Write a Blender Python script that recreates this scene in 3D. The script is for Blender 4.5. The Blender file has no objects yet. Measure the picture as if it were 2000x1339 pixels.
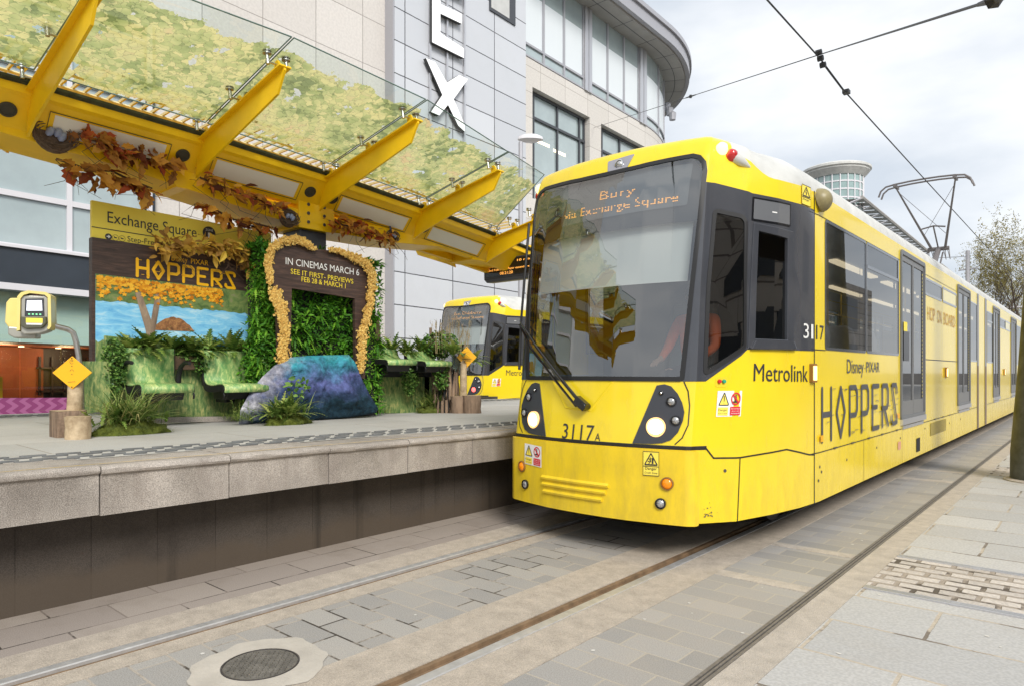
import bpy, bmesh, math, random
from mathutils import Vector, Matrix
R=math.radians
SC=bpy.context.scene
COL=SC.collection
# ------------------------------------------------------------------ camera
F_PX,HOR,CXP=1320.,725.,1000.          # focal length, horizon row and centre column on the 2000 px photograph
YAW=math.atan((2149.-CXP)/F_PX); CA,SA=math.cos(YAW),math.sin(YAW); CAMH=1.48
cam=bpy.data.objects.new('camera',bpy.data.cameras.new('camera')); COL.objects.link(cam)
cam.location=(0,0,CAMH); cam.rotation_euler=(R(90),0,YAW)
cam.data.sensor_width=36; cam.data.lens=36*F_PX/2000.; cam.data.shift_y=(HOR-669.5)/2000.
cam.data.clip_start=.05; cam.data.clip_end=2000
SC.camera=cam
# ------------------------------------------------------------------ light
SUN_EL,SUN_AZ=R(38),R(122)              # azimuth clockwise from +Y
w=bpy.data.worlds.new('World'); SC.world=w; w.use_nodes=True
nt=w.node_tree; nt.nodes.clear(); N=nt.nodes.new; LK=nt.links.new
out=N('ShaderNodeOutputWorld'); bg=N('ShaderNodeBackground'); bg.inputs['Strength'].default_value=.13
sky=N('ShaderNodeTexSky'); sky.sky_type='NISHITA'; sky.sun_disc=False; sky.sun_elevation=SUN_EL; sky.sun_rotation=SUN_AZ
tc=N('ShaderNodeTexCoord'); mp=N('ShaderNodeMapping'); mp.inputs['Scale'].default_value=(1.5,1.5,4.2); mp.inputs['Rotation'].default_value=(0.1,0.2,.9)
nz=N('ShaderNodeTexNoise'); nz.inputs['Scale'].default_value=1.7; nz.inputs['Detail'].default_value=6; nz.inputs['Roughness'].default_value=.5
rp=N('ShaderNodeValToRGB'); rp.color_ramp.elements[0].position=.36; rp.color_ramp.elements[0].color=(4.0,4.35,4.8,1)
rp.color_ramp.elements[1].position=.60; rp.color_ramp.elements[1].color=(6.1,6.2,6.3,1)
mx=N('ShaderNodeMix'); mx.data_type='RGBA'; mx.inputs[0].default_value=.93
LK(tc.outputs['Generated'],mp.inputs[0]); LK(mp.outputs[0],nz.inputs['Vector']); LK(nz.outputs['Fac'],rp.inputs[0])
LK(sky.outputs[0],mx.inputs[6]); LK(rp.outputs[0],mx.inputs[7]); LK(mx.outputs[2],bg.inputs['Color']); LK(bg.outputs[0],out.inputs[0])
sl=bpy.data.lights.new('sun','SUN'); sl.energy=2.4; sl.angle=R(22); sl.color=(1,.96,.9)
so=bpy.data.objects.new('sun',sl); COL.objects.link(so)
so.rotation_euler=(R(90)-SUN_EL,0,R(180)-SUN_AZ+0)
SC.view_settings.view_transform='Standard'; SC.view_settings.look='None'; SC.view_settings.exposure=.47; SC.view_settings.gamma=1
SC.cycles.max_bounces=8; SC.cycles.transparent_max_bounces=24; SC.cycles.caustics_reflective=False; SC.cycles.caustics_refractive=False
# ------------------------------------------------------------------ pixel (2000 px photo) -> point on a real plane
def ray(px,py):
    u=(px-CXP)/F_PX
    return (CA*u-SA, SA*u+CA, (HOR-py)/F_PX)
def onX(px,py,X): r=ray(px,py); D=X/r[0]; return Vector((X,r[1]*D,CAMH+r[2]*D))
def onY(px,py,Y): r=ray(px,py); D=Y/r[1]; return Vector((r[0]*D,Y,CAMH+r[2]*D))
def onZ(px,py,z): r=ray(px,py); D=(z-CAMH)/r[2]; return Vector((r[0]*D,r[1]*D,z))
def PLAT(Y): return .914-.0093*Y
def onP(px,py):
    z=.9
    for _ in range(12): p=onZ(px,py,z); z=PLAT(p[1])
    return onZ(px,py,z)
SH=-.022                                 # shelter and buildings fall this much per metre against the track
# ------------------------------------------------------------------ mesh helpers
class MB:
    def __init__(s): s.v=[];s.f=[];s.m=[];s.r=[]
    def add(s,vs,fs,mi=0,r=None):
        b=len(s.v); s.v+= [Vector(v) for v in vs]
        for f in fs:
            s.f.append([b+i for i in f]); s.m.append(mi); s.r.append(random.random() if r is None else r)
    def box(s,x0,x1,y0,y1,z0,z1,mi=0,sh=0):
        vs=[(x,y,z+sh*y) for z in (z0,z1) for y in (y0,y1) for x in (x0,x1)]
        s.add(vs,[(0,2,3,1),(4,5,7,6),(0,1,5,4),(2,6,7,3),(0,4,6,2),(1,3,7,5)],mi)
    def obox(s,c,ax,ay,az,mi=0):
        c,ax,ay,az=map(Vector,(c,ax,ay,az))
        vs=[c+ax*i+ay*j+az*k for k in (-1,1) for j in (-1,1) for i in (-1,1)]
        s.add(vs,[(0,2,3,1),(4,5,7,6),(0,1,5,4),(2,6,7,3),(0,4,6,2),(1,3,7,5)],mi)
    def prism(s,pts,d,mi=0):             # polygon in space pushed along vector d
        n=len(pts); d=Vector(d); a=[Vector(p) for p in pts]; b=[p+d for p in a]
        s.add(a+b,[list(range(n))[::-1],list(range(n,2*n))]+[(i,(i+1)%n,n+(i+1)%n,n+i) for i in range(n)],mi)
    def tube(s,pts,r,n=8,mi=0,cap=True):
        pts=[Vector(p) for p in pts]; rings=[]; up=Vector((0,0,1)); vs=[]
        for i,p in enumerate(pts):
            t=(pts[min(i+1,len(pts)-1)]-pts[max(i-1,0)])
            t=t.normalized() if t.length>1e-9 else Vector((0,0,1))
            a=t.cross(up); 
            if a.length<1e-3: a=t.cross(Vector((1,0,0)))
            a.normalize(); b=t.cross(a)
            rr=r[i] if isinstance(r,(list,tuple)) else r
            for k in range(n):
                an=2*math.pi*k/n; vs.append(p+a*(math.cos(an)*rr)+b*(math.sin(an)*rr))
        fs=[]
        for i in range(len(pts)-1):
            for k in range(n): fs.append((i*n+k,i*n+(k+1)%n,(i+1)*n+(k+1)%n,(i+1)*n+k))
        if cap: fs.append(list(range(n))[::-1]); fs.append([(len(pts)-1)*n+k for k in range(n)])
        s.add(vs,fs,mi)
    def lathe(s,prof,c,n=20,axis=(0,0,1),mi=0):
        c=Vector(c); ax=Vector(axis).normalized(); a=ax.cross(Vector((0,0,1)))
        if a.length<1e-3: a=Vector((1,0,0))
        a.normalize(); b=ax.cross(a); vs=[]
        for r,h in prof:
            for k in range(n):
                an=2*math.pi*k/n; vs.append(c+ax*h+a*(r*math.cos(an))+b*(r*math.sin(an)))
        fs=[(i*n+k,i*n+(k+1)%n,(i+1)*n+(k+1)%n,(i+1)*n+k) for i in range(len(prof)-1) for k in range(n)]
        fs.append(list(range(n))[::-1]); fs.append([(len(prof)-1)*n+k for k in range(n)])
        s.add(vs,fs,mi)
    def build(s,name,mats,parent=None,smooth=None,bevel=0,rnd=False,recalc=True):
        me=bpy.data.meshes.new(name)
        o=(parent_origin(parent) if parent else Vector((0,0,0)))
        used=sorted({i for f in s.f for i in f}); mp_={i:k for k,i in enumerate(used)}
        me.from_pydata([s.v[i]-o for i in used],[],[[mp_[i] for i in f] for f in s.f])
        if not isinstance(mats,(list,tuple)): mats=[mats]
        for m in mats: me.materials.append(m)
        me.polygons.foreach_set('material_index',[min(i,len(mats)-1) for i in s.m])
        if rnd:
            at=me.attributes.new('rnd','FLOAT','FACE'); at.data.foreach_set('value',s.r)
        me.update()
        if recalc:
            bm=bmesh.new(); bm.from_mesh(me); bmesh.ops.recalc_face_normals(bm,faces=bm.faces); bm.to_mesh(me); bm.free()
        if smooth is not None:
            me.polygons.foreach_set('use_smooth',[True]*len(me.polygons)); me.set_sharp_from_angle(angle=R(smooth))
        ob=bpy.data.objects.new(name,me); COL.objects.link(ob)
        if parent: ob.parent=parent
        if bevel:
            bv=ob.modifiers.new('bevel','BEVEL'); bv.width=bevel; bv.segments=2; bv.limit_method='ANGLE'; bv.angle_limit=R(40)
        return ob
def parent_origin(p):
    o=Vector((0,0,0))
    while p: o=o+p.location; p=p.parent
    return o
def thing(name,label,cat,loc,group=None):
    o=bpy.data.objects.new(name,None); COL.objects.link(o); o.location=Vector(loc); o.empty_display_size=.2
    o['label']=label; o['category']=cat
    if group: o['group']=group
    return o
def tag(o,label,cat,group=None):
    o['label']=label; o['category']=cat
    if group: o['group']=group
    return o
def struct(o): o['kind']='structure'; return o
def stuff(o): o['kind']='stuff'; return o
# ------------------------------------------------------------------ flat lettering
_tc={}
def text2d(s,align=0.):
    cu=bpy.data.curves.new('t','FONT'); cu.body=s; cu.size=1; cu.resolution_u=3
    ob=bpy.data.objects.new('t',cu); COL.objects.link(ob)
    dg=bpy.context.evaluated_depsgraph_get(); me=ob.evaluated_get(dg).to_mesh()
    vs=[(v.co.x,v.co.y) for v in me.vertices]; fs=[tuple(p.vertices) for p in me.polygons]
    ob.evaluated_get(dg).to_mesh_clear(); bpy.data.objects.remove(ob); bpy.data.curves.remove(cu)
    return vs,fs
def put_text(mb,s,fn,mi=0):
    """fn maps (x along 0..1 of the line's width, y in cap heights) to a point"""
    vs,fs=text2d(s); x0=min(v[0] for v in vs); x1=max(v[0] for v in vs); ch=.729
    mb.add([fn((x-x0)/(x1-x0),y/ch) for x,y in vs],fs,mi)
def line_map(A,B,up,off=(0,0,0),lat=0):  # baseline A->B, cap-height vector up
    A,B,up,off=map(Vector,(A,B,up,off))
    return lambda x,y: A+(B-A)*x+up*y+off
def bold(mb0,d): pass
# ------------------------------------------------------------------ materials
def mat(name,col,rough=.5,metal=0.,var=0.,vs=4.,col2=None,bump=0.,bs=40.,spec=.5,coat=0.,emit=None,es=0.,world=True,streak=False):
    m=bpy.data.materials.new(name); m.use_nodes=True; t=m.node_tree; b=t.nodes['Principled BSDF']
    b.inputs['Base Color'].default_value=(*col,1); b.inputs['Roughness'].default_value=rough; b.inputs['Metallic'].default_value=metal
    b.inputs['Specular IOR Level'].default_value=spec; b.inputs['Coat Weight'].default_value=coat; b.inputs['Coat Roughness'].default_value=.06
    if emit: b.inputs['Emission Color'].default_value=(*emit,1); b.inputs['Emission Strength'].default_value=es
    if var or bump:
        c=t.nodes.new('ShaderNodeTexCoord'); vec=c.outputs['Object']
        if streak:
            q=t.nodes.new('ShaderNodeMapping'); q.inputs['Scale'].default_value=(1,1,.12); t.links.new(vec,q.inputs[0]); vec=q.outputs[0]
        if var:
            n=t.nodes.new('ShaderNodeTexNoise'); n.inputs['Scale'].default_value=vs; n.inputs['Detail'].default_value=7; n.inputs['Roughness'].default_value=.62
            t.links.new(vec,n.inputs['Vector'])
            r=t.nodes.new('ShaderNodeValToRGB'); r.color_ramp.elements[0].position=.32; r.color_ramp.elements[1].position=.68
            k=col2 or tuple(max(0,x*(1-var)) for x in col)
            r.color_ramp.elements[0].color=(*k,1); r.color_ramp.elements[1].color=(*[min(1,x*(1+var*.35)) for x in col],1)
            t.links.new(n.outputs['Fac'],r.inputs[0]); t.links.new(r.outputs[0],b.inputs['Base Color'])
        if bump:
            n=t.nodes.new('ShaderNodeTexNoise'); n.inputs['Scale'].default_value=bs; n.inputs['Detail'].default_value=4; t.links.new(c.outputs['Object'],n.inputs['Vector'])
            u=t.nodes.new('ShaderNodeBump'); u.inputs['Strength'].default_value=bump; u.inputs['Distance'].default_value=.01
            t.links.new(n.outputs['Fac'],u.inputs['Height']); t.links.new(u.outputs[0],b.inputs['Normal'])
    return m
def ramp_mat(name,stops,rough=.6,trans=.25,attr='rnd',spec=.3):
    """leaf and petal material: one random colour per face from a ramp, slightly translucent"""
    m=bpy.data.materials.new(name); m.use_nodes=True; t=m.node_tree; b=t.nodes['Principled BSDF']; o=t.nodes['Material Output']
    a=t.nodes.new('ShaderNodeAttribute'); a.attribute_name=attr
    r=t.nodes.new('ShaderNodeValToRGB'); e=r.color_ramp.elements
    for i,(p,c) in enumerate(stops):
        el=e[i] if i<2 else e.new(p)
        el.position=p; el.color=(*c,1)
    t.links.new(a.outputs['Fac'],r.inputs[0]); t.links.new(r.outputs[0],b.inputs['Base Color'])
    b.inputs['Roughness'].default_value=rough; b.inputs['Specular IOR Level'].default_value=spec
    if trans:
        tr=t.nodes.new('ShaderNodeBsdfTranslucent'); t.links.new(r.outputs[0],tr.inputs[0])
        mx=t.nodes.new('ShaderNodeMixShader'); mx.inputs[0].default_value=trans
        t.links.new(b.outputs[0],mx.inputs[1]); t.links.new(tr.outputs[0],mx.inputs[2]); t.links.new(mx.outputs[0],o.inputs[0])
    return m
def schlick(t,base,top=.85):
    """reflectance rising towards grazing view, the same from both sides of a pane"""
    lw=t.nodes.new('ShaderNodeLayerWeight'); lw.inputs[0].default_value=.5
    p=t.nodes.new('ShaderNodeMath'); p.operation='POWER'; p.inputs[1].default_value=3.6; t.links.new(lw.outputs['Facing'],p.inputs[0])
    a=t.nodes.new('ShaderNodeMath'); a.operation='MULTIPLY_ADD'; a.inputs[1].default_value=top-base; a.inputs[2].default_value=base; a.use_clamp=True; t.links.new(p.outputs[0],a.inputs[0])
    return a.outputs[0]
def glass(name,tint,refl=.06,rough=0.,top=.85):
    m=bpy.data.materials.new(name); m.use_nodes=True; t=m.node_tree; t.nodes.remove(t.nodes['Principled BSDF']); o=t.nodes['Material Output']
    tr=t.nodes.new('ShaderNodeBsdfTransparent'); tr.inputs[0].default_value=(*tint,1)
    gl=t.nodes.new('ShaderNodeBsdfGlossy'); gl.inputs['Roughness'].default_value=rough
    mx=t.nodes.new('ShaderNodeMixShader'); t.links.new(schlick(t,refl,top),mx.inputs[0]); t.links.new(tr.outputs[0],mx.inputs[1]); t.links.new(gl.outputs[0],mx.inputs[2]); t.links.new(mx.outputs[0],o.inputs[0])
    return m
def masonry(name,axes,bw,bh,c1,c2,mortar,ms=.012,off=.5,rough=.8,stain=.35,stc=(.1,.09,.08),sh=0.,bump=.3,grain=0.,gs=250.,shift=(0,0),stscale=.8,spec=.3,metal=0.,stpos=(.5,.75),mort2=None):
    """slabs, setts, stone or metal panels from a brick grid laid in world metres; axes picks the two directions"""
    m=bpy.data.materials.new(name); m.use_nodes=True; t=m.node_tree; b=t.nodes['Principled BSDF']; L=t.links.new; Nn=t.nodes.new
    g=Nn('ShaderNodeNewGeometry'); sp=Nn('ShaderNodeSeparateXYZ'); L(g.outputs['Position'],sp.inputs[0])
    def ch(k):
        if k=='z' and sh:
            mu=Nn('ShaderNodeMath'); mu.operation='MULTIPLY_ADD'; mu.inputs[1].default_value=-sh; L(sp.outputs['Y'],mu.inputs[0]); L(sp.outputs['Z'],mu.inputs[2]); return mu.outputs[0]
        return sp.outputs[k.upper()]
    cb=Nn('ShaderNodeCombineXYZ')
    for i in (0,1):
        ad=Nn('ShaderNodeMath'); ad.inputs[1].default_value=shift[i]; L(ch(axes[i]),ad.inputs[0]); L(ad.outputs[0],cb.inputs[i])
    br=Nn('ShaderNodeTexBrick'); br.offset=off; br.inputs['Scale'].default_value=1; br.inputs['Brick Width'].default_value=bw; br.inputs['Row Height'].default_value=bh
    br.inputs['Mortar Size'].default_value=ms; br.inputs['Mortar Smooth'].default_value=.2; br.inputs['Bias'].default_value=0
    br.inputs['Color1'].default_value=(*c1,1); br.inputs['Color2'].default_value=(*c2,1); br.inputs['Mortar'].default_value=(*mortar,1)
    if mort2:                            # open, dirt filled joints here and there
        q=Nn('ShaderNodeTexNoise'); q.inputs['Scale'].default_value=1.9; q.inputs['Detail'].default_value=5; q.inputs['Roughness'].default_value=.7; L(g.outputs['Position'],q.inputs['Vector'])
        qr=Nn('ShaderNodeValToRGB'); qr.color_ramp.elements[0].position=.50; qr.color_ramp.elements[1].position=.56; qr.color_ramp.elements[0].color=(*mortar,1); qr.color_ramp.elements[1].color=(*mort2,1); L(q.outputs['Fac'],qr.inputs[0]); L(qr.outputs[0],br.inputs['Mortar'])
    wob=Nn('ShaderNodeTexNoise'); wob.inputs['Scale'].default_value=6; L(g.outputs['Position'],wob.inputs['Vector'])
    wm=Nn('ShaderNodeVectorMath'); wm.operation='SCALE'; wm.inputs['Scale'].default_value=.0 if metal or ms<.008 else .02; L(wob.outputs['Color'],wm.inputs[0])
    wa=Nn('ShaderNodeVectorMath'); L(cb.outputs[0],wa.inputs[0]); L(wm.outputs[0],wa.inputs[1]); L(wa.outputs[0],br.inputs['Vector'])
    col=br.outputs['Color']
    if grain:
        gn=Nn('ShaderNodeTexNoise'); gn.inputs['Scale'].default_value=gs; gn.inputs['Detail'].default_value=2; L(g.outputs['Position'],gn.inputs['Vector'])
        gr=Nn('ShaderNodeValToRGB'); gr.color_ramp.elements[0].position=.38; gr.color_ramp.elements[1].position=.62
        gr.color_ramp.elements[0].color=(1-grain,1-grain,1-grain,1); gr.color_ramp.elements[1].color=(1+grain*.4,)*3+(1,)
        L(gn.outputs['Fac'],gr.inputs[0]); mm=Nn('ShaderNodeMix'); mm.data_type='RGBA'; mm.blend_type='MULTIPLY'; mm.inputs[0].default_value=1
        L(col,mm.inputs[6]); L(gr.outputs[0],mm.inputs[7]); col=mm.outputs[2]
    if stain:
        s=Nn('ShaderNodeTexNoise'); s.inputs['Scale'].default_value=stscale; s.inputs['Detail'].default_value=9; s.inputs['Roughness'].default_value=.68; L(g.outputs['Position'],s.inputs['Vector'])
        sr=Nn('ShaderNodeMapRange'); sr.inputs[1].default_value=stpos[0]; sr.inputs[2].default_value=stpos[1]; sr.inputs[3].default_value=0; sr.inputs[4].default_value=stain; L(s.outputs['Fac'],sr.inputs[0])
        mm=Nn('ShaderNodeMix'); mm.data_type='RGBA'; L(sr.outputs[0],mm.inputs[0]); L(col,mm.inputs[6]); mm.inputs[7].default_value=(*stc,1); col=mm.outputs[2]
    L(col,b.inputs['Base Color']); b.inputs['Roughness'].default_value=rough; b.inputs['Specular IOR Level'].default_value=spec; b.inputs['Metallic'].default_value=metal
    if bump:
        iv=Nn('ShaderNodeMath'); iv.operation='SUBTRACT'; iv.inputs[0].default_value=1; L(br.outputs['Fac'],iv.inputs[1])
        fn=Nn('ShaderNodeTexNoise'); fn.inputs['Scale'].default_value=35; fn.inputs['Detail'].default_value=6; L(g.outputs['Position'],fn.inputs['Vector'])
        ma=Nn('ShaderNodeMath'); ma.operation='MULTIPLY_ADD'; ma.inputs[1].default_value=.35; L(fn.outputs['Fac'],ma.inputs[0]); L(iv.outputs[0],ma.inputs[2])
        bu=Nn('ShaderNodeBump'); bu.inputs['Strength'].default_value=bump; bu.inputs['Distance'].default_value=.008; L(ma.outputs[0],bu.inputs['Height']); L(bu.outputs[0],b.inputs['Normal'])
    return m
def grime(m,col=(.20,.15,.06),z0=.3,z1=1.1,amt=.5,sc=(9,9,2.5)):
    """road dirt thinning out upwards, in streaky patches"""
    t=m.node_tree; b=t.nodes['Principled BSDF']; src=b.inputs['Base Color'].links[0].from_socket; Nn=t.nodes.new; L=t.links.new
    c=Nn('ShaderNodeTexCoord'); sp=Nn('ShaderNodeSeparateXYZ'); L(c.outputs['Object'],sp.inputs[0])
    mp_=Nn('ShaderNodeMapping'); mp_.inputs['Scale'].default_value=sc; L(c.outputs['Object'],mp_.inputs[0])
    n=Nn('ShaderNodeTexNoise'); n.inputs['Scale'].default_value=1; n.inputs['Detail'].default_value=9; n.inputs['Roughness'].default_value=.72; L(mp_.outputs[0],n.inputs['Vector'])
    h=Nn('ShaderNodeMapRange'); h.inputs[1].default_value=z0; h.inputs[2].default_value=z1; h.inputs[3].default_value=.16; h.inputs[4].default_value=-.03; L(sp.outputs['Z'],h.inputs[0])
    a=Nn('ShaderNodeMath'); L(n.outputs['Fac'],a.inputs[0]); L(h.outputs[0],a.inputs[1])
    r=Nn('ShaderNodeMapRange'); r.inputs[1].default_value=.52; r.inputs[2].default_value=.86; r.inputs[3].default_value=0; r.inputs[4].default_value=amt; L(a.outputs[0],r.inputs[0])
    x=Nn('ShaderNodeMix'); x.data_type='RGBA'; L(r.outputs[0],x.inputs[0]); L(src,x.inputs[6]); x.inputs[7].default_value=(*col,1); L(x.outputs[2],b.inputs['Base Color'])
    q=Nn('ShaderNodeMath'); q.operation='MULTIPLY_ADD'; q.inputs[1].default_value=.5; q.inputs[2].default_value=b.inputs['Roughness'].default_value; L(r.outputs[0],q.inputs[0]); L(q.outputs[0],b.inputs['Roughness'])
M={}
M['yellow']=mat('tram_yellow',(.86,.645,.02),.24,coat=.35,var=.06,vs=1.2,spec=.4,bump=.12,bs=2.2)
M['yellow_dirty']=mat('tram_yellow_low',(.84,.60,.02),.34,coat=.2,var=.12,vs=2.2)
grime(M['yellow'],amt=.28); grime(M['yellow_dirty'],amt=.34)
M['beam']=mat('canopy_yellow',(.95,.58,.005),.38,var=.1,vs=3,spec=.4)
M['grey_gloss']=mat('tram_grey',(.055,.058,.068),.16,coat=.5,var=.15,vs=2)
M['black']=mat('black_rubber',(.012,.012,.013),.5)
M['blackgloss']=mat('black_gloss',(.01,.01,.012),.12,coat=.3)
M['white']=mat('white_paint',(.78,.78,.76),.4)
M['roofwhite']=mat('tram_roof',(.62,.62,.59),.5,var=.2,vs=3)
M['steel']=mat('brushed_steel',(.55,.54,.52),.32,metal=1.,var=.15,vs=30)
M['darksteel']=mat('dark_steel',(.12,.11,.11),.45,metal=.6)
M['alu']=mat('aluminium',(.62,.62,.64),.4,metal=.8)
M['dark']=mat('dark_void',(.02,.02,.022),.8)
M['charcoal']=mat('charcoal_print',(.035,.035,.037),.45)
M['red']=mat('red_print',(.62,.012,.03),.5)
M['signyellow']=mat('sign_yellow',(.92,.74,.09),.5)
M['amber']=mat('amber_lens',(.85,.24,.0),.2,coat=.5,emit=(1,.3,0),es=.15)
M['chrome']=mat('lamp_reflector',(.8,.8,.8),.12,metal=1.)
M['lampon']=mat('lamp_lit',(1,.9,.7),.3,emit=(1,.86,.62),es=5)
M['lamphalo']=mat('lamp_bowl_lit',(1,.62,.25),.3,emit=(1,.55,.2),es=.7)
M['amberon']=mat('amber_lit',(1,.6,.2),.3,emit=(1,.62,.2),es=2.6)
M['redon']=mat('red_lit',(1,.1,.1),.3,emit=(1,.12,.1),es=2.2)
M['led']=mat('led_orange',(1,.45,.08),.5,emit=(1,.42,.08),es=1.1)
# ---- tram surface: s runs along the plan outline from the nose, z is height over the rail
TL=28.4
_half=[(0,0),(.2,.006),(.4,.025),(.67,.08),(.85,.128),(.885,.15),(.903,.19),(1.1,.48),(1.22,.93),(1.3,1.36),(1.335,1.75)]
_half=_half+[(x,TL-y) for x,y in reversed(_half)]
_cum=[0.]
for _i in range(1,len(_half)):
    _cum.append(_cum[-1]+math.hypot(_half[_i][0]-_half[_i-1][0],_half[_i][1]-_half[_i-1][1]))
LH=_cum[-1]
def lean(z):
    pts=[(0,0),(.9,0),(1.41,.085),(2.2,.16),(3.0,.27),(3.2,.32),(3.3,.36),(4,.7)]
    for (a,b),(c2,d) in zip(pts,pts[1:]):
        if z<=c2: return b+(d-b)*(z-a)/(c2-a)
    return pts[-1][1]
def plan(s):
    sg=1 if s>=0 else -1; s=min(abs(s),LH-1e-6)
    for i in range(1,len(_cum)):
        if s<=_cum[i]:
            t=(s-_cum[i-1])/(_cum[i]-_cum[i-1]); a,b=_half[i-1],_half[i]
            dx,dy=(b[0]-a[0])/(_cum[i]-_cum[i-1]),(b[1]-a[1])/(_cum[i]-_cum[i-1])
            return sg*(a[0]+(b[0]-a[0])*t),a[1]+(b[1]-a[1])*t,sg*dy,-dx
def S(s,z,off=0.):
    x,y,nx,ny=plan(s)
    # smoothed normal
    if abs(s)<.9:
        e=.12
        x1,y1,_,_=plan(s-e); x2,y2,_,_=plan(s+e); d=math.hypot(x2-x1,y2-y1) or 1
        nx,ny=(y2-y1)/d,-(x2-x1)/d
    yf=min(y,TL-y); w=1 if yf<.3 else max(0.,1-(yf-.3)/1.2)
    w=w*w*(3-2*w)
    y2=y+ (lean(z)*w if y<TL/2 else -lean(z)*w)
    return (x+nx*off,y2+ny*off,z)
def s_of_y(y):   # right side arc length at local y
    for i in range(1,len(_half)):
        if _half[i][1]>=y: 
            t=(y-_half[i-1][1])/(_half[i][1]-_half[i-1][1]); return _cum[i-1]+t*(_cum[i]-_cum[i-1])
# ------------------------------------------------------------------ ground, tracks, pavement
Y0,Y1=-6.,90.
M['slate']=masonry('slate_setts',('x','y'),.36,.185,(.31,.30,.285),(.40,.38,.35),(.42,.375,.32),ms=.0075,mort2=(.06,.05,.04),rough=.75,stain=.5,stc=(.44,.385,.32),stscale=1.1,bump=.35,grain=.22,gs=160,stpos=(.45,.75))
M['slate2']=masonry('slate_setts_wide',('x','y'),.34,.2,(.30,.29,.275),(.40,.38,.355),(.44,.395,.33),ms=.006,rough=.7,stain=.4,stc=(.42,.36,.29),stscale=.9,bump=.3,grain=.2,gs=160,stpos=(.45,.75),shift=(.1,.05))
M['apron']=masonry('apron_slabs',('y','x'),.62,.34,(.33,.285,.25),(.385,.335,.29),(.25,.21,.18),ms=.006,mort2=(.06,.05,.042),rough=.8,stain=.6,stc=(.20,.16,.125),stscale=1.3,bump=.3,grain=.2,gs=200)
M['flags']=masonry('flagstones',('x','y'),.95,.56,(.43,.425,.415),(.52,.51,.49),(.48,.42,.34),ms=.011,mort2=(.20,.17,.14),rough=.78,stain=.35,stc=(.36,.32,.27),stscale=.7,bump=.45,grain=.12,gs=60,shift=(.25,.17))
M['setts']=masonry('worn_setts',('x','y'),.235,.125,(.48,.44,.40),(.60,.55,.50),(.36,.31,.26),ms=.018,mort2=(.12,.10,.08),rough=.85,stain=.4,stc=(.3,.25,.2),stscale=2.,bump=1.,grain=.15,gs=60)
M['conc']=mat('track_concrete',(.49,.425,.35),.85,var=.2,vs=9,bump=.7,bs=130)
M['conc2']=mat('band_concrete',(.50,.445,.38),.85,var=.2,vs=9,bump=.6,bs=120)
M['rail']=mat('rail_head',(.62,.61,.60),.42,metal=.55,var=.2,vs=12)
M['rust']=mat('rail_rust',(.23,.15,.085),.75,var=.45,vs=9)
M['asph']=mat('street_bed',(.12,.11,.10),.9,var=.3,vs=1.)
def sheet(name,x0,x1,y0,y1,z,m,t=.06):
    b=MB(); b.box(x0,x1,y0,y1,z-t,z); return struct(b.build(name,m))
g=MB(); g.add([(-400,-200,-.07),(400,-200,-.07),(400,700,-.07),(-400,700,-.07)],[(0,1,2,3)]); struct(g.build('ground',M['asph']))
sheet('paving_under_platform',-4.96,-4.283,Y0,Y1,0.,M['apron'])
sheet('track_concrete',-4.28,-3.99,Y0,Y1,.002,M['conc'])
sheet('track_concrete',-3.862,-3.69,Y0,Y1,.002,M['conc'])
sheet('paving_between_rails',-3.687,-2.943,Y0,Y1,0.,M['slate'])
sheet('track_concrete',-2.94,-2.585,Y0,Y1,.002,M['conc'])
sheet('track_concrete',-2.42,-2.133,Y0,Y1,.002,M['conc'])
sheet('road_paving',-2.13,-1.483,Y0,Y1,0.,M['slate2'])
sheet('concrete_band',-1.412,-1.232,Y0,Y1,.001,M['conc2'])
sheet('pavement',-1.229,40,Y0,Y1,.003,M['flags'])
for ya,yb in ((4.70,4.84),(5.81,5.92),(10.6,10.78),(11.7,11.86),(16.6,16.76)):
    sheet('cross_band',-2.128,-1.485,ya,yb,.004,M['conc2'],t=.03)
sheet('sett_patch',-1.226,6,5.13,6.09,.007,M['setts'],t=.03)
sheet('sett_patch',-1.226,6,11.75,12.9,.007,M['setts'],t=.03)
# grooved tram rails: polished head, rusty groove and guard lip
def rail(label,xh,grv):                  # xh: head centre, grv: +1 groove on the right of the head
    r=thing('tram_rail',label,'rail',(xh,3,0),'grooved street rails')
    b=MB(); b.box(xh-.034,xh+.034,Y0,Y1,-.07,.006); b.build('rail_head',M['rail'],r,bevel=.006)
    b=MB(); xa=xh+grv*.036; xb=xh+grv*.085; b.box(min(xa,xb),max(xa,xb),Y0,Y1,-.07,-.016)
    xa=xh+grv*.087; xb=xh+grv*.118 if grv<0 else xh+grv*.1; b.box(min(xa,xb),max(xa,xb),Y0,Y1,-.07,.003)
    b.build('groove',M['rust'],r)
rail('polished grooved rail nearest the platform wall',-3.95,1)
rail('polished grooved rail nearest the pavement',-2.456,-1)
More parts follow.
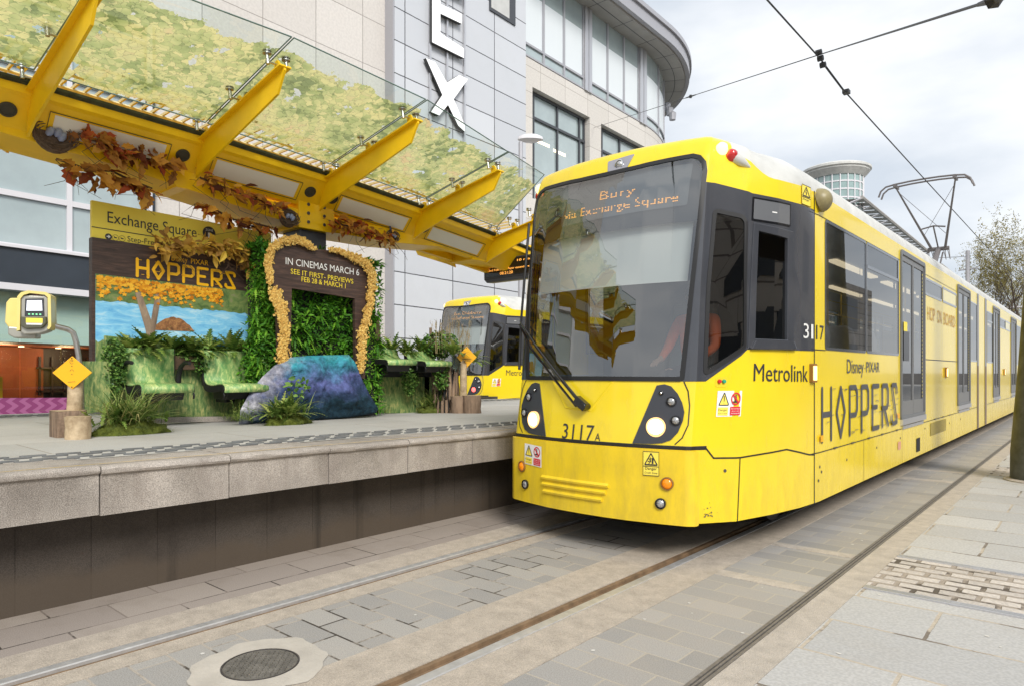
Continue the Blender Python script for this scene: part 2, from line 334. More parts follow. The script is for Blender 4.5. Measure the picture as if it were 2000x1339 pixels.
# drain slot along the road edge
M['edgesteel']=mat('drain_edge',(.22,.20,.18),.6,metal=.3,var=.3,vs=20)
d=thing('slot_drain','long narrow black slot drain between grey setts and the concrete band','drain',(-1.448,5,0))
b=MB(); b.box(-1.481,-1.414,Y0,Y1,-.068,-.03); b.build('channel',M['dark'],d)
b=MB()
for x,w_ in ((-1.481,.018),(-1.453,.012),(-1.431,.017)): b.box(x,x+w_,Y0,Y1,-.03,.003)
b.build('edge_rail',M['edgesteel'],d)
for y,l in ((5.09,'slotted steel drain strip along the near edge of the worn sett patch'),(6.115,'slotted steel drain strip along the far edge of the worn sett patch')):
    t=thing('drain_strip',l,'drain',(-.5,y,.01),'steel drain strips beside the setts')
    b=MB()
    for k in range(3): b.box(-1.22,6,y-.036+k*.026,y-.018+k*.026,.004,.013)
    for k in range(14): b.box(-1.22+k*.5,-1.17+k*.5,y-.045,y+.045,.004,.0105)
    b.build('bars',M['alu'],t)
# manhole cover with a diamond tread and its pale concrete collar
MH=Vector((-3.2,1.742,0))
b=MB(); n=48; vs=[]
for k in range(n):
    a=2*math.pi*k/n; rr=.325+.012*math.sin(3*a+1)+.012*math.sin(7*a)+.008*math.sin(13*a); vs.append(MH+Vector((math.cos(a)*rr,math.sin(a)*rr*1.0,.005)))
for k in range(n): 
    a=2*math.pi*k/n; vs.append(MH+Vector((math.cos(a)*.190,math.sin(a)*.190,.005)))
b.add(vs,[(k,(k+1)%n,n+(k+1)%n,n+k) for k in range(n)])
M['collar']=mat('collar_concrete',(.50,.46,.40),.85,var=.2,vs=4,bump=.3,bs=80)
struct(b.build('manhole_collar',M['collar']))
t=thing('manhole_cover','round cast iron manhole cover with diamond tread between the rails','manhole cover',MH)
M['iron']=mat('cast_iron',(.25,.235,.21),.5,metal=.5,var=.35,vs=14,bump=.3,bs=90)
b=MB(); b.lathe([(.178,-.02),(.178,.004),(.0,.004)],MH,40); b.build('plate',M['iron'],t,smooth=30)
b=MB(); b.lathe([(.187,-.03),(.187,.007),(.18,.007),(.18,-.03)],MH,40); b.build('rim',M['darksteel'],t)
b=MB()
for i in range(-10,11):
    for j in range(-10,11):
        p=Vector((i*.0195,j*.0195,0))
        if p.length<.164:
            a=R(45) if (i+j)%2 else R(-45); ca,sa=math.cos(a),math.sin(a)
            b.obox(MH+p+Vector((0,0,.006)),(ca*.0105,sa*.0105,0),(-sa*.0032,ca*.0032,0),(0,0,.003))
b.build('tread',M['iron'],t)
# little things trodden into the setts
rs=random.Random(5); M['gum']=mat('chewing_gum',(.62,.6,.56),.8)
g=MB()
for k in range(60):
    x=rs.choice((rs.uniform(-2.1,-1.5),rs.uniform(-3.6,-3.0),rs.uniform(-1.2,.5))); y=rs.uniform(1.2,14); r0=rs.uniform(.006,.016)
    vs=[(x+math.cos(q*.9)*r0*rs.uniform(.7,1.2),y+math.sin(q*.9)*r0*rs.uniform(.7,1.2),.0062 if x>-1.22 else .0032) for q in range(7)]
    g.add(vs,[list(range(7))])
stuff(tag(g.build('gum_spots',M['gum']),'pale trodden chewing gum spots scattered over the paving','gum'))
# ------------------------------------------------------------------ platform
M['granite']=mat('granite_coping',(.43,.385,.34),.75,var=.34,vs=1.6,bump=.4,bs=160)
def speckle(m,amt,sc):
    t=m.node_tree; b=t.nodes['Principled BSDF']; l=b.inputs['Base Color'].links[0]; src=l.from_socket
    n=t.nodes.new('ShaderNodeTexNoise'); n.inputs['Scale'].default_value=sc; n.inputs['Detail'].default_value=3; n.inputs['Roughness'].default_value=.7
    c=t.nodes.new('ShaderNodeTexCoord'); t.links.new(c.outputs['Object'],n.inputs['Vector'])
    r=t.nodes.new('ShaderNodeValToRGB'); r.color_ramp.elements[0].position=.40; r.color_ramp.elements[1].position=.6
    r.color_ramp.elements[0].color=(1-amt,1-amt,1-amt,1); r.color_ramp.elements[1].color=(1+amt*.55,)*3+(1,); t.links.new(n.outputs['Fac'],r.inputs[0])
    x=t.nodes.new('ShaderNodeMix'); x.data_type='RGBA'; x.blend_type='MULTIPLY'; x.inputs[0].default_value=1
    t.links.new(src,x.inputs[6]); t.links.new(r.outputs[0],x.inputs[7]); t.links.new(x.outputs[2],b.inputs['Base Color'])
speckle(M['granite'],.42,190); grime(M['granite'],(.12,.09,.075),.4,1.3,.5,(6,5,1.2))
speckle(M['conc'],.22,170); speckle(M['conc2'],.2,170)

M['platf']=masonry('platform_flags',('y','x'),1.63,.93,(.44,.435,.415),(.5,.49,.465),(.3,.26,.22),ms=.006,rough=.8,stain=.4,stc=(.27,.24,.2),stscale=.7,bump=.25,grain=.14,gs=180,shift=(.16,.02))
M['tact']=mat('tactile_lozenge',(.17,.175,.18),.6,var=.35,vs=8)
M['tactpale']=mat('tactile_slab',(.50,.485,.45),.8,var=.2,vs=4,bump=.3,bs=150)
M['wall']=masonry('platform_wall_panels',('y','z'),.41,3.,(.075,.062,.052),(.088,.074,.062),(.05,.041,.034),ms=.004,off=0,rough=.7,stain=.85,stc=(.04,.032,.026),stscale=1.6,bump=.2,grain=.35,gs=230,shift=(.12,1.))
def tide(m):
    t=m.node_tree; b=t.nodes['Principled BSDF']; src=b.inputs['Base Color'].links[0].from_socket; Nn=t.nodes.new; L=t.links.new
    g=Nn('ShaderNodeNewGeometry'); sp=Nn('ShaderNodeSeparateXYZ'); L(g.outputs['Position'],sp.inputs[0]); n=Nn('ShaderNodeTexNoise'); n.inputs['Scale'].default_value=2.5; n.inputs['Detail'].default_value=7; L(g.outputs['Position'],n.inputs['Vector'])
    a=Nn('ShaderNodeMath'); a.operation='MULTIPLY_ADD'; a.inputs[1].default_value=-.35; L(n.outputs['Fac'],a.inputs[0]); L(sp.outputs['Z'],a.inputs[2])
    r=Nn('ShaderNodeMapRange'); r.inputs[1].default_value=-.04; r.inputs[2].default_value=.07; r.inputs[3].default_value=.75; r.inputs[4].default_value=0; L(a.outputs[0],r.inputs[0])
    x=Nn('ShaderNodeMix'); x.data_type='RGBA'; L(r.outputs[0],x.inputs[0]); L(src,x.inputs[6]); x.inputs[7].default_value=(.085,.065,.047,1); L(x.outputs[2],b.inputs['Base Color'])
    # black run-off streaks under some joints
    mp_=Nn('ShaderNodeMapping'); mp_.inputs['Scale'].default_value=(1,3.2,.18); L(g.outputs['Position'],mp_.inputs[0]); n2=Nn('ShaderNodeTexNoise'); n2.inputs['Scale'].default_value=1.6; n2.inputs['Detail'].default_value=6; L(mp_.outputs[0],n2.inputs['Vector'])
    r2=Nn('ShaderNodeMapRange'); r2.inputs[1].default_value=.58; r2.inputs[2].default_value=.72; r2.inputs[3].default_value=0; r2.inputs[4].default_value=.8; L(n2.outputs['Fac'],r2.inputs[0])
    y=Nn('ShaderNodeMix'); y.data_type='RGBA'; L(r2.outputs[0],y.inputs[0]); L(x.outputs[2],y.inputs[6]); y.inputs[7].default_value=(.02,.017,.014,1); L(y.outputs[2],b.inputs['Base Color'])
tide(M['wall'])
M['ypaint']=mat('edge_line_paint',(.68,.45,.09),.7,var=.35,vs=14)
PX0,PX1=-4.60,-11.46
b=MB()
b.add([(-4.97,Y0,PLAT(Y0)),(-4.97,40,PLAT(40)),(PX1,40,PLAT(40)),(PX1,Y0,PLAT(Y0)),(-4.97,Y0,.3),(-4.97,40,.3),(PX1,40,.3),(PX1,Y0,.3)],[(0,1,2,3),(4,7,6,5),(0,4,5,1),(1,5,6,2),(2,6,7,3),(3,7,4,0)])
struct(b.build('platform',M['platf']))
b=MB(); b.box(-5.2,-4.955,Y0,40,-.06,.6); struct(b.build('platform_wall',M['wall']))
rs=random.Random(9)
prof=[(0,0),(.022,-.004),(.037,-.018),(.04,-.034),(.033,-.048),(.016,-.054),(.012,-.06),(.012,-.312),(-.5,-.312),(-.5,0)]
b=MB(); y=1.466-.815*9
while y<40:
    ya,yb=y+.004,y+.815-.004; dz=rs.uniform(-.004,.004); dx=rs.uniform(-.005,.003)
    nseg=9; vs=[]
    for i in range(nseg+1):
        yy=ya+(yb-ya)*i/nseg
        for k,(px,pz) in enumerate(prof):
            wob=rs.uniform(-.004,.003) if 1<=k<=6 else 0
            vs.append((-4.64+px+dx+wob,yy,PLAT(yy)+.004+pz+dz+wob+( .0045*yy if k in (7,8) else 0)))
    m=len(prof); fs=[(i*m+k,i*m+(k+1)%m,(i+1)*m+(k+1)%m,(i+1)*m+k) for i in range(nseg) for k in range(m)]
    fs+= [list(range(m)),[nseg*m+k for k in range(m)][::-1]]
    b.add(vs,fs); y+=.815
struct(b.build('platform_coping',M['granite'],smooth=35))
b=MB()
y=Y0
while y<40:
    L=rs.uniform(.3,.9)
    b.add([(-4.702,y,PLAT(y)+.0085),(-4.688,y,PLAT(y)+.0085),(-4.688,y+L,PLAT(y+L)+.0085),(-4.702,y+L,PLAT(y+L)+.0085)],[(0,1,2,3)]); y+=L+.002
struct(b.build('edge_line',M['ypaint']))
# tactile strips: low lozenges in staggered rows near both edges
def tactile(xs):
    b=MB()
    for k,x in enumerate(xs):
        y=Y0+(.105 if k%2 else 0)
        while y<30:
            n=12; vs=[]; 
            for q in range(n):
                a=2*math.pi*q/n; yy=y+.08+.078*math.copysign(abs(math.cos(a))**.5,math.cos(a)); vs.append((x+.027*math.copysign(abs(math.sin(a))**.8,math.sin(a)),yy,PLAT(yy)+.0125))
            vs+=[(v[0],v[1],v[2]-.006) for v in vs]
            b.add(vs,[list(range(n))]+[(q,(q+1)%n,n+(q+1)%n,n+q) for q in range(n)]); y+=.21
    return b
for xs,xa,xb in (((-5.13,-5.225,-5.37,-5.465),-5.06,-5.53),((-10.6,-10.72,-10.84,-10.96),-10.5,-11.05)):
    b=MB(); b.add([(xa,Y0,PLAT(Y0)+.004),(xa,40,PLAT(40)+.004),(xb,40,PLAT(40)+.004),(xb,Y0,PLAT(Y0)+.004)],[(0,1,2,3)]); struct(b.build('tactile_slabs',M['tactpale']))
    struct(tactile(xs).build('tactile_paving',M['tact']))
b=MB(); b.box(-11.6,-11.46,Y0,40,0,.86); struct(b.build('platform_far_wall',M['wall']))
# ------------------------------------------------------------------ tram
TO=Vector((-3.25,4.66,0.))
def T(s,z,off=0.): return TO+Vector(S(s,z,off))
def sy(Y): return s_of_y(Y-TO.y)
SB=[x for c in _cum for x in (c,-c)]+[k*.065*g for k in range(0,15) for g in (1,-1)]
ZB=[.9,1.15,1.41,1.8,2.2,2.6,3.0,3.1,3.2,3.3]
def fill2d(outer,holes=()):
    bm=bmesh.new()
    for lp in [outer]+list(holes):
        vs=[bm.verts.new((a,b,0)) for a,b in lp]
        for i in range(len(vs)): bm.edges.new((vs[i],vs[(i+1)%len(vs)]))
    bmesh.ops.triangle_fill(bm,use_beauty=True,use_dissolve=False,edges=bm.edges[:],normal=(0,0,1))
    x0=min(p[0] for p in outer);x1=max(p[0] for p in outer);y0=min(p[1] for p in outer);y1=max(p[1] for p in outer)
    for s in sorted(set(round(a,4) for a in SB)):
        if x0+1e-4<s<x1-1e-4: bmesh.ops.bisect_plane(bm,geom=bm.verts[:]+bm.edges[:]+bm.faces[:],dist=1e-5,plane_co=(s,0,0),plane_no=(1,0,0))
    for z in ZB:
        if y0+1e-4<z<y1-1e-4 and x0<2.6 and x1>-2.6: bmesh.ops.bisect_plane(bm,geom=bm.verts[:]+bm.edges[:]+bm.faces[:],dist=1e-5,plane_co=(0,z,0),plane_no=(0,1,0))
    bm.verts.index_update(); vs=[(v.co.x,v.co.y) for v in bm.verts]; fs=[[v.index for v in f.verts] for f in bm.faces]
    fs=[f if sum(vs[f[i]][0]*vs[f[(i+1)%len(f)]][1]-vs[f[(i+1)%len(f)]][0]*vs[f[i]][1] for i in range(len(f)))>0 else f[::-1] for f in fs]
    ed={}
    for f in fs:
        for i in range(len(f)): ed[(f[i],f[(i+1)%len(f)])]=1
    be=[e for e in ed if (e[1],e[0]) not in ed]
    bm.free(); return vs,fs,be
def panel(mb,outer,holes=(),off=.004,thick=0.,mi=0):
    vs,fs,be=fill2d(outer,holes)
    a=[T(s,z,off) for s,z in vs]
    if thick:
        n=len(a); b=[T(s,z,off-thick) for s,z in vs]
        mb.add(a+b,fs+[(e[1],e[0],n+e[0],n+e[1]) for e in be],mi)
    else: mb.add(a,fs,mi)
def mir(p): return [(-a,b) for a,b in p][::-1]
def rpoly(p,r,n=4):
    out=[]
    for i in range(len(p)):
        a,b,c=Vector((*p[i-1],0)),Vector((*p[i],0)),Vector((*p[(i+1)%len(p)],0))
        u,v=(a-b),(c-b); d=min(r,u.length*.45,v.length*.45); u.normalize(); v.normalize()
        for k in range(n+1):
            t=k/n; q=b+u*d*(1-t)**2+v*d*t**2; out.append((q.x,q.y))
    return out
def inset(p,d):
    cx_=sum(a for a,b in p)/len(p); n=len(p); out=[]
    ar=sum(p[i][0]*p[(i+1)%n][1]-p[(i+1)%n][0]*p[i][1] for i in range(n)); sg=1 if ar>0 else -1
    for i in range(n):
        a,b,c=p[i-1],p[i],p[(i+1)%n]
        n1=Vector((-(b[1]-a[1]),b[0]-a[0])).normalized()*sg if b!=a else Vector((0,0)); n2=Vector((-(c[1]-b[1]),c[0]-b[0])).normalized()*sg if c!=b else Vector((0,0))
        m_=n1+n2; L=m_.length or 1; m_/=L; k=max(.4,m_.dot(n1)); out.append((b[0]+m_.x*d/k,b[1]+m_.y*d/k))
    return out
def rect(s0,s1,z0,z1,r=.03): return rpoly([(s0,z0),(s1,z0),(s1,z1),(s0,z1)],r) if r else [(s0,z0),(s1,z0),(s1,z1),(s0,z1)]
def seam(mb,pts,w=.008,off=.0035,mi=0):
    for (a,b),(c,d) in zip(pts,pts[1:]):
        L=math.hypot(c-a,d-b) or 1; nx,nz=-(d-b)/L*w/2,(c-a)/L*w/2; ex,ez=(c-a)/L*w*.3,(d-b)/L*w*.3
        panel(mb,[(a-nx-ex,b-nz-ez),(c-nx+ex,d-nz+ez),(c+nx+ex,d+nz+ez),(a+nx-ex,b+nz-ez)],off=off,mi=mi)
def tmap(s0,s1,z0,cap,off=.006,slope=0.): return lambda x,y: T(s0+(s1-s0)*x,z0+cap*y+slope*x,off)
M['wind']=glass('windscreen_glass',(.70,.74,.74),.23)
M['win']=glass('tinted_window_glass',(.34,.36,.38),.13)
M['lining']=mat('tram_lining',(.42,.42,.42),.6)
M['blind']=mat('sun_blind_cloth',(.82,.82,.79),.7)
M['dash']=mat('dashboard',(.10,.12,.12),.6,var=.2,vs=6)
M['bellow']=mat('bellows_grey',(.30,.31,.33),.6)
M['bellowlow']=mat('bellows_brown',(.22,.16,.11),.7)
M['kick']=mat('door_kick_plate',(.24,.24,.24),.4,metal=.4)
M['ticks']=mat('door_edge_yellow',(.75,.62,.2),.5)
M['grille']=mat('skirt_grille',(.42,.33,.08),.6,var=.3,vs=60)
M['print']=mat('wrap_print',(.07,.07,.075),.4)
M['hop']=mat('wrap_print_brown',(.62,.36,.06),.4)
M['litint']=mat('interior_light',(1,.9,.7),.5,emit=(1,.8,.5),es=1.6)
M['seat']=mat('tram_seat',(.45,.42,.40),.6)
M['pole']=mat('grab_pole',(.8,.55,.02),.35)
M['pant']=mat('pantograph_paint',(.17,.155,.155),.5,metal=.3)
# windscreen outline
_w=[(0,1.412),(.78,1.41),(.806,1.425),(.83,1.8),(.855,2.2),(.88,2.7),(.893,3.0),(.893,3.08),(.876,3.155),(.83,3.212),(.77,3.236),(.55,3.228),(.27,3.21)]
WS=_w+[(-a,b) for a,b in _w[::-1] if a!=0]
WS.insert(len(_w),(0,3.205))
def build_tram(tr,full=True):
    holes=[]; wins=[]
    WSin=inset(WS,.022); holes.append(WSin)
    Q=rpoly([(.985,1.47),(1.335,1.675),(1.285,2.68),(1.25,2.72),(1.0,2.755),(.982,2.1)],.03,3)
    C=[(1.462,1.74),(1.962,1.74),(1.952,2.60),(1.458,2.625)]
    for q in (Q,C): holes+= [q,mir(q)]
    side=[]   # (kind,Y0,Y1,z0,z1)
    for a,b in ((6.6,8.02),(8.06,9.6)): side.append(('window',a,b,1.69,2.87))
    for a,b in ((11.33,12.66),(12.76,14.12)): side.append(('toplight',a,b,2.60,2.83))
    side.append(('window',15.8,16.72,1.69,2.84)); side.append(('window',18.4,19.45,1.69,2.82))
    for a,b in ((20.9,22.2),(22.3,23.6)): side.append(('toplight',a,b,2.60,2.83))
    for a,b in ((25.5,27.0),(27.05,28.5),(28.55,29.8)): side.append(('window',a,b,1.69,2.87))
    doors=[(9.72,11.22),(14.25,15.72),(19.52,20.82),(23.75,25.3)]
    for k,a,b,z0,z1 in side: holes+=[rect(sy(a),sy(b),z0,z1,.04),mir(rect(sy(a),sy(b),z0,z1,.04))]
    for a,b in doors: holes+=[rect(sy(a),sy(b),.88,3.0,.04),mir(rect(sy(a),sy(b),.88,3.0,.04))]
    # shell
    def zE(s): 
        a=abs(s); a=min(a,2*LH-a) 
        if a>LH-.0: a=a
        b=LH-a
        d=min(a,b)
        if d<.8: return 3.34
        if d<1.7: t=(d-.8)/.9; return 3.34-.26*(t*t*(3-2*t))
        return 3.08
    ss=sorted(set([round(x,4) for x in SB if abs(x)<=LH]+[g*(.8+.1*k) for k in range(10) for g in (1,-1)]+[g*(LH-.8-.1*k) for k in range(10) for g in (1,-1)]+[-LH,LH]))
    ss=[ss[0]]+[b for a,b in zip(ss,ss[1:]) if b-a>1e-3]
    outer=[(-LH,.31),(LH,.31)]+[(s,zE(s)) for s in ss[::-1]]
    b=MB(); panel(b,outer,holes,off=0.)
    b.build('body',M['yellow'],tr,smooth=25,recalc=False)
    # roof
    def ztop(y):
        y=min(y,TL-y)
        if y<1.9: return 3.52
        if y<4.2: t=(y-1.9)/2.3; return 3.52-.3*(t*t*(3-2*t))
        return 3.22
    for nm,pick in (('roof',0),('end_dome',1),('end_dome',2)):
        b=MB(); nv=9; grid=[]
        for s in ss:
            col=[]; bx,by,bz=S(s,zE(s)); zt=ztop(by+.6 if by<TL/2 else by-.6)
            for i in range(nv+1):
                a=i/nv*math.pi/2; k=(1-math.cos(a))*.62
                ys=min(max(by,2.1),TL-2.1)
                col.append(TO+Vector((bx*(1-k),by+(ys-by)*k,bz+(zt-bz)*math.sin(a))))
            grid.append(col)
        base=0; vs=[p for c in grid for p in c]; m=nv+1; fs=[]
        for i in range(len(ss)-1):
            sm=(abs(ss[i])+abs(ss[i+1]))/2
            for j in range(nv):
                front=(sm<1.12 - j*.03) or (sm>LH-1.12+j*.03)
                if (front and pick==(1 if sm<LH/2 else 2)) or (not front and pick==0): fs.append((i*m+j,(i+1)*m+j,(i+1)*m+j+1,i*m+j+1))
        if not pick:
            L=len(ss); half=L//2
            for i in range(half): 
                if i+1<=L-2-i: fs.append((i*m+nv,(i+1)*m+nv,(L-2-i)*m+nv,(L-1-i)*m+nv))
        b.add(vs,fs); b.build(nm,M['yellow' if pick else 'roofwhite'],tr,smooth=40)
    # underside, bogies
    b=MB(); b.box(TO.x-1.28,TO.x+1.28,TO.y+2.0,TO.y+TL-2,.33,.36); b.box(TO.x-.85,TO.x+.85,TO.y+.3,TO.y+2.0,.33,.36); b.build('underframe',M['dark'],tr)
    if full:
        for Y in (7.6,17.6,28.6):
            b=MB(); b.box(TO.x-.95,TO.x+.95,Y-1.2,Y+1.2,.16,.34)
            for x in (-.75,.75):
                for yy in (-.85,.85): b.lathe([(.0,-.06),(.3,-.06),(.3,.06),(0,.06)],(TO.x+x,Y+yy,.31),20,axis=(1,0,0))
            b.build('bogie',M['darksteel'],tr)
    # bumper
    bp=rpoly([(-.955,.3),(.955,.3),(.965,.872),(-.965,.872)],.03)
    b=MB(); panel(b,bp,off=.035,thick=.06); bo=b.build('bumper',M['yellow_dirty'],tr,smooth=30,bevel=.006)
    for z0,z1,a,c in ((.56,.572,-.449,.25),(.503,.508,-.44,.225),(.44,.446,-.428,.19)):
        b=MB()
        for i in range(14):
            s0=a+(c-a)*i/14; s1=a+(c-a)*(i+1)/14
            q=[T(s0,z0+.017,.036),T(s1,z0+.017,.036),T(s1,z0,.056),T(s0,z0,.056),T(s0,z0-.016,.052),T(s1,z0-.016,.052),T(s1,z0-.02,.034),T(s0,z0-.02,.034)]
            b.add(q,[(0,1,2,3),(3,2,5,4),(4,5,6,7)]+([(0,3,4,7)] if i==0 else [])+([(1,6,5,2)] if i==13 else []))
        b.build('louvre',M['yellow_dirty'],bo,smooth=30)
    # seams and dark gaps
    b=MB()
    seam(b,[(-1.03,.893),(1.03,.893)],.03,.003); 
    for g in (1,-1):
        seam(b,[(g*a,c) for a,c in [(1.0,.899),(1.03,.895),(1.10,.812),(1.35,.806),(1.98,.828),(2.38,.752),(2.494,.742)]],.012,.004)
        seam(b,[(g*a,c) for a,c in [(.812,1.40),(.848,1.33),(.868,1.22),(.868,1.07),(.83,.97),(.78,.92)]],.009,.004)
        seam(b,[(g*2.494,.31),(g*2.494,3.08)],.014,.004)
        seam(b,[(g*1.312,.31),(g*1.345,.806)],.01,.004)
        for a,c in ((6.25,16.75),(18.3,32)): seam(b,[(g*sy(a),.752),(g*sy(c),.752)],.009,.004)
        for Y in (7.94,9.8,13.62,15.0,19.4,21.5,24,26): seam(b,[(g*sy(Y),.31),(g*(sy(Y)),.75)],.006,.004)
        seam(b,[(g*sy(11.25),1.655),(g*sy(14.22),1.655)],.011,.004); seam(b,[(g*sy(12.71),1.655),(g*sy(12.71),2.58)],.005,.004)
        seam(b,[(g*sy(6.25),1.675),(g*sy(6.6),1.675)],.008,.004); seam(b,[(g*sy(6.2),2.885),(g*sy(9.66),2.885)],.006,.004); seam(b,[(g*sy(11.25),2.885),(g*sy(14.2),2.885)],.005,.004)
    b.build('panel_gap',M['black'],tr)
    # cab surround
    for g in (1,-1):
        p=[(.79,1.405),(.99,1.405),(1.375,1.655),(2.486,1.662),(2.486,2.915),(1.35,2.925),(.98,2.985),(.884,2.985),(.868,2.7),(.843,2.2),(.818,1.8)]
        f=(lambda q:q) if g>0 else mir
        b=MB(); panel(b,f(p),[f(Q),f(C)],off=.004,thick=.003); b.build('cab_surround',M['grey_gloss'],tr,smooth=25)
        # quarter window
        b=MB(); panel(b,f(inset(Q,-.022)),[f(inset(Q,.012))],off=.009,thick=.02); fr=b.build('quarter_window',M['black'],tr,smooth=30)
        b=MB(); panel(b,f(inset(Q,.0)),off=.001); b.build('pane',M['win'],fr,smooth=30)
        # drop window with sill and display above
        b=MB(); panel(b,f([(1.375,1.668),(2.07,1.672),(2.045,2.665),(1.385,2.685)]),[f(inset(C,.004))],off=.014,thick=.03); fr=b.build('cab_window',M['grey_gloss'],tr,bevel=.004)
        b=MB(); panel(b,f([(1.455,1.73),(1.97,1.73),(1.955,2.40),(1.455,2.415)]),off=-.012,thick=.006); b.build('pane',M['win'],fr)
        b=MB(); panel(b,f([(1.40,1.66),(2.10,1.665),(2.045,1.732),(1.455,1.73)]),off=.03,thick=.03); b.build('sill',M['grey_gloss'],fr,bevel=.005)
        b=MB(); panel(b,f(rect(1.355,2.0,2.70,2.895,.01)),off=.008); sd=b.build('side_display',M['blackgloss'],tr)
        b=MB(); panel(b,f(rect(1.375,1.98,2.715,2.88,.01)),off=.011); b.build('display_glass',M['wdisp'],sd)
        b=MB(); panel(b,f(rect(1.66,1.74,2.79,2.80,0)),off=.0125); b.build('lit_dots',M['white'],sd)
    # windscreen
    b=MB(); panel(b,inset(WS,-.006),[inset(WS,.03)],off=.010,thick=.02); b.build('windscreen_frame',M['black'],tr,smooth=30)
    b=MB(); panel(b,inset(WS,.02),off=.004); b.build('windscreen',M['wind'],tr,smooth=40)
    b=MB(); panel(b,[(-.845,2.205),(.79,2.205),(.82,2.70),(-.84,2.70)],off=-.10,thick=.008); b.build('sun_blind',M['blind'],tr,smooth=30)
    b=MB(); panel(b,[(-.86,2.685),(.86,2.685),(.885,2.98),(.87,3.1),(.78,3.19),(-.78,3.19),(-.87,3.1),(-.885,2.98)],off=-.045,thick=.012); dd=b.build('destination_display',M['dispback'],tr,smooth=30)
    b=MB(); panel(b,rpoly([(-.50,2.80),(.755,2.82),(.775,3.17),(-.52,3.17)],.02),off=-.035); b.build('display_glass',M['wdisp'],dd,smooth=30)
    # cab inside
    b=MB(); b.box(TO.x-1.1,TO.x+1.1,TO.y+1.95,TO.y+2.0,.4,3.0); b.build('cab_partition',M['darkgrey'],tr)
    b=MB(); b.box(TO.x-.78,TO.x+.78,TO.y+.30,TO.y+.62,.95,1.30); b.obox(TO+Vector((0,.5,1.36)),(.8,0,0),(0,.2,-.03),(0,.01,.05)); b.box(TO.x-.86,TO.x+.86,TO.y+.3,TO.y+1.95,.9,.94); b.box(TO.x-.98,TO.x-.75,TO.y+.75,TO.y+1.5,.95,1.45); b.box(TO.x+.75,TO.x+.98,TO.y+.75,TO.y+1.5,.95,1.45)
    b.build('dashboard',M['dash'],tr,bevel=.02)
    b=MB(); b.box(TO.x-.05,TO.x+.42,TO.y+1.15,TO.y+1.6,1.28,1.4); b.obox(TO+Vector((.18,1.62,1.75)),(.23,0,0),(0,.06,0),(0,.08,.42)); b.build('driver_seat',M['dash'],tr,bevel=.04)
    # headlights
    def lampdisc(nm,s,z,r,m1,m2,par,off=.01):
        c=T(s,z,off); n=(T(s,z,off+.1)-c).normalized()
        b=MB(); b.lathe([(r*1.13,-.02),(r*1.13,.012),(r*.95,.014),(r*.92,.002),(0,.002)],c,24,axis=n); o=b.build(nm,m1,par,smooth=30)
        b=MB(); b.lathe([(r*.9,.003),(r*.75,.012),(r*.4,.018),(0,.02)],c,24,axis=n); b.build('lens',m2,o,smooth=40)
        return o
    H=[(.60,1.372),(.66,1.382),(.715,1.366),(.77,1.31),(.81,1.24),(.832,1.17),(.826,1.10),(.795,1.01),(.745,.95),(.68,.925),(.60,.915),(.44,.911)]
    for g in (1,-1):
        f=(lambda q:q) if g>0 else mir
        b=MB(); panel(b,f(H),off=.008,thick=.01); hc=b.build('headlight_cluster',M['charc2'],tr,smooth=30)
        lampdisc('headlight',g*.622,1.046,.068,M['lamphalo'],M['lampon'],hc)
        lampdisc('marker_lamp',g*.728,1.247,.036,M['blackgloss'],M['ledlens'],hc); lampdisc('marker_lamp',g*.772,1.102,.036,M['blackgloss'],M['ledlens'],hc)
        lampdisc('sensor',g*.643,1.312,.015,M['blackgloss'],M['chrome'],hc)
        lampdisc('indicator',g*.73,.618,.045,M['rimamb'],M['amber'],bo,off=.04); lampdisc('fog_lamp',g*.68,.46,.038,M['blackgloss'],M['ledlens'],bo,off=.04)
    # top lamp
    b=MB(); panel(b,rpoly([(.02,3.207),(.205,3.204),(.25,3.335),(-.005,3.315)],.012),off=.006,thick=.01); tl=b.build('top_lamp',M['lampglass'],tr,smooth=30)
    lampdisc('spot',.125,3.262,.035,M['chrome'],M['ledlens'],tl,off=.006)
    # roof marker lamps
    for g in (1,-1):
        ml=None
        for k,(s,z,mm) in enumerate(((1.0,3.285,M['amberon']),(1.10,3.235,M['redlens']))):
            c=T(g*s,z,.012); bm=MB()
            ax=Vector((g*.5,-.45,.45)).normalized()
            bm.lathe([(.052,-.03),(.05,.0),(.036,.03),(.015,.042),(0,.045)],c,18,axis=ax)
            if ml is None: ml=bm.build('marker_light',mm,tr,smooth=40)
            else: bm.build('red_lens',mm,ml,smooth=40)
        bm=MB(); bm.tube([T(g*1.12,3.22,.0),T(g*1.2,3.18,.01),T(g*1.3,3.14,-.005)],[.045,.04,.01],10); bm.build('fairing',M['roofwhite'],ml,smooth=40)
    # wiper
    b=MB(); piv=T(.0,1.19,.05)
    b.tube([T(.0,1.19,.0),T(.0,1.19,.09)],.03,12); b.obox(T(-.03,1.215,.06),(.05,0,-.035),(.02,0,.03),(0,.03,0))
    wp=b.build('wiper',M['blackgloss'],tr,smooth=30,bevel=.004)
    b=MB(); b.tube([T(-.02,1.21,.07),T(-.3,1.45,.075),T(-.62,1.72,.07),T(-.9,1.955,.055)],[.017,.014,.01,.008],8); b.tube([T(-.08,1.19,.06),T(-.36,1.43,.065),T(-.68,1.69,.06),T(-.915,1.925,.055)],[.011]*4,8); b.build('arm',M['blackgloss'],wp,smooth=40)
    b=MB(); b.tube([T(-.865,1.5,.045),T(-.905,1.95,.045),T(-.90,2.9,.045)],.013,6); b.build('blade',M['black'],wp)
    b=MB()
    for q in ([(-.42,1.392),(-.235,1.17),(.02,1.155),(.215,1.395)],):
        for a,c in zip(q,q[1:]): b.tube([T(a[0]+(c[0]-a[0])*k/6,a[1]+(c[1]-a[1])*k/6,-.004) for k in range(7)],.012,6)
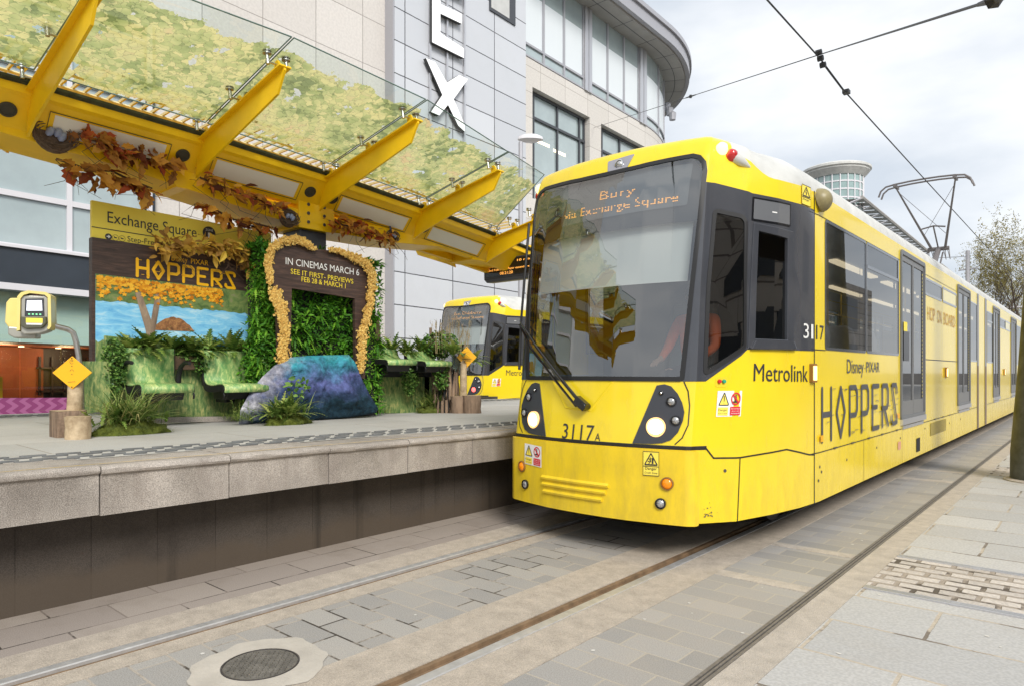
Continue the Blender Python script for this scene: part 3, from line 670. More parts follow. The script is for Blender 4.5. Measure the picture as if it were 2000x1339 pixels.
    b.build('wiper_recess',M['yellow'],tr,smooth=50)
    # windows and doors along both sides
    for g in (1,-1):
        f=(lambda q:q) if g>0 else mir
        for k,a,c,z0,z1 in side:
            s0,s1=sy(a),sy(c); q=rect(s0,s1,z0,z1,.04)
            b=MB(); panel(b,f(inset(q,-.012)),[f(inset(q,.014 if k=='window' else .022))],off=.006,thick=.03)
            if k=='window' and (8<a<8.1 or a in (18.4,27.05)): panel(b,f(rect(s0,s1,2.60,2.635,0)),off=.006,thick=.02); panel(b,f(rect(s1-.06,s1-.02,2.63,z1,0)),off=.007,thick=.02)
            wn=b.build('window',M['grey_gloss'],tr)
            b=MB(); panel(b,f(inset(q,.002)),off=.001); b.build('pane',M['win'] if not (k=='toplight' and a in (12.76,22.3)) else M['ywin'],wn)
        for a,c in doors:
            s0,s1=sy(a),sy(c); sm=(s0+s1)/2; q=rect(s0,s1,.88,3.0,.04)
            b=MB(); panel(b,f(inset(q,-.03)),[f(inset(q,.03))],off=.02,thick=.06); dr=b.build('door',M['doorframe'],tr,bevel=.005)
            for u,v in ((s0+.03,sm-.006),(sm+.006,s1-.03)):
                lf=[(u,.91),(v,.91),(v,2.97),(u,2.97)]; gl=[(u+.035,1.10),(v-.035,1.10),(v-.035,2.90),(u+.035,2.90)]
                b=MB(); panel(b,f(lf),[f(gl)],off=.004,thick=.03); le=b.build('door_leaf',M['kick'],dr)
                b=MB(); panel(b,f(inset(gl,-.005)),off=-.006); b.build('pane',M['win'],le)
                b=MB(); zz=1.12
                e=u+.045 if u<sm-.1 else v-.075
                while zz<2.86: panel(b,f([(e,zz),(e+.03,zz),(e+.03,zz+.03),(e,zz+.03)]),off=-.002); zz+=.052
                b.build('edge_marking',M['ticks'],le)
            b=MB(); panel(b,f([(s0-.02,.80),(s1+.02,.80),(s1+.02,.872),(s0-.02,.872)]),off=.03,thick=.04); panel(b,f([(s0+.1,.745),(s1-.1,.745),(s1-.1,.785),(s0+.1,.785)]),off=.015,thick=.02); b.build('step',M['alu'],dr)
        # articulation
        b=MB()
        for a,c in ((16.78,17.02),(18.0,18.3)):
            panel(b,f([(sy(a),1.6),(sy(c),1.6),(sy(c),3.08),(sy(a),3.08)]),off=.006); 
            panel(b,f([(sy(a),.31),(sy(c),.31),(sy(c),1.6),(sy(a),1.6)]),off=.006,mi=1)
        b.build('bellows',[M['bellow'],M['bellowlow']],tr)
    # inside the saloon
    s0=2.75
    hs=[]
    for k,a,c,z0,z1 in side: hs.append(rect(sy(a)-.01,sy(c)+.01,z0-.01,z1+.01,0))
    for a,c in doors: hs.append(rect(sy(a),sy(c),.95,2.98,0))
    for g in (1,-1):
        f=(lambda q:q) if g>0 else mir
        # mid-height split keeps the outline and the holes apart
        b=MB(); panel(b,f([(s0,.9),(sy(31),.9),(sy(31),3.03),(s0,3.03)]),[f(h_) for h_ in hs],off=-.06); b.build('interior_lining',M['lining'],tr)
    b=MB(); b.box(TO.x-1.27,TO.x+1.27,TO.y+2.0,TO.y+26.5,.88,.92); b.build('floor',M['darkgrey'],tr)
    b=MB(); b.box(TO.x-1.2,TO.x+1.2,TO.y+1.9,TO.y+26.5,3.03,3.06); b.box(TO.x-.8,TO.x+.8,TO.y+.7,TO.y+1.9,3.2,3.23); b.build('ceiling',M['lining'],tr)
    b=MB()
    for x in (-.45,.45):
        for k in range(8): b.box(TO.x+x-.06,TO.x+x+.06,TO.y+2.3+k*3,TO.y+4.6+k*3,3.0,3.025)
    b.build('ceiling_light',M['litint'],tr)
    if full:
        for i,(x,Y) in enumerate([(x,Y) for Y in (7.0,7.95,8.9,12.2,13.2,16.2,19,21.6,22.6) for x in (.95,-.95)]):
            b=MB(); c=TO+Vector((x,Y-TO.y,0))
            pr=[(-.22,1.05),(.22,1.05),(.22,1.85),(.19,1.95),(.12,2.0),(-.12,2.0),(-.19,1.95),(-.22,1.85)]
            b.prism([c+Vector((u,.2+ (v-1.05)*.12,v)) for u,v in pr],(0,.07,0)); b.box(c.x-.22,c.x+.22,c.y-.25,c.y+.2,1.30,1.40); b.box(c.x-.05,c.x+.05,c.y-.05,c.y+.1,.9,1.32)
            b.build('passenger_seat',M['seat'],tr,bevel=.02)
        b=MB()
        for Y in (6.9,9.4,11.3,14.1,15.9,19.4,21):
            b.tube([TO+Vector((.55,Y-TO.y,.9)),TO+Vector((.55,Y-TO.y,3.03))],.017,8); b.tube([TO+Vector((-.55,Y-TO.y,.9)),TO+Vector((-.55,Y-TO.y,3.03))],.017,8)
        for x in (.55,-.55): b.tube([TO+Vector((x,2.2,2.55)),TO+Vector((x,25,2.55))],.015,8)
        b.build('grab_pole',M['pole'],tr)
    # side lamps
    for g in (1,-1):
        for s_ in (2.44,sy(13.0),sy(21.9)):
            b=MB(); panel(b,rect(g*s_-.05,g*s_+.05,1.385,1.55,.012),off=.03,thick=.03); lm=b.build('side_indicator',M['rimamb'],tr,bevel=.006)
            b=MB(); panel(b,rect(g*s_-.032,g*s_+.032,1.405,1.53,.01),off=.036,thick=.01); b.build('lens',M['amberon'],lm)
        c=T(g*2.62,3.02,.0); b=MB(); pr=[]
        for k in range(7): 
            a=k/6*math.pi/2; pr.append((.11*math.cos(a),.11*math.sin(a)))
        b.lathe(pr,c+Vector((0,0,.0)),16,axis=(g,0,.25)); b.tube([c,c+Vector((g*.03,0,-.1))],[.1,.02],12); b.build('camera_pod',M['pod'],tr,smooth=50)
M['wdisp']=mat('display_cover',(.14,.145,.155),.12,coat=.6)
M['dispback']=mat('display_surround',(.03,.031,.034),.3)
M['darkgrey']=mat('dark_plastic',(.035,.036,.04),.6)
M['charc2']=mat('lamp_panel',(.04,.042,.05),.3)
M['ledlens']=mat('led_lamp_lens',(.6,.6,.6),.15,metal=.7,var=.5,vs=60)
M['rimamb']=mat('lamp_rim',(.25,.12,.03),.4)
M['lampglass']=mat('top_lamp_cover',(.28,.28,.32),.15,coat=.5)
M['redlens']=mat('red_lens',(.5,.02,.02),.15,coat=.5)
M['doorframe']=mat('door_frame_grey',(.13,.135,.14),.35)
M['pod']=mat('camera_pod_shell',(.30,.25,.12),.4,var=.4,vs=8)
M['ywin']=mat('yellow_covered_window',(.78,.62,.06),.15,coat=.4)
tram=thing('tram','yellow and grey tram with white sun blind stopped at the near platform, nose towards us','tram',TO,'yellow trams')
build_tram(tram)
second=None
def copy_tree(o,parent=None):
    c=o.copy(); COL.objects.link(c)
    if parent: c.parent=parent
    for ch in list(o.children): copy_tree(ch,c)
    return c
second=copy_tree(tram); second.location=(-12.55,12.15,-.02)
second['label']='yellow tram behind the planting on the far track, lit destination board above its blind'
for c in list(second.children):        # the far tram shows red tail lamps in its clusters
    if c.name.startswith('headlight_cluster'):
        for k in c.children:
            if k.name.startswith('headlight'):
                k.data=k.data.copy(); k.data.materials[0]=M['charc2']
                for q in k.children: q.data=q.data.copy(); q.data.materials[0]=M['redon']
# ---- lettering and stickers on the near tram (and the front of the far one)
def T2(s,z,off=0.): return Vector((-12.55,12.15,-.02))+Vector(S(s,z,off))
b=MB(); put_text(b,'3117',tmap(-.244,.085,.91,.133,.0045)); put_text(b,'A',tmap(.098,.150,.912,.065,.0045)); b.build('fleet_number',M['charcoal'],tram)
for k,(d_,s0_,s1_) in enumerate((('3',2.25,2.36),('1',2.41,2.455))): b=MB(); put_text(b,d_,tmap(s0_,s1_,1.768,.135,.009)); b.build('fleet_digit',M['white'],tram)
b=MB(); put_text(b,'17',tmap(2.53,2.73,1.768,.135,.005)); b.build('fleet_number',M['charcoal'],tram)
b=MB(); put_text(b,'Metrolink',tmap(1.47,2.35,1.405,.15,.005,-.012)); b.build('operator_name',M['charcoal'],tram)
def led_lines(par,TT,l1,l2,e1,e2):
    b=MB()
    for s_,(a,c),z in ((l1,e1,2.975),(l2,e2,2.86)):
        vs,fs=text2d(s_); x0=min(v[0] for v in vs); x1=max(v[0] for v in vs)
        inv=[]; n=int((c-a)/.0155); rows=7
        # sample the glyphs on a dot grid so the line reads as lamps
        tri=[[vs[i] for i in f] for f in fs]
        for i in range(n):
            for j in range(-2,rows+1):
                px=x0+(x1-x0)*(i+.5)/n; py=.729*(j+.5)/rows
                for t in tri:
                    ok=True; sg=0
                    for q in range(len(t)):
                        A,B=t[q],t[(q+1)%len(t)]; cr=(B[0]-A[0])*(py-A[1])-(B[1]-A[1])*(px-A[0])
                        if abs(cr)<1e-12: continue
                        if sg==0: sg=1 if cr>0 else -1
                        elif (cr>0)!=(sg>0): ok=False; break
                    if ok:
                        s0=a+(c-a)*i/n; z0=z+.078*j/rows
                        b.add([TT(s0,z0,-.03),TT(s0+.013,z0,-.03),TT(s0+.013,z0+.0065,-.03),TT(s0,z0+.0065,-.03)],[(0,1,2,3)]); break
    b.build('lit_text',M['led'],par)
M['led2']=M['led']
dd=[c for c in tram.children if c.name.startswith('destination_display')][0]
dd2=[c for c in second.children if c.name.startswith('destination_display')][0]
led_lines(dd,T,'Bury','via Exchange Square',(-.05,.30),(-.455,.68))
led_lines(dd2,T2,'East Didsbury','via Exchange Square',(-.33,.62),(-.45,.70))
def sticker(par,fn,kind):
    """fn(u,v,off): u,v 0..1 over the plate"""
    P=lambda pts,o: [fn(u,v,o) for u,v in pts]
    b=MB(); b.add(P([(0,0),(1,0),(1,1),(0,1)],.004),[(0,1,2,3)]); o=b.build('warning_sticker',M['white'] if kind=='pair' else M['signyellow'],par)
    b=MB()
    if kind=='pair':
        b.add(P([(.05,.05),(.45,.05),(.45,.36),(.05,.36)],.0055),[(0,1,2,3)]); b.add(P([(.08,.45),(.46,.45),(.27,.93)],.0055),[(0,1,2)]); b.build('yellow_panel',M['signyellow'],o)
        b=MB(); b.add(P([(.54,.05),(.94,.05),(.94,.38),(.54,.38)],.0055),[(0,1,2,3)])
        n=18; rg=[(.74+.19*math.cos(2*math.pi*k/n)*r,.69+.25*math.sin(2*math.pi*k/n)*r) for r in (1,.78) for k in range(n)]
        b.add(P(rg,.0055),[(k,(k+1)%n,n+(k+1)%n,n+k) for k in range(n)]); b.add(P([(.60,.84),(.64,.88),(.88,.54),(.84,.5)],.0065),[(0,1,2,3)]); b.build('prohibition_ring',M['red'],o)
        b=MB()
        for A,B in (((.08,.45),(.27,.93)),((.27,.93),(.46,.45)),((.46,.45),(.08,.45))):
            dx,dy=B[0]-A[0],B[1]-A[1]; L=math.hypot(dx,dy); nx,ny=-dy/L*.018,dx/L*.018; b.add(P([(A[0]-nx,A[1]-ny),(B[0]-nx,B[1]-ny),(B[0]+nx,B[1]+ny),(A[0]+nx,A[1]+ny)],.0065),[(0,1,2,3)])
        b.add(P([(.255,.58),(.285,.58),(.29,.8),(.25,.8)],.0065),[(0,1,2,3)]); b.add(P([(.255,.51),(.285,.51),(.285,.545),(.255,.545)],.0065),[(0,1,2,3)])
        b.add(P([(.70,.56),(.78,.56),(.77,.76),(.71,.76)],.0062),[(0,1,2,3)]); b.add(P([(.71,.78),(.77,.78),(.77,.84),(.71,.84)],.0062),[(0,1,2,3)]); b.add(P([(.62,.54),(.86,.54),(.86,.59),(.62,.59)],.006),[(0,1,2,3)])
        put_text(b,'Danger',lambda x,y: fn(.07+.36*x,.22+.09*y,.0065)); put_text(b,'Risk of death',lambda x,y: fn(.08+.34*x,.10+.05*y,.0065)); b.build('symbol',M['charcoal'],o)
        b=MB(); put_text(b,'Do not stand',lambda x,y: fn(.57+.34*x,.28+.055*y,.0065)); put_text(b,'on or use',lambda x,y: fn(.60+.28*x,.19+.055*y,.0065)); put_text(b,'footboards',lambda x,y: fn(.58+.32*x,.10+.055*y,.0065)); b.build('words',M['white'],o)
    else:
        def ln(A,B,w):
            dx,dy=B[0]-A[0],B[1]-A[1]; L=math.hypot(dx,dy); nx,ny=-dy/L*w,dx/L*w; b.add(P([(A[0]-nx,A[1]-ny),(B[0]-nx,B[1]-ny),(B[0]+nx,B[1]+ny),(A[0]+nx,A[1]+ny)],.0065),[(0,1,2,3)])
        for A,B in (((.1,.45),(.9,.45)),((.9,.45),(.5,.93)),((.5,.93),(.1,.45))): ln(A,B,.03)
        if kind=='crush':
            b.add(P([(.55,.5),(.66,.5),(.66,.74),(.55,.74)],.0065),[(0,1,2,3)]); ln((.36,.5),(.5,.6),.02); ln((.3,.58),(.5,.63),.02); ln((.36,.7),(.5,.66),.02); ln((.44,.76),(.52,.7),.02)
            put_text(b,'Danger',lambda x,y: fn(.13+.74*x,.24+.12*y,.0065)); put_text(b,'Crush Zone',lambda x,y: fn(.1+.8*x,.08+.08*y,.0065))
        else:
            ln((.52,.8),(.44,.64),.03); ln((.44,.64),(.56,.64),.025); ln((.56,.64),(.48,.5),.03); put_text(b,'Danger',lambda x,y: fn(.15+.7*x,.24+.1*y,.0065))
        for a,c in (((0,0),(1,0)),((1,0),(1,1)),((1,1),(0,1)),((0,1),(0,0)),((0,.38),(1,.38))): ln(a,c,.012)
        b.build('symbol',M['charcoal'],o)
for par,TT in ((tram,T),(second,T2)):
    sticker(par,lambda u,v,o: TT(-.69+.235*u,.648+.185*v-.012*u,.036+o),'pair')
    sticker(par,lambda u,v,o: TT(1.10+.225*u,1.13+.2*v,.002+o),'pair')
    sticker(par,lambda u,v,o: TT(.542+.125*u,.672+.185*v,.036+o),'crush')
    sticker(par,lambda u,v,o: TT(2.215+.19*u,2.925+.17*v,.002+o),'volt')
b=MB(); put_text(b,'Metrolink',lambda x,y: T2(1.47+.88*x,1.405+.15*y-.012*x,.005)); b.build('operator_name',M['charcoal'],second)
# emergency buttons beside the cab
b=MB(); panel(b,rect(1.075,1.18,1.36,1.44,.02),off=-.004+.008,thick=.004); bx=b.build('button_recess',M['yellow_dirty'],tram)
b=MB(); c=T(1.105,1.405,.01); b.lathe([(.016,0),(.014,.014),(0,.015)],c,12,axis=(.8,-.5,0)); b.build('red_button',M['red'],bx)
M['green']=mat('green_button',(.02,.35,.2),.4); b=MB(); c=T(1.145,1.405,.01); b.lathe([(.016,0),(.014,.014),(0,.015)],c,12,axis=(.8,-.5,0)); b.build('green_button',M['green'],bx)
# big film lettering on the side: angular strokes with ragged scan-line ticks
GL={'H':[[(0,0),(0,1)],[(.6,0),(.6,1)],[(0,.5),(.6,.5)]],'O':[[(.3,1),(0,.5),(.3,0),(.6,.5),(.3,1)]],
'P':[[(0,0),(0,1),(.48,1),(.6,.88),(.6,.52),(.48,.4),(0,.4)]],'E':[[(.6,1),(0,1),(0,0),(.6,0)],[(0,.5),(.42,.5)]],
'R':[[(0,0),(0,1),(.48,1),(.6,.88),(.6,.56),(.48,.44),(0,.44)],[(.2,.44),(.6,0)]],'S':[[(.6,.8),(.6,.9),(.5,1),(.04,1),(.6,.02),(.12,.0),(0,.1),(0,.2)]]}
def strokes(mb,word,fn,cell,th,asp,mi=0):
    """fn(x,y,o); x in letter cells, y in letter heights; th stroke half width in letter heights; asp: height over cell width"""
    o=0
    for i,chx in enumerate(word):
        for pl in GL[chx]:
            for A,B in zip(pl,pl[1:]):
                ax,ay,bx,by=A[0]*asp_w(cell)+0,A[1],B[0]*asp_w(cell),B[1]
                dx,dy=(bx-ax)*asp,by-ay; L=math.hypot(dx,dy) or 1; ux,uy=dx/L,dy/L; n=5; pts=[]
                for e,(px,py) in ((1,(bx,by)),(-1,(ax,ay))):
                    for k in range(n+1):
                        an=-math.pi/2+math.pi*k/n; ca,sa=math.cos(an)*e,math.sin(an)*e
                        pts.append((i+px+(ux*ca-uy*sa)*th/asp,py+(uy*ca+ux*sa)*th))
                o+=.00035; mb.add([fn(x,y,o) for x,y in pts],[list(range(len(pts)))],mi)
def asp_w(c): return c
HOPS0,HOPS1=sy(6.50),sy(9.62)
b=MB(); cellw=(HOPS1-HOPS0)/7
strokes(b,'HOPPERS',lambda x,y,o: T(HOPS0+cellw*x,.85+.47*y,.005+o),1.02,.056,cellw/.47)
rs=random.Random(3)
for k in range(44):
    i=rs.randrange(7); x=i+rs.choice((0,.63,.3))+rs.uniform(-.16,.1); y=rs.choice((.04,.35,.42,.48,.62,.8,.97))+rs.uniform(-.03,.03); L=rs.uniform(.12,.3)
    b.add([T(HOPS0+cellw*u,.85+.47*v,.0125+k*.0001) for u,v in ((x,y),(x+L,y),(x+L,y+.012),(x,y+.012))],[(0,1,2,3)])
b.build('film_title',M['print'],tram)
b=MB(); put_text(b,'Disney',tmap(sy(7.30),sy(7.93),1.465,.15,.005)); put_text(b,'PIXAR',tmap(sy(8.04),sy(8.62),1.475,.12,.005)); panel(b,rect(sy(7.975),sy(8.0),1.51,1.525,0),off=.005); b.build('studio_name',M['print'],tram)
for w_,ya,yb in (('HOP',11.5,12.08),('ON',12.28,12.66),('BOARD',12.86,14.0)): b=MB(); put_text(b,w_,tmap(sy(ya),sy(yb),2.235,.21,.005)); b.build('slogan_word',M['hop'],tram)
b=MB()
for s_,z in ((2.62,.62),(2.67,.57),(2.585,.50),(sy(7.3),.60),(sy(8.5),.62),(sy(9.7),.64),(sy(11.3),.66),(sy(13.4),.62),(sy(14.6),.62),(1.2,.71)):
    c=T(s_,z,.001); n=(T(s_,z,.1)-T(s_,z,0)).normalized(); b.lathe([(.013,0),(.013,.004),(0,.004)],c,10,axis=n)
for Y in (6.9,7.5,8.15,8.75,9.5,12.1,12.8,13.4,14.5): panel(b,rect(sy(Y)-.05,sy(Y)+.05,.748,.762,.005),off=.012,thick=.01)
b.build('latch',M['darksteel'],tram)
b=MB(); panel(b,rect(sy(11.7),sy(13.05),.52,.71,.01),off=.005); b.build('vent_grille',M['grille'],tram)
b=MB(); panel(b,rect(sy(10.68),sy(10.93),.37,.56,.01),off=.005); b.build('step_recess',M['dark'],tram)
b=MB(); panel(b,rect(2.60,2.68,.845,.905,0),off=.0155); panel(b,rect(sy(9.5),sy(9.6),.9,.96,0),off=.0155); M['orangesq']=mat('orange_square',(.85,.42,.0),.4); b.build('reflector',M['orangesq'],tram)
M['pinksq']=mat('faded_label',(.66,.34,.22),.5); b=MB(); panel(b,rect(sy(9.55),sy(9.72),.50,.60,0),off=.005); b.build('label_plate',M['pinksq'],tram)
# destination list beside the first door pane
b=MB(); panel(b,rect(sy(9.87),sy(10.2),1.62,2.0,0),off=.008); b.build('route_notice',M['charc2'],tram)
b=MB(); panel(b,rect(sy(9.87),sy(10.08),2.0,2.12,0),off=.008); b.build('route_notice',M['signyellow'],tram)
# scuffs on the skirt corner
b=MB(); rs=random.Random(8)
for k in range(26):
    s_=1.0+rs.gauss(.06,.03); z=.36+abs(rs.gauss(0,.028)); L=rs.uniform(.004,.016); w=rs.uniform(.003,.008)
    panel(b,[(s_,z),(s_+L,z+rs.uniform(-.006,.006)),(s_+L*.9,z+w),(s_+.002,z+w)],off=.0045+k*.0001)
b.build('paint_chip',M['darksteel'],tram)
# pantograph
pg=MB(); Yp=18.9; zc=6.075; xc=-3.2
pts=[(-.98,-.26),(-.93,-.12),(-.82,-.03),(-.62,.0),(-.3,.02),(0,.025),(.3,.02),(.62,.0),(.82,-.03),(.93,-.12),(.98,-.26)]
for dy,dz in ((-.14,0),(.14,0)): pg.tube([(xc+a,Yp+dy,zc+c+dz) for a,c in pts],.022,8)
for a in (-.62,.62): pg.obox((xc+a,Yp,zc-.03),(.03,0,0),(0,.2,0),(0,0,.035))
head=pg.build('pantograph',M['pant'],tram,smooth=40)
kn=Vector((xc,20.7,4.68)); pg=MB()
for a in (-.62,.62): pg.tube([(xc+a,Yp,zc-.06),(xc+a*.25,20.68,4.70)],[.018,.032],8)
pg.tube([(xc-.26,20.0,5.12),(xc,20.0,5.17),(xc+.26,20.0,5.12)],.02,8); pg.tube([(xc-.57,19.05,5.9),(xc+.24,20.2,4.98)],.006,6); pg.tube([(xc+.57,19.05,5.9),(xc-.24,20.2,4.98)],.006,6)
pg.tube([(xc-.24,kn.y,kn.z),(xc+.24,kn.y,kn.z)],.055,10); pg.tube([(xc,20.0,5.15),kn],.018,8)
pg.tube([kn,(xc,19.0,3.5)],[.07,.085],10); pg.tube([kn+Vector((.1,0,-.1)),(xc+.1,19.6,3.6)],.02,8)
for a in (-.22,-.12,.15,.24): pg.tube([(xc+a,kn.y,kn.z-.03),(xc+a+.03,kn.y-.05,kn.z-.3),(xc+a-.02,kn.y-.12,kn.z-.05)],.009,5)
pg.build('frame',M['pant'],head,smooth=40)
# ------------------------------------------------------------------ canopy over the platform
def zr(Y): return 4.11-.00785*(Y-.7)**2
RIBS=[-4.56,-2.96,-1.36,.24,1.84,3.44,5.05,6.67,8.25]
GE={1.84:None,3.44:(572,73.5),5.05:(833,195),6.67:(993,297),8.25:(1064,342)}
XS=-8.12                                  # spine centre
edge=[]
for Y in RIBS:
    if GE.get(Y): p=onY(*GE[Y],Y); edge.append((p.x,p.z))
    else: edge.append((-5.72,4.555-.006*(Y-1.84)**2*.3))
M['film']=None
def leaf_film():
    m=bpy.data.materials.new('leaf_printed_glass'); m.use_nodes=True; t=m.node_tree; t.nodes.remove(t.nodes['Principled BSDF']); o=t.nodes['Material Output']; Nn=t.nodes.new; L=t.links.new
    g=Nn('ShaderNodeNewGeometry'); uv=Nn('ShaderNodeAttribute'); uv.attribute_name='across'
    # leaf clumps
    wz=Nn('ShaderNodeTexNoise'); wz.inputs['Scale'].default_value=13; wz.inputs['Detail'].default_value=5; L(g.outputs['Position'],wz.inputs['Vector'])
    wsn=Nn('ShaderNodeVectorMath'); wsn.operation='SCALE'; wsn.inputs['Scale'].default_value=.14; L(wz.outputs['Color'],wsn.inputs[0])
    wa=Nn('ShaderNodeVectorMath'); L(g.outputs['Position'],wa.inputs[0]); L(wsn.outputs[0],wa.inputs[1])
    v=Nn('ShaderNodeTexVoronoi'); v.inputs['Scale'].default_value=14; L(wa.outputs[0],v.inputs['Vector'])
    v2=Nn('ShaderNodeTexVoronoi'); v2.feature='DISTANCE_TO_EDGE'; v2.inputs['Scale'].default_value=14; L(wa.outputs[0],v2.inputs['Vector'])
    se=Nn('ShaderNodeSeparateColor'); L(v.outputs['Color'],se.inputs[0])
    n1=Nn('ShaderNodeTexNoise'); n1.inputs['Scale'].default_value=2.2; n1.inputs['Detail'].default_value=4; L(g.outputs['Position'],n1.inputs['Vector'])
    ad=Nn('ShaderNodeMath'); ad.operation='MULTIPLY_ADD'; ad.inputs[1].default_value=.52; L(se.outputs[0],ad.inputs[0])
    sb=Nn('ShaderNodeMath'); sb.operation='MULTIPLY_ADD'; sb.inputs[1].default_value=2.2; sb.inputs[2].default_value=-.88; L(n1.outputs['Fac'],sb.inputs[0]); L(sb.outputs[0],ad.inputs[2])
    r=Nn('ShaderNodeValToRGB'); e=r.color_ramp.elements; e[0].position=.05; e[0].color=(.24,.29,.10,1); e[1].position=1; e[1].color=(.76,.58,.28,1)
    for p_,c_ in ((.25,(.43,.48,.17)),(.45,(.60,.60,.24)),(.62,(.76,.69,.29)),(.8,(.66,.62,.27))): q=e.new(p_); q.color=(*c_,1)
    L(ad.outputs[0],r.inputs[0])
    ed=Nn('ShaderNodeMapRange'); ed.inputs[1].default_value=.0; ed.inputs[2].default_value=.05; ed.inputs[3].default_value=.52; ed.inputs[4].default_value=1; L(v2.outputs['Distance'],ed.inputs[0])
    mm=Nn('ShaderNodeMix'); mm.data_type='RGBA'; mm.blend_type='MULTIPLY'; mm.inputs[0].default_value=1; L(r.outputs[0],mm.inputs[6]); L(ed.outputs[0],mm.inputs[7])
    df=Nn('ShaderNodeBsdfDiffuse'); L(mm.outputs[2],df.inputs[0]); tl=Nn('ShaderNodeBsdfTranslucent'); L(mm.outputs[2],tl.inputs[0])
    ms=Nn('ShaderNodeMixShader'); ms.inputs[0].default_value=.7; L(df.outputs[0],ms.inputs[1]); L(tl.outputs[0],ms.inputs[2])
    # print stops short of the edges in a ragged, leafy outline
    big=Nn('ShaderNodeTexNoise'); big.inputs['Scale'].default_value=2.6; big.inputs['Detail'].default_value=8; big.inputs['Roughness'].default_value=.68; L(g.outputs['Position'],big.inputs['Vector'])
    c1=Nn('ShaderNodeMath'); c1.operation='SUBTRACT'; c1.inputs[1].default_value=.44; L(uv.outputs['Fac'],c1.inputs[0])
    c2=Nn('ShaderNodeMath'); c2.operation='ABSOLUTE'; L(c1.outputs[0],c2.inputs[0])
    c3=Nn('ShaderNodeMath'); c3.operation='MULTIPLY_ADD'; c3.inputs[1].default_value=.42; L(big.outputs['Fac'],c3.inputs[0]); L(c2.outputs[0],c3.inputs[2])
    c4=Nn('ShaderNodeMath'); c4.operation='LESS_THAN'; c4.inputs[1].default_value=.628; L(c3.outputs[0],c4.inputs[0])
    hole=Nn('ShaderNodeTexNoise'); hole.inputs['Scale'].default_value=5.5; hole.inputs['Detail'].default_value=5; L(g.outputs['Position'],hole.inputs['Vector'])
    h1=Nn('ShaderNodeMath'); h1.operation='LESS_THAN'; h1.inputs[1].default_value=.655; L(hole.outputs['Fac'],h1.inputs[0])
    h2=Nn('ShaderNodeMath'); h2.operation='MULTIPLY'; L(c4.outputs[0],h2.inputs[0]); L(h1.outputs[0],h2.inputs[1])
    h3=Nn('ShaderNodeMath'); h3.operation='MULTIPLY'; h3.inputs[1].default_value=.9; L(h2.outputs[0],h3.inputs[0])
    tr=Nn('ShaderNodeBsdfTransparent'); tr.inputs[0].default_value=(.86,.93,.90,1); gl=Nn('ShaderNodeBsdfGlossy'); gl.inputs['Roughness'].default_value=.03; 
    mg=Nn('ShaderNodeMixShader'); L(schlick(t,.05,.5),mg.inputs[0]); L(tr.outputs[0],mg.inputs[1]); L(gl.outputs[0],mg.inputs[2])
    mf=Nn('ShaderNodeMixShader'); L(h3.outputs[0],mf.inputs[0]); L(mg.outputs[0],mf.inputs[1]); L(ms.outputs[0],mf.inputs[2]); L(mf.outputs[0],o.inputs[0])
    return m
M['film']=leaf_film()
M['glassedge']=mat('glass_edge_green',(.16,.25,.22),.2,coat=.3)
M['lightpanel']=mat('frosted_light_panel',(.82,.78,.72),.45)
M['speaker']=mat('speaker_mesh',(.05,.045,.03),.7)
M['moss_edge']=mat('grimy_gutter',(.06,.065,.03),.9,var=.5,vs=9)
cano=thing('platform_canopy','curved yellow steel canopy with leaf printed glass wings over the platform','canopy',(XS,5.05,.87))
def mx(x,g): return x if g>0 else 2*XS-x
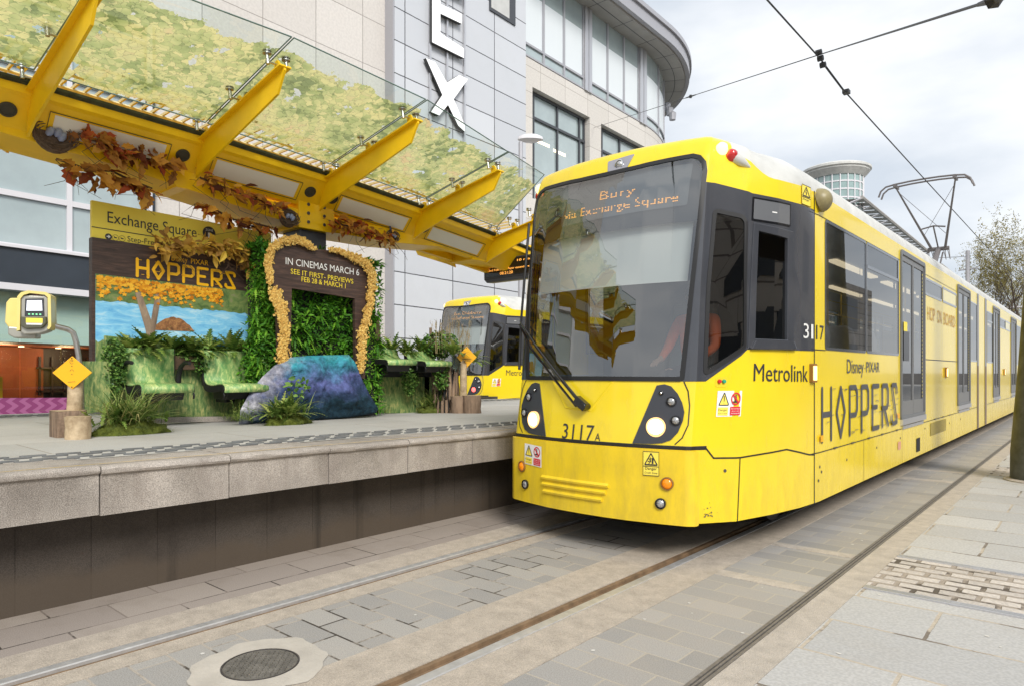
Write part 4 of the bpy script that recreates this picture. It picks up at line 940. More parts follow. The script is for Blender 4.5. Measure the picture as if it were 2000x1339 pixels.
for g in (1,-1):
    # spine box with slanted light face
    b=MB(); n=len(RIBS); Ys=[-5.5]+RIBS+[9.2]
    prof=[(-7.56,.055),(-7.56,-.03),(-7.60,-.055),(-7.86,-.335),(-7.95,-.335),(-7.95,.055)]
    vs=[]
    for Y in Ys:
        for x,z in prof: vs.append((mx(x,g),Y,zr(Y)+z))
    m=len(prof); fs=[(i*m+k,i*m+(k+1)%m,(i+1)*m+(k+1)%m,(i+1)*m+k) for i in range(len(Ys)-1) for k in range(m)]+[list(range(m)),[(len(Ys)-1)*m+k for k in range(m)]]
    b.add(vs,fs); bx=b.build('light_beam',M['beam'],cano)
    b=MB(); vs=[]
    for Y in Ys:
        for x,z in ((-7.56,.06),(-7.515,.095),(-7.515,.07),(-7.555,.045)): vs.append((mx(x,g),Y,zr(Y)+z))
    b.add(vs,[(i*4+k,i*4+(k+1)%4,(i+1)*4+(k+1)%4,(i+1)*4+k) for i in range(len(Ys)-1) for k in range(4)]); b.build('gutter',M['moss_edge'],bx)
    for i in range(len(RIBS)-1):
        Ya,Yb=RIBS[i],RIBS[i+1]; after=Ya>5
        def P(Y,t,o=.006): return Vector((mx(-7.60-.26*t+o*.7*1,g),Y,zr(Ya)+(zr(Yb)-zr(Ya))*(Y-Ya)/(Yb-Ya)-.055-.28*t-o*.68))
        l0,l1=(Ya+.20,Yb-.36) if Yb<5.1 else ((Ya+.30,Yb-.18))
        b=MB(); b.add([P(l0-.05,.16,.004),P(l1+.05,.16,.004),P(l1+.05,.86,.004),P(l0-.05,.86,.004)],[(0,1,2,3)]); lf=b.build('light_frame',M['beam2'] if 'beam2' in M else M['beam'],bx)
        b=MB(); b.add([P(l0,.24,.007),P(l1,.24,.007),P(l1,.78,.007),P(l0,.78,.007)],[(0,1,2,3)]); b.build('light_panel',M['lightpanel'],lf)
        b=MB(); q=[(l0-.045,.18),(l1+.045,.18),(l1+.045,.84),(l0-.045,.84)]
        for k in range(4):
            (y0,t0),(y1,t1)=q[k],q[(k+1)%4]
            if y0==y1: b.add([P(y0-.003,t0,.009),P(y0+.003,t0,.009),P(y0+.003,t1,.009),P(y0-.003,t1,.009)],[(0,1,2,3)])
            else: b.add([P(y0,t0-.012,.009),P(y1,t0-.012,.009),P(y1,t0+.012,.009),P(y0,t0+.012,.009)],[(0,1,2,3)])
        b.build('light_seam',M['speaker'],lf)
        sp=(Yb-.17) if Yb<5.1 else (Ya+.17)
        c=P(sp,.42,.0); nrm=(P(sp,.42,.1)-P(sp,.42,0)); nrm=Vector((g*.7,0,-.68))
        b=MB(); b.lathe([(.075,-.01),(.075,.012),(.06,.016),(.055,.006),(.0,.010)],c,24,axis=nrm); b.build('speaker',M['speaker'],bx,smooth=40)
    # ribs
    for i,Y in enumerate(RIBS):
        xe,ze=edge[i]; z0=zr(Y); xt=xe-.14; sl=.188
        rise=(xt+7.6)*sl
        b=MB(); dx=xt+7.6; d=Vector((1,0,sl)).normalized(); up=Vector((-sl,0,1)).normalized(); root=Vector((-7.6,Y,z0))
        def Q(a,hh,yo=0): 
            p=root+d*a+up*hh+Vector((0,yo,0)); p.x=mx(p.x,g); return p
        L=dx/d.x
        web=[(-.06,0),(L,0),(L,-.03),(L-.16,-.2),(.0,-.30),(-.22,-.34)]
        b.prism([Q(a,hh,-.012) for a,hh in web],(0,.024,0))
        fl=[Q(-.02,.0,-.062),Q(L+.01,.0,-.062),Q(L+.01,.0,.062),Q(-.02,.0,.062)]; fl2=[Q(-.02,.016,-.062),Q(L+.01,.016,-.062),Q(L+.01,.016,.062),Q(-.02,.016,.062)]
        b.add(fl+fl2,[(3,2,1,0),(4,5,6,7),(0,1,5,4),(1,2,6,5),(2,3,7,6),(3,0,4,7)])
        rb=b.build('rib',M['beam'],cano)
        for t in (.06,.5,.93):
            b=MB(); a=t*L; pr=[(a-.045,.016),(a+.045,.016),(a+.04,.09),(a+.02,.125),(a-.02,.125),(a-.04,.09)]
            b.prism([Q(u,v,-.011) for u,v in pr],(0,.022,0)); b.build('lug',M['beam'],rb)
            b=MB(); b.tube([Q(a,.085,-.12),Q(a,.085,.12)],.011,8)
            for s_ in (-.1,.1):
                b.tube([Q(a,.06,s_),Q(a,.17,s_)],.018,10); b.lathe([(.0,0),(.042,0),(.042,.012),(.03,.016),(.03,.02),(.042,.024),(.042,.034),(0,.036)],Q(a,.165,s_),14)
            b.build('glass_clamp',M['steel'],rb,smooth=40)
    # glass bays
    for i in range(len(RIBS)-1):
        Ya,Yb=RIBS[i]+.012,RIBS[i+1]-.012; (xa,za),(xb,zb)=edge[i],edge[i+1]
        b=MB(); nx,ny=14,2; vs=[]; ac=[]
        for k in range(nx+1):
            t=k/nx
            for j in range(ny+1):
                u=j/ny; xi=-7.5; zi=(zr(Ya)*(1-u)+zr(Yb)*u)+.19
                x=xi+((xa*(1-u)+xb*u)-xi)*t; z=zi+((za*(1-u)+zb*u)-zi)*t; vs.append((mx(x,g),Ya+(Yb-Ya)*u,z)); ac.append(t)
        m=ny+1; fs=[(k*m+j,k*m+j+1,(k+1)*m+j+1,(k+1)*m+j) for k in range(nx) for j in range(ny)]
        b.add(vs,fs); go=b.build('glass_bay',M['film'],cano)
        at=go.data.attributes.new('across','FLOAT','POINT'); at.data.foreach_set('value',ac)
        b=MB(); nn=len(vs)
        rim=[nx*m+j for j in range(m)]+[k*m+ny for k in range(nx,-1,-1)]+[j for j in range(ny,-1,-1)]+[k*m for k in range(nx+1)]
        for p,q in zip(rim,rim[1:]):
            if p!=q: b.tube([vs[p],vs[q]],.008,4,cap=False)
        b.build('glass_edge',M['glassedge'],go)
    # louvred deck above the spine
b=MB(); y=-2
while y<9:
    b.box(XS-.5,XS+.5,y,y+.022,zr(y)+.42,zr(y)+.45); y+=.115
for x in (-.6,-.2,.2,.6): 
    for a,c in zip(RIBS,RIBS[1:]): b.tube([(XS+x,a,zr(a)+.41),(XS+x,c,zr(c)+.41)],.02,4)
M['slat']=mat('glass_hazed_slats',(.66,.57,.30),.6,var=.2,vs=4); b.build('louvre_deck',M['slat'],cano)  # slat yellow is paled in the colour to imitate haze of the dirty glass
# lower chord, struts, column head
CH=[(-5.5,3.80),(-2.5,3.83),(0,3.80),(1.65,3.735),(2.7,3.645),(4.45,3.40),(4.8,3.375),(5.3,3.355),(6.3,3.365),(8.16,3.50),(9.2,3.63),(10.4,3.72)]
b=MB(); vs=[]
for Y,z in CH:
    hh=.20 if Y<9 else .12
    for x,dz in ((-7.83,0),(-7.83,hh),(-8.41,hh),(-8.41,0)): vs.append((x,Y,z+dz))
b.add(vs,[(i*4+k,i*4+(k+1)%4,(i+1)*4+(k+1)%4,(i+1)*4+k) for i in range(len(CH)-1) for k in range(4)]+[(0,1,2,3),tuple((len(CH)-1)*4+k for k in range(4))]); b.build('lower_chord',M['beam'],cano,bevel=.008)
for ya,yb,zb in ((-2.6,1.9,3.85),(3.25,3.62,3.55),(6.32,6.62,3.45),(8.0,9.4,3.55)):
    b=MB(); b.box(-8.40,-7.835,ya,yb,zb,zr((ya+yb)/2)-.28); b.build('strut',M['beam'],cano)
b=MB(); b.box(-8.42,-7.815,4.78,5.32,3.34,zr(5.05)-.25); ch=b.build('column_head',M['beam'],cano,bevel=.008)
for k in range(4):
    for y in (4.92,5.16): b=MB(); b.lathe([(.022,0),(.022,.006),(.014,.008),(.01,.002),(0,.002)],(-7.812,y,3.43+k*.115),12,axis=(1,0,0)); b.build('bolt',M['darksteel'],ch)
b=MB(); b.box(-8.32,-7.9,4.85,5.25,.86,3.36); b.build('column',M['charc2'],cano,bevel=.01)
# ------------------------------------------------------------------ passenger information display
idp=thing('information_display','black hanging screen with orange departure text under the canopy end','display',(-7.7,8.9,3.1))
b=MB(); b.prism([(-8.42,8.9,3.13),(-8.42,8.9,3.475),(-8.42,9.15,3.50),(-8.42,9.15,3.09),(-8.42,8.97,3.08)],(1.7,0,0)); b.build('case',M['charc2'],idp,bevel=.008)
b=MB(); b.add([(-8.36,8.893,3.17),(-6.8,8.893,3.17),(-6.8,8.893,3.45),(-8.36,8.893,3.45)],[(0,1,2,3)]); b.build('screen',M['blackgloss'],idp)
b=MB()
def wl(s_,x0,x1,z,cap): put_text(b,s_,lambda x,y: Vector((x0+(x1-x0)*x,8.888,z+cap*y)))
wl('East Didsbury',-8.33,-7.98,3.385,.038); wl('10 min',-7.62,-7.3,3.385,.038); wl('East Didsbury',-8.33,-7.98,3.325,.038); wl('22nd February. Major essential works',-8.33,-7.2,3.262,.038); wl('08:21:20',-8.02,-7.72,3.185,.05)
b.build('lit_text',M['led'],idp)
for x in (-8.05,-7.1): b=MB(); b.tube([(x,9.0,3.49),(x,9.0,3.66)],.03,8); b.build('hanger',M['beam'],idp)
from mathutils import noise as mnoise
# ------------------------------------------------------------------ leaf, blade and petal builders
def leaf(mb,p,d,up,L,W,fold=.25,droop=.15,lobes=False,r=None):
    """one folded leaf from p along d"""
    d=Vector(d).normalized(); up=Vector(up); sd=d.cross(up)
    if sd.length<1e-3: sd=d.cross(Vector((1,0,.3)))
    sd.normalize(); n=sd.cross(d).normalized(); p=Vector(p); rr=random.random() if r is None else r
    st=[(0,.0),(.18,.62),(.45,1.),(.75,.7),(1.,.0)] if not lobes else [(0,.0),(.12,.75),(.28,.55),(.42,1.),(.58,.6),(.72,.75),(.85,.3),(1,.0)]
    mid=[p+d*(t*L)-n*(droop*L*t*t) for t,_ in st]
    Lf=[m+sd*(w*W/2)+n*(fold*w*W/2) for m,(t,w) in zip(mid,st)]; Rt=[m-sd*(w*W/2)+n*(fold*w*W/2) for m,(t,w) in zip(mid,st)]
    k=len(st); vs=mid+Lf[1:-1]+Rt[1:-1]; fs=[]
    for side in (0,1):
        o=k+side*(k-2)
        for i in range(k-1):
            a,b=i,i+1
            la=None if i==0 else o+i-1; lb=None if i+1==k-1 else o+i
            f=[a,b]+([lb] if lb is not None else [])+([la] if la is not None else [])
            fs.append(f if side else f[::-1])
    mb.add(vs,fs,0,rr)
def blade(mb,p,d,L,W,curve=.5,n=5,r=None,twist=0.):
    """arching strap leaf or grass blade"""
    p=Vector(p); d=Vector(d).normalized(); h=Vector((d.x,d.y,0)); h=h.normalized() if h.length>1e-3 else Vector((1,0,0))
    sd=Vector((0,0,1)).cross(h).normalized(); rr=random.random() if r is None else r; vs=[]; q=p.copy(); dd=d.copy()
    for i in range(n+1):
        t=i/n; w=W*(.5+1.0*t if t<.45 else (1-t)*1.75)*.5; w=max(w,0.0008)
        s2=(sd+Vector((0,0,twist*t))).normalized(); vs+=[q-s2*w,q+s2*w]
        q=q+dd*(L/n); dd=(dd+Vector((h.x*.35,h.y*.35,-1))*(curve/n*1.6)).normalized()
    mb.add(vs,[(2*i,2*i+1,2*i+3,2*i+2) for i in range(n)],0,rr)
def frond(mb,p,d,L,W,curve=.5,n=9):
    """fern frond: a rib with paired leaflets"""
    p=Vector(p); d=Vector(d).normalized(); h=Vector((d.x,d.y,0)); h=h.normalized() if h.length>1e-3 else Vector((1,0,0)); q=p.copy(); dd=d.copy(); rr=random.random()
    for i in range(n):
        t=(i+.5)/n; w=W*math.sin(math.pi*min(1,t*.86+.14))**.8
        sd=dd.cross(Vector((0,0,1))); sd=sd.normalized() if sd.length>1e-3 else Vector((0,1,0)); nn=sd.cross(dd).normalized()
        nq=q+dd*(L/n)
        for g in (1,-1):
            tip=q+sd*(g*w)+dd*(L/n*.9)-nn*(-.12*w)
            mb.add([q,nq,tip,q-dd*(L/n*.1)+sd*(g*w*.25)],[(0,1,2,3) if g<0 else (3,2,1,0)],0,min(1,max(0,rr+random.uniform(-.15,.15))))
        q=nq; dd=(dd+Vector((h.x*.3,h.y*.3,-1))*(curve/n*1.6)).normalized()
def rdir(zmin=-1,zmax=1):
    z=random.uniform(zmin,zmax); a=random.uniform(0,2*math.pi); r=math.sqrt(max(0,1-z*z)); return Vector((r*math.cos(a),r*math.sin(a),z))
M['fern']=ramp_mat('fern_leaf',[(0,(.06,.12,.02)),(1,(.46,.50,.14)),(.45,(.17,.27,.05)),(.75,(.30,.40,.09))])
M['grass']=ramp_mat('grass_blade',[(0,(.06,.11,.02)),(1,(.50,.42,.18)),(.5,(.18,.27,.06)),(.82,(.34,.40,.13))])
M['moss']=ramp_mat('moss_wall_leaf',[(0,(.03,.12,.01)),(1,(.28,.50,.05)),(.4,(.07,.23,.014)),(.75,(.14,.36,.025))])
M['ivy']=ramp_mat('ivy_leaf',[(0,(.03,.09,.02)),(1,(.26,.42,.10)),(.5,(.09,.20,.035))],rough=.4)
M['autumn']=ramp_mat('autumn_leaf',[(0,(.09,.022,.008)),(1,(.78,.44,.06)),(.12,(.22,.05,.015)),(.24,(.52,.10,.03)),(.36,(.30,.13,.03)),(.62,(.48,.22,.04)),(.86,(.68,.32,.05))])
M['gold']=ramp_mat('gold_leaf',[(0,(.26,.13,.03)),(1,(.85,.60,.09)),(.4,(.50,.29,.06)),(.7,(.70,.44,.07))])
M['blossom']=ramp_mat('yellow_blossom',[(0,(.66,.38,.09)),(1,(.92,.72,.26)),(.5,(.84,.58,.16))])
M['mossm']=mat('moss_mound',(.13,.155,.02),.95,var=.55,vs=14,col2=(.05,.075,.012),bump=1.,bs=120)
M['mosst']=ramp_mat('moss_tuft',[(0,(.07,.09,.012)),(1,(.30,.32,.05)),(.5,(.16,.19,.025))])
M['twig']=mat('dry_twig',(.10,.06,.035),.8,var=.3,vs=20)
M['bark']=mat('log_bark',(.30,.21,.145),.9,var=.6,vs=16,col2=(.10,.065,.045),bump=1.,bs=60,streak=True)
M['cutwood']=mat('cut_wood_end',(.52,.40,.25),.8,var=.25,vs=20)
M['birch']=mat('pale_trunk',(.52,.41,.27),.8,var=.5,vs=9,col2=(.26,.18,.10),bump=.4,bs=50)
M['straw']=mat('dry_reed',(.42,.32,.17),.8,var=.3,vs=20)
def print_mat(name,stops,sc=6.,st=(1,1,1),det=9.,rough=.5,coat=0.):
    m=bpy.data.materials.new(name); m.use_nodes=True; t=m.node_tree; b=t.nodes['Principled BSDF']; g=t.nodes.new('ShaderNodeNewGeometry')
    mp_=t.nodes.new('ShaderNodeMapping'); mp_.inputs['Scale'].default_value=st; t.links.new(g.outputs['Position'],mp_.inputs[0])
    n=t.nodes.new('ShaderNodeTexNoise'); n.inputs['Scale'].default_value=sc; n.inputs['Detail'].default_value=det; n.inputs['Roughness'].default_value=.68; n.inputs['Distortion'].default_value=.6; t.links.new(mp_.outputs[0],n.inputs['Vector'])
    r=t.nodes.new('ShaderNodeValToRGB'); e=r.color_ramp.elements
    for i,(p,c) in enumerate(stops):
        el=e[i] if i<2 else e.new(p)
        el.position=p; el.color=(*c,1)
    t.links.new(n.outputs['Fac'],r.inputs[0]); t.links.new(r.outputs[0],b.inputs['Base Color']); b.inputs['Roughness'].default_value=rough; b.inputs['Coat Weight'].default_value=coat
    return m
M['meadow']=print_mat('meadow_print',[(.3,(.04,.09,.04)),(.72,(.50,.46,.19)),(.42,(.10,.19,.06)),(.52,(.21,.29,.10)),(.6,(.36,.39,.14))],11.,(1,2.6,.8),10)
M['seatprint']=print_mat('seat_meadow_print',[(.28,(.08,.24,.08)),(.7,(.74,.74,.34)),(.42,(.15,.33,.11)),(.52,(.30,.45,.16)),(.6,(.48,.58,.22))],12.,(1,2,.9),10,.5)
M['woodprint']=print_mat('dark_wood_print',[(.3,(.028,.018,.015)),(.72,(.13,.075,.055)),(.5,(.06,.036,.03))],5,(1,.8,9),9,.45)
M['lake']=print_mat('lake_print',[(.3,(.10,.40,.75)),(.72,(.60,.82,.92)),(.5,(.24,.60,.88))],5.,(1,.8,3.),8,.55)
M['bank']=print_mat('bank_print',[(.3,(.05,.09,.03)),(.72,(.30,.24,.18)),(.45,(.12,.20,.06)),(.58,(.22,.28,.09))],9,(1,1,1),9,.45)
M['oleaf']=ramp_mat('printed_orange_leaf',[(0,(.55,.17,.01)),(1,(.95,.55,.05)),(.5,(.86,.38,.02))],trans=0,rough=.45)
M['trunkp']=print_mat('printed_trunk',[(.3,(.11,.07,.05)),(.7,(.42,.31,.22))],7,(1,1,.4),6)
M['lodge']=print_mat('printed_mound',[(.3,(.12,.05,.02)),(.7,(.55,.28,.10)),(.5,(.3,.13,.05))],30,(1,1,1),6)
M['orangetx']=mat('orange_title_paint',(.98,.52,.01),.45)
M['orangesign']=mat('orange_sign_face',(.92,.46,.012),.4,var=.06,vs=2)
# ------------------------------------------------------------------ station sign and picture board behind the seats
XB=-8.12
sg=thing('station_sign','long yellow station name sign reading Exchange Square above the picture board','sign',onX(340,440,XB-.03)-Vector((0,0,.2)))
q=[onX(179,391,XB-.03),onX(530,456,XB-.03)]; q=[q[0],q[1],q[1]-Vector((0,0,.46)),q[0]-Vector((0,0,.46))]
b=MB(); b.prism(q,(-.05,0,0)); b.build('face',M['signyellow'],sg,bevel=.003)
dn=Vector((0,0,1)); XT=XB-.026
b=MB()
def xl(A,B,cap,s_,X=XT,mb=None):
    P,Q=onX(*A,X),onX(*B,X); put_text(mb or b,s_,line_map(P,Q,(0,0,cap)))
xl((210,434.5),(384,464),.128,'Exchange Square'); xl((249,471.5),(352,486),.062,'Step-Free Access')
P0=onX(179,443.7,XT); P1=onX(530,500,XT); b.add([P0,P1,P1+dn*.009,P0+dn*.009],[(0,1,2,3)])
c=onX(408.5,455.5,XT); n=28; b.add([c]+[c+Vector((0,math.cos(2*math.pi*k/n)*.078,math.sin(2*math.pi*k/n)*.078)) for k in range(n)],[(0,1+k,1+(k+1)%n) for k in range(n)])
c2=onX(212,462.5,XT); b.add([c2]+[c2+Vector((0,math.cos(2*math.pi*k/n)*.034,math.sin(2*math.pi*k/n)*.034)) for k in range(n)],[(0,1+k,1+(k+1)%n) for k in range(n)])
for px in (225.5,238.5):
    cc=onX(px,464.5+(px-225)*.14,XT)
    for k in range(n): 
        a0,a1=2*math.pi*k/n,2*math.pi*(k+1)/n; b.add([cc+Vector((0,math.cos(a0)*r_,math.sin(a0)*r_)) for r_ in (.033,.030)]+[cc+Vector((0,math.cos(a1)*r_,math.sin(a1)*r_)) for r_ in (.030,.033)],[(0,1,2,3)])
    b.add([cc+Vector((0,-.012,-.006)),cc+Vector((0,.014,-.006)),cc+Vector((0,.014,.006)),cc+Vector((0,-.012,.006))],[(0,1,2,3)]); b.add([cc+Vector((0,-.018,.004)),cc+Vector((0,-.004,.004)),cc+Vector((0,-.011,.017))],[(0,1,2)])
b.build('lettering',M['charcoal'],sg)
b=MB(); off=Vector((.003,0,0))
put_text(b,'ZONE',lambda x,y: c+off+Vector((0,-.045+.09*x,.022+.028*y))); put_text(b,'1',lambda x,y: c+off+Vector((0,-.016+.03*x,-.062+.07*y)))
for pts in ([(-.02,-.005),(.008,-.005),(.008,.005),(-.02,.005)],[(.0,.018),(.02,0),(.0,-.018),(-.006,-.011),(.006,0),(-.006,.011)]): b.add([c2+off+Vector((0,u,v)) for u,v in pts],[list(range(len(pts)))])
b.build('white_lettering',M['white'],sg)
pb=thing('picture_board','large printed picture board with glowing orange film title above an autumn lake scene','billboard',(XB,3.5,1.6))
def bz(zl,Y): return zl+SH*Y
YA,YB=2.50,4.72
def bq(y0,y1,z0,z1,x): return [(x,y0,bz(z0,y0)),(x,y1,bz(z0,y1)),(x,y1,bz(z1,y1)),(x,y0,bz(z1,y0))]
b=MB(); b.prism(bq(YA,YB,1.62,2.967,XB),(-.10,0,0)); b.build('panel',M['woodprint'],pb)
b=MB(); b.add(bq(YA+.03,YB-.01,1.63,2.58,XB+.003),[(0,1,2,3)]); b.build('lake_print',M['lake'],pb)
rs=random.Random(4)
def ragged(y0,y1,zf,zb,x,amp,n=60,up=True):
    top=[(x,y0+(y1-y0)*k/n,bz(zf+rs.uniform(-amp,amp),y0+(y1-y0)*k/n)) for k in range(n+1)]
    return top+[(x,y1,bz(zb,y1)),(x,y0,bz(zb,y0))]
b=MB(); b.add([*ragged(YA+.03,YB-.01,2.30,2.58,XB+.0055,.012)],[list(range(63))]); b.build('far_bank_print',M['bank'],pb)
b=MB(); b.add([*ragged(YA+.03,YB-.01,1.86,1.63,XB+.0055,.03,90)],[list(range(93))]); b.build('near_bank_print',M['meadow'],pb)
b=MB(); yc=3.34; b.add([(XB+.008,yc-.24+.48*k/16,bz(2.02+.16*math.sin(math.pi*k/16)**.8+rs.uniform(-.006,.006),yc)) for k in range(17)],[list(range(17))]); b.build('mound_print',M['lodge'],pb)
b=MB(); ty=3.09
b.add([(XB+.0105,ty+u,bz(v,ty)) for u,v in ((-.055,1.62),(.045,1.62),(.04,1.98),(.11,2.42),(.05,2.44),(.0,2.13),(-.11,2.44),(-.17,2.42),(-.055,2.0))],[list(range(9))]); b.build('trunk_print',M['trunkp'],pb)
b=MB()
for k in range(520):
    u=rs.random(); y=YA+.05+u*1.36; z=2.575-abs(rs.gauss(0,.09))*(1.1 if u<.75 else .7+1.2*(u-.75)); a=rs.uniform(0,6.28); s_=rs.uniform(.018,.038)
    if z<2.3: continue
    pts=[(1,0),(.45,.35),(.3,.9),(-.2,.45),(-.8,.5),(-.5,0),(-.8,-.5),(-.2,-.45),(.3,-.9),(.45,-.35)]
    z=min(z,2.55); b.add([(XB+.012+k*.00001,y+(c0*math.cos(a)-d0*math.sin(a))*s_,bz(z+(c0*math.sin(a)+d0*math.cos(a))*s_*.8,y)) for c0,d0 in pts],[list(range(10))],0,rs.random())
b.build('foliage_print',M['oleaf'],pb,rnd=True,recalc=False)
b=MB(); A,B_=onX(268,539,XB+.003),onX(466,565,XB+.003); vv=(B_-A)/7; hh=onX(268,506,XB+.003).z-A.z
strokes(b,'HOPPERS',lambda x,y,o: A+vv*x+Vector((.001+o*.5,0,hh*y)),1.12,.085,vv.length/hh)
rs2=random.Random(11)
for k in range(18):
    x=rs2.uniform(-.2,6.6); y=rs2.choice((.1,.4,.5,.85,.95)); b.add([A+vv*u+Vector((.012,0,hh*v)) for u,v in ((x,y),(x+.35,y),(x+.35,y+.025),(x,y+.025))],[(0,1,2,3)])
b.build('film_title',M['orangetx'],pb)
b=MB(); xl((335,509),(366,514),.075,'Disney',XB+.004,b); xl((373,515),(407,519),.062,'PIXAR',XB+.004,b); b.build('studio_name',M['orangetx'],pb)
# ------------------------------------------------------------------ arch board, moss wall, painted rock
XA=-7.50
AR=[(545,735),(541,600),(535,560),(524,548),(521,502),(535,478),(565,466),(600,474),(617,486),(640,489),(668,490),(700,500),(725,513),(731,545),(728,590),(715,640),(713,738),(694,738),(693,583),(570,563),(567,735)]
ar=thing('arch_board','dark brown archway board with cinema dates, edged with yellow blossom','display',onX(625,735,XA))
b=MB(); b.prism([onX(*p,XA) for p in AR],(-.05,0,0)); b.build('board',M['woodprint'],ar)
b=MB(); xl((558,516),(701.5,538.5),.088,'IN CINEMAS MARCH 6',XA+.003,b); b.build('white_lettering',M['white'],ar)
b=MB(); xl((568,534.5),(690,554.5),.066,'SEE IT FIRST- PREVIEWS',XA+.003,b); xl((589,550),(675,563.5),.066,'FEB 28 & MARCH 1',XA+.003,b); M['ytxt']=mat('yellow_lettering',(.80,.62,.04),.45); b.build('yellow_lettering',M['ytxt'],ar)
b=MB(); rs=random.Random(21); random.seed(77)
def blossoms(path,wid,dens):
    for (a,wa),(c,wc) in zip(zip(path,wid),list(zip(path,wid))[1:]):
        n=int(math.hypot(c[0]-a[0],c[1]-a[1])*dens)
        for k in range(n):
            t=rs.random(); w_=wa+(wc-wa)*t
            px=a[0]+(c[0]-a[0])*t+rs.gauss(0,.42)*w_; py=a[1]+(c[1]-a[1])*t+rs.gauss(0,.42)*w_
            p=onX(px,py,XA+.015+rs.random()*.05)
            nm=Vector((1,rs.uniform(-.7,.7),rs.uniform(-.5,.9)))
            s_=rs.uniform(.010,.019)
            for j in range(4):
                an=j*math.pi/2+rs.uniform(0,1.5); tdir=Vector((rs.uniform(.0,.6),math.cos(an),math.sin(an)))
                leaf(b,p,tdir,nm,s_*1.3,s_*1.1,fold=.3,droop=.1)
blossoms([(556,740),(552,690),(556,640),(549,600),(536,566)],[8,13,10,12,12],9)
blossoms([(530,572),(545,600),(555,640)],[7,9,8],7)
blossoms([(528,552),(523,510),(531,486),(552,470),(580,468),(606,478)],[6,8,8,8,9,6],9)
blossoms([(600,478),(615,487)],[7,3],6)
blossoms([(645,487),(670,493),(695,504),(718,516),(728,545),(724,590),(716,620),(708,650),(706,700),(704,725)],[4,6,8,10,10,8,8,9,8,5],9)
b.build('blossom_edging',M['blossom'],ar,rnd=True,recalc=False)
mw=thing('moss_wall','tall green wall of artificial moss and ferns behind the arch board','plant wall',(-7.85,5.0,.87))
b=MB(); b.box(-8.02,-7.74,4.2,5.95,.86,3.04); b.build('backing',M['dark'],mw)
b=MB(); random.seed(5)
for k in range(9000):
    y=random.uniform(4.12,6.02); z=random.uniform(.95,3.02); x=-7.735
    if random.random()<.18: z=3.02+random.uniform(-.02,.03); x=random.uniform(-8.02,-7.7)
    elif random.random()<.12: y=4.16; x=random.uniform(-8.02,-7.7)
    ylim=4.35-.2*math.sin(z*2.1)+.0
    bulge=.05+.05*math.sin(y*9+z*5)*math.sin(z*7-y*3)
    p=Vector((x+random.uniform(0,bulge+.03),y,z+SH*(y-5)))
    d=Vector((random.uniform(.1,1),random.uniform(-1,1),random.uniform(-1,.8))); pn=mnoise.noise(Vector((y*3.2,z*3.2,2.))); fine=pn>.12; leaf(b,p,d,rdir(0,1)+Vector((.8,0,.4)),random.uniform(.03,.05) if fine else random.uniform(.045,.10),random.uniform(.008,.016) if fine else random.uniform(.016,.036),r=min(1,max(0,.5+pn*.9+random.uniform(-.3,.3))))
for k in range(120):
    p=Vector((-7.70,random.uniform(4.1,6.0),random.uniform(1.3,3.02)))
    for j in range(7): frond(b,p,Vector((random.uniform(.1,.7),random.uniform(-1,1),random.uniform(-.9,.9))),random.uniform(.12,.24),.022,.5,7)
b.build('foliage',M['moss'],mw,rnd=True,recalc=False)
# side growth between the picture board and the arch
b=MB()
for k in range(3600):
    t=random.random(); z=.98+1.75*t; half=.16+.10*math.sin(t*5+.6)
    y=4.26+random.uniform(-half,half); p=Vector((-7.80+random.uniform(-.12,.12),y,z))
    leaf(b,p,Vector((random.uniform(0,1),random.uniform(-1,1),random.uniform(-1,.7))),rdir(0,1)+Vector((.8,0,.3)),random.uniform(.03,.08),random.uniform(.010,.026))
b.build('side_growth',M['moss'],mw,rnd=True,recalc=False)
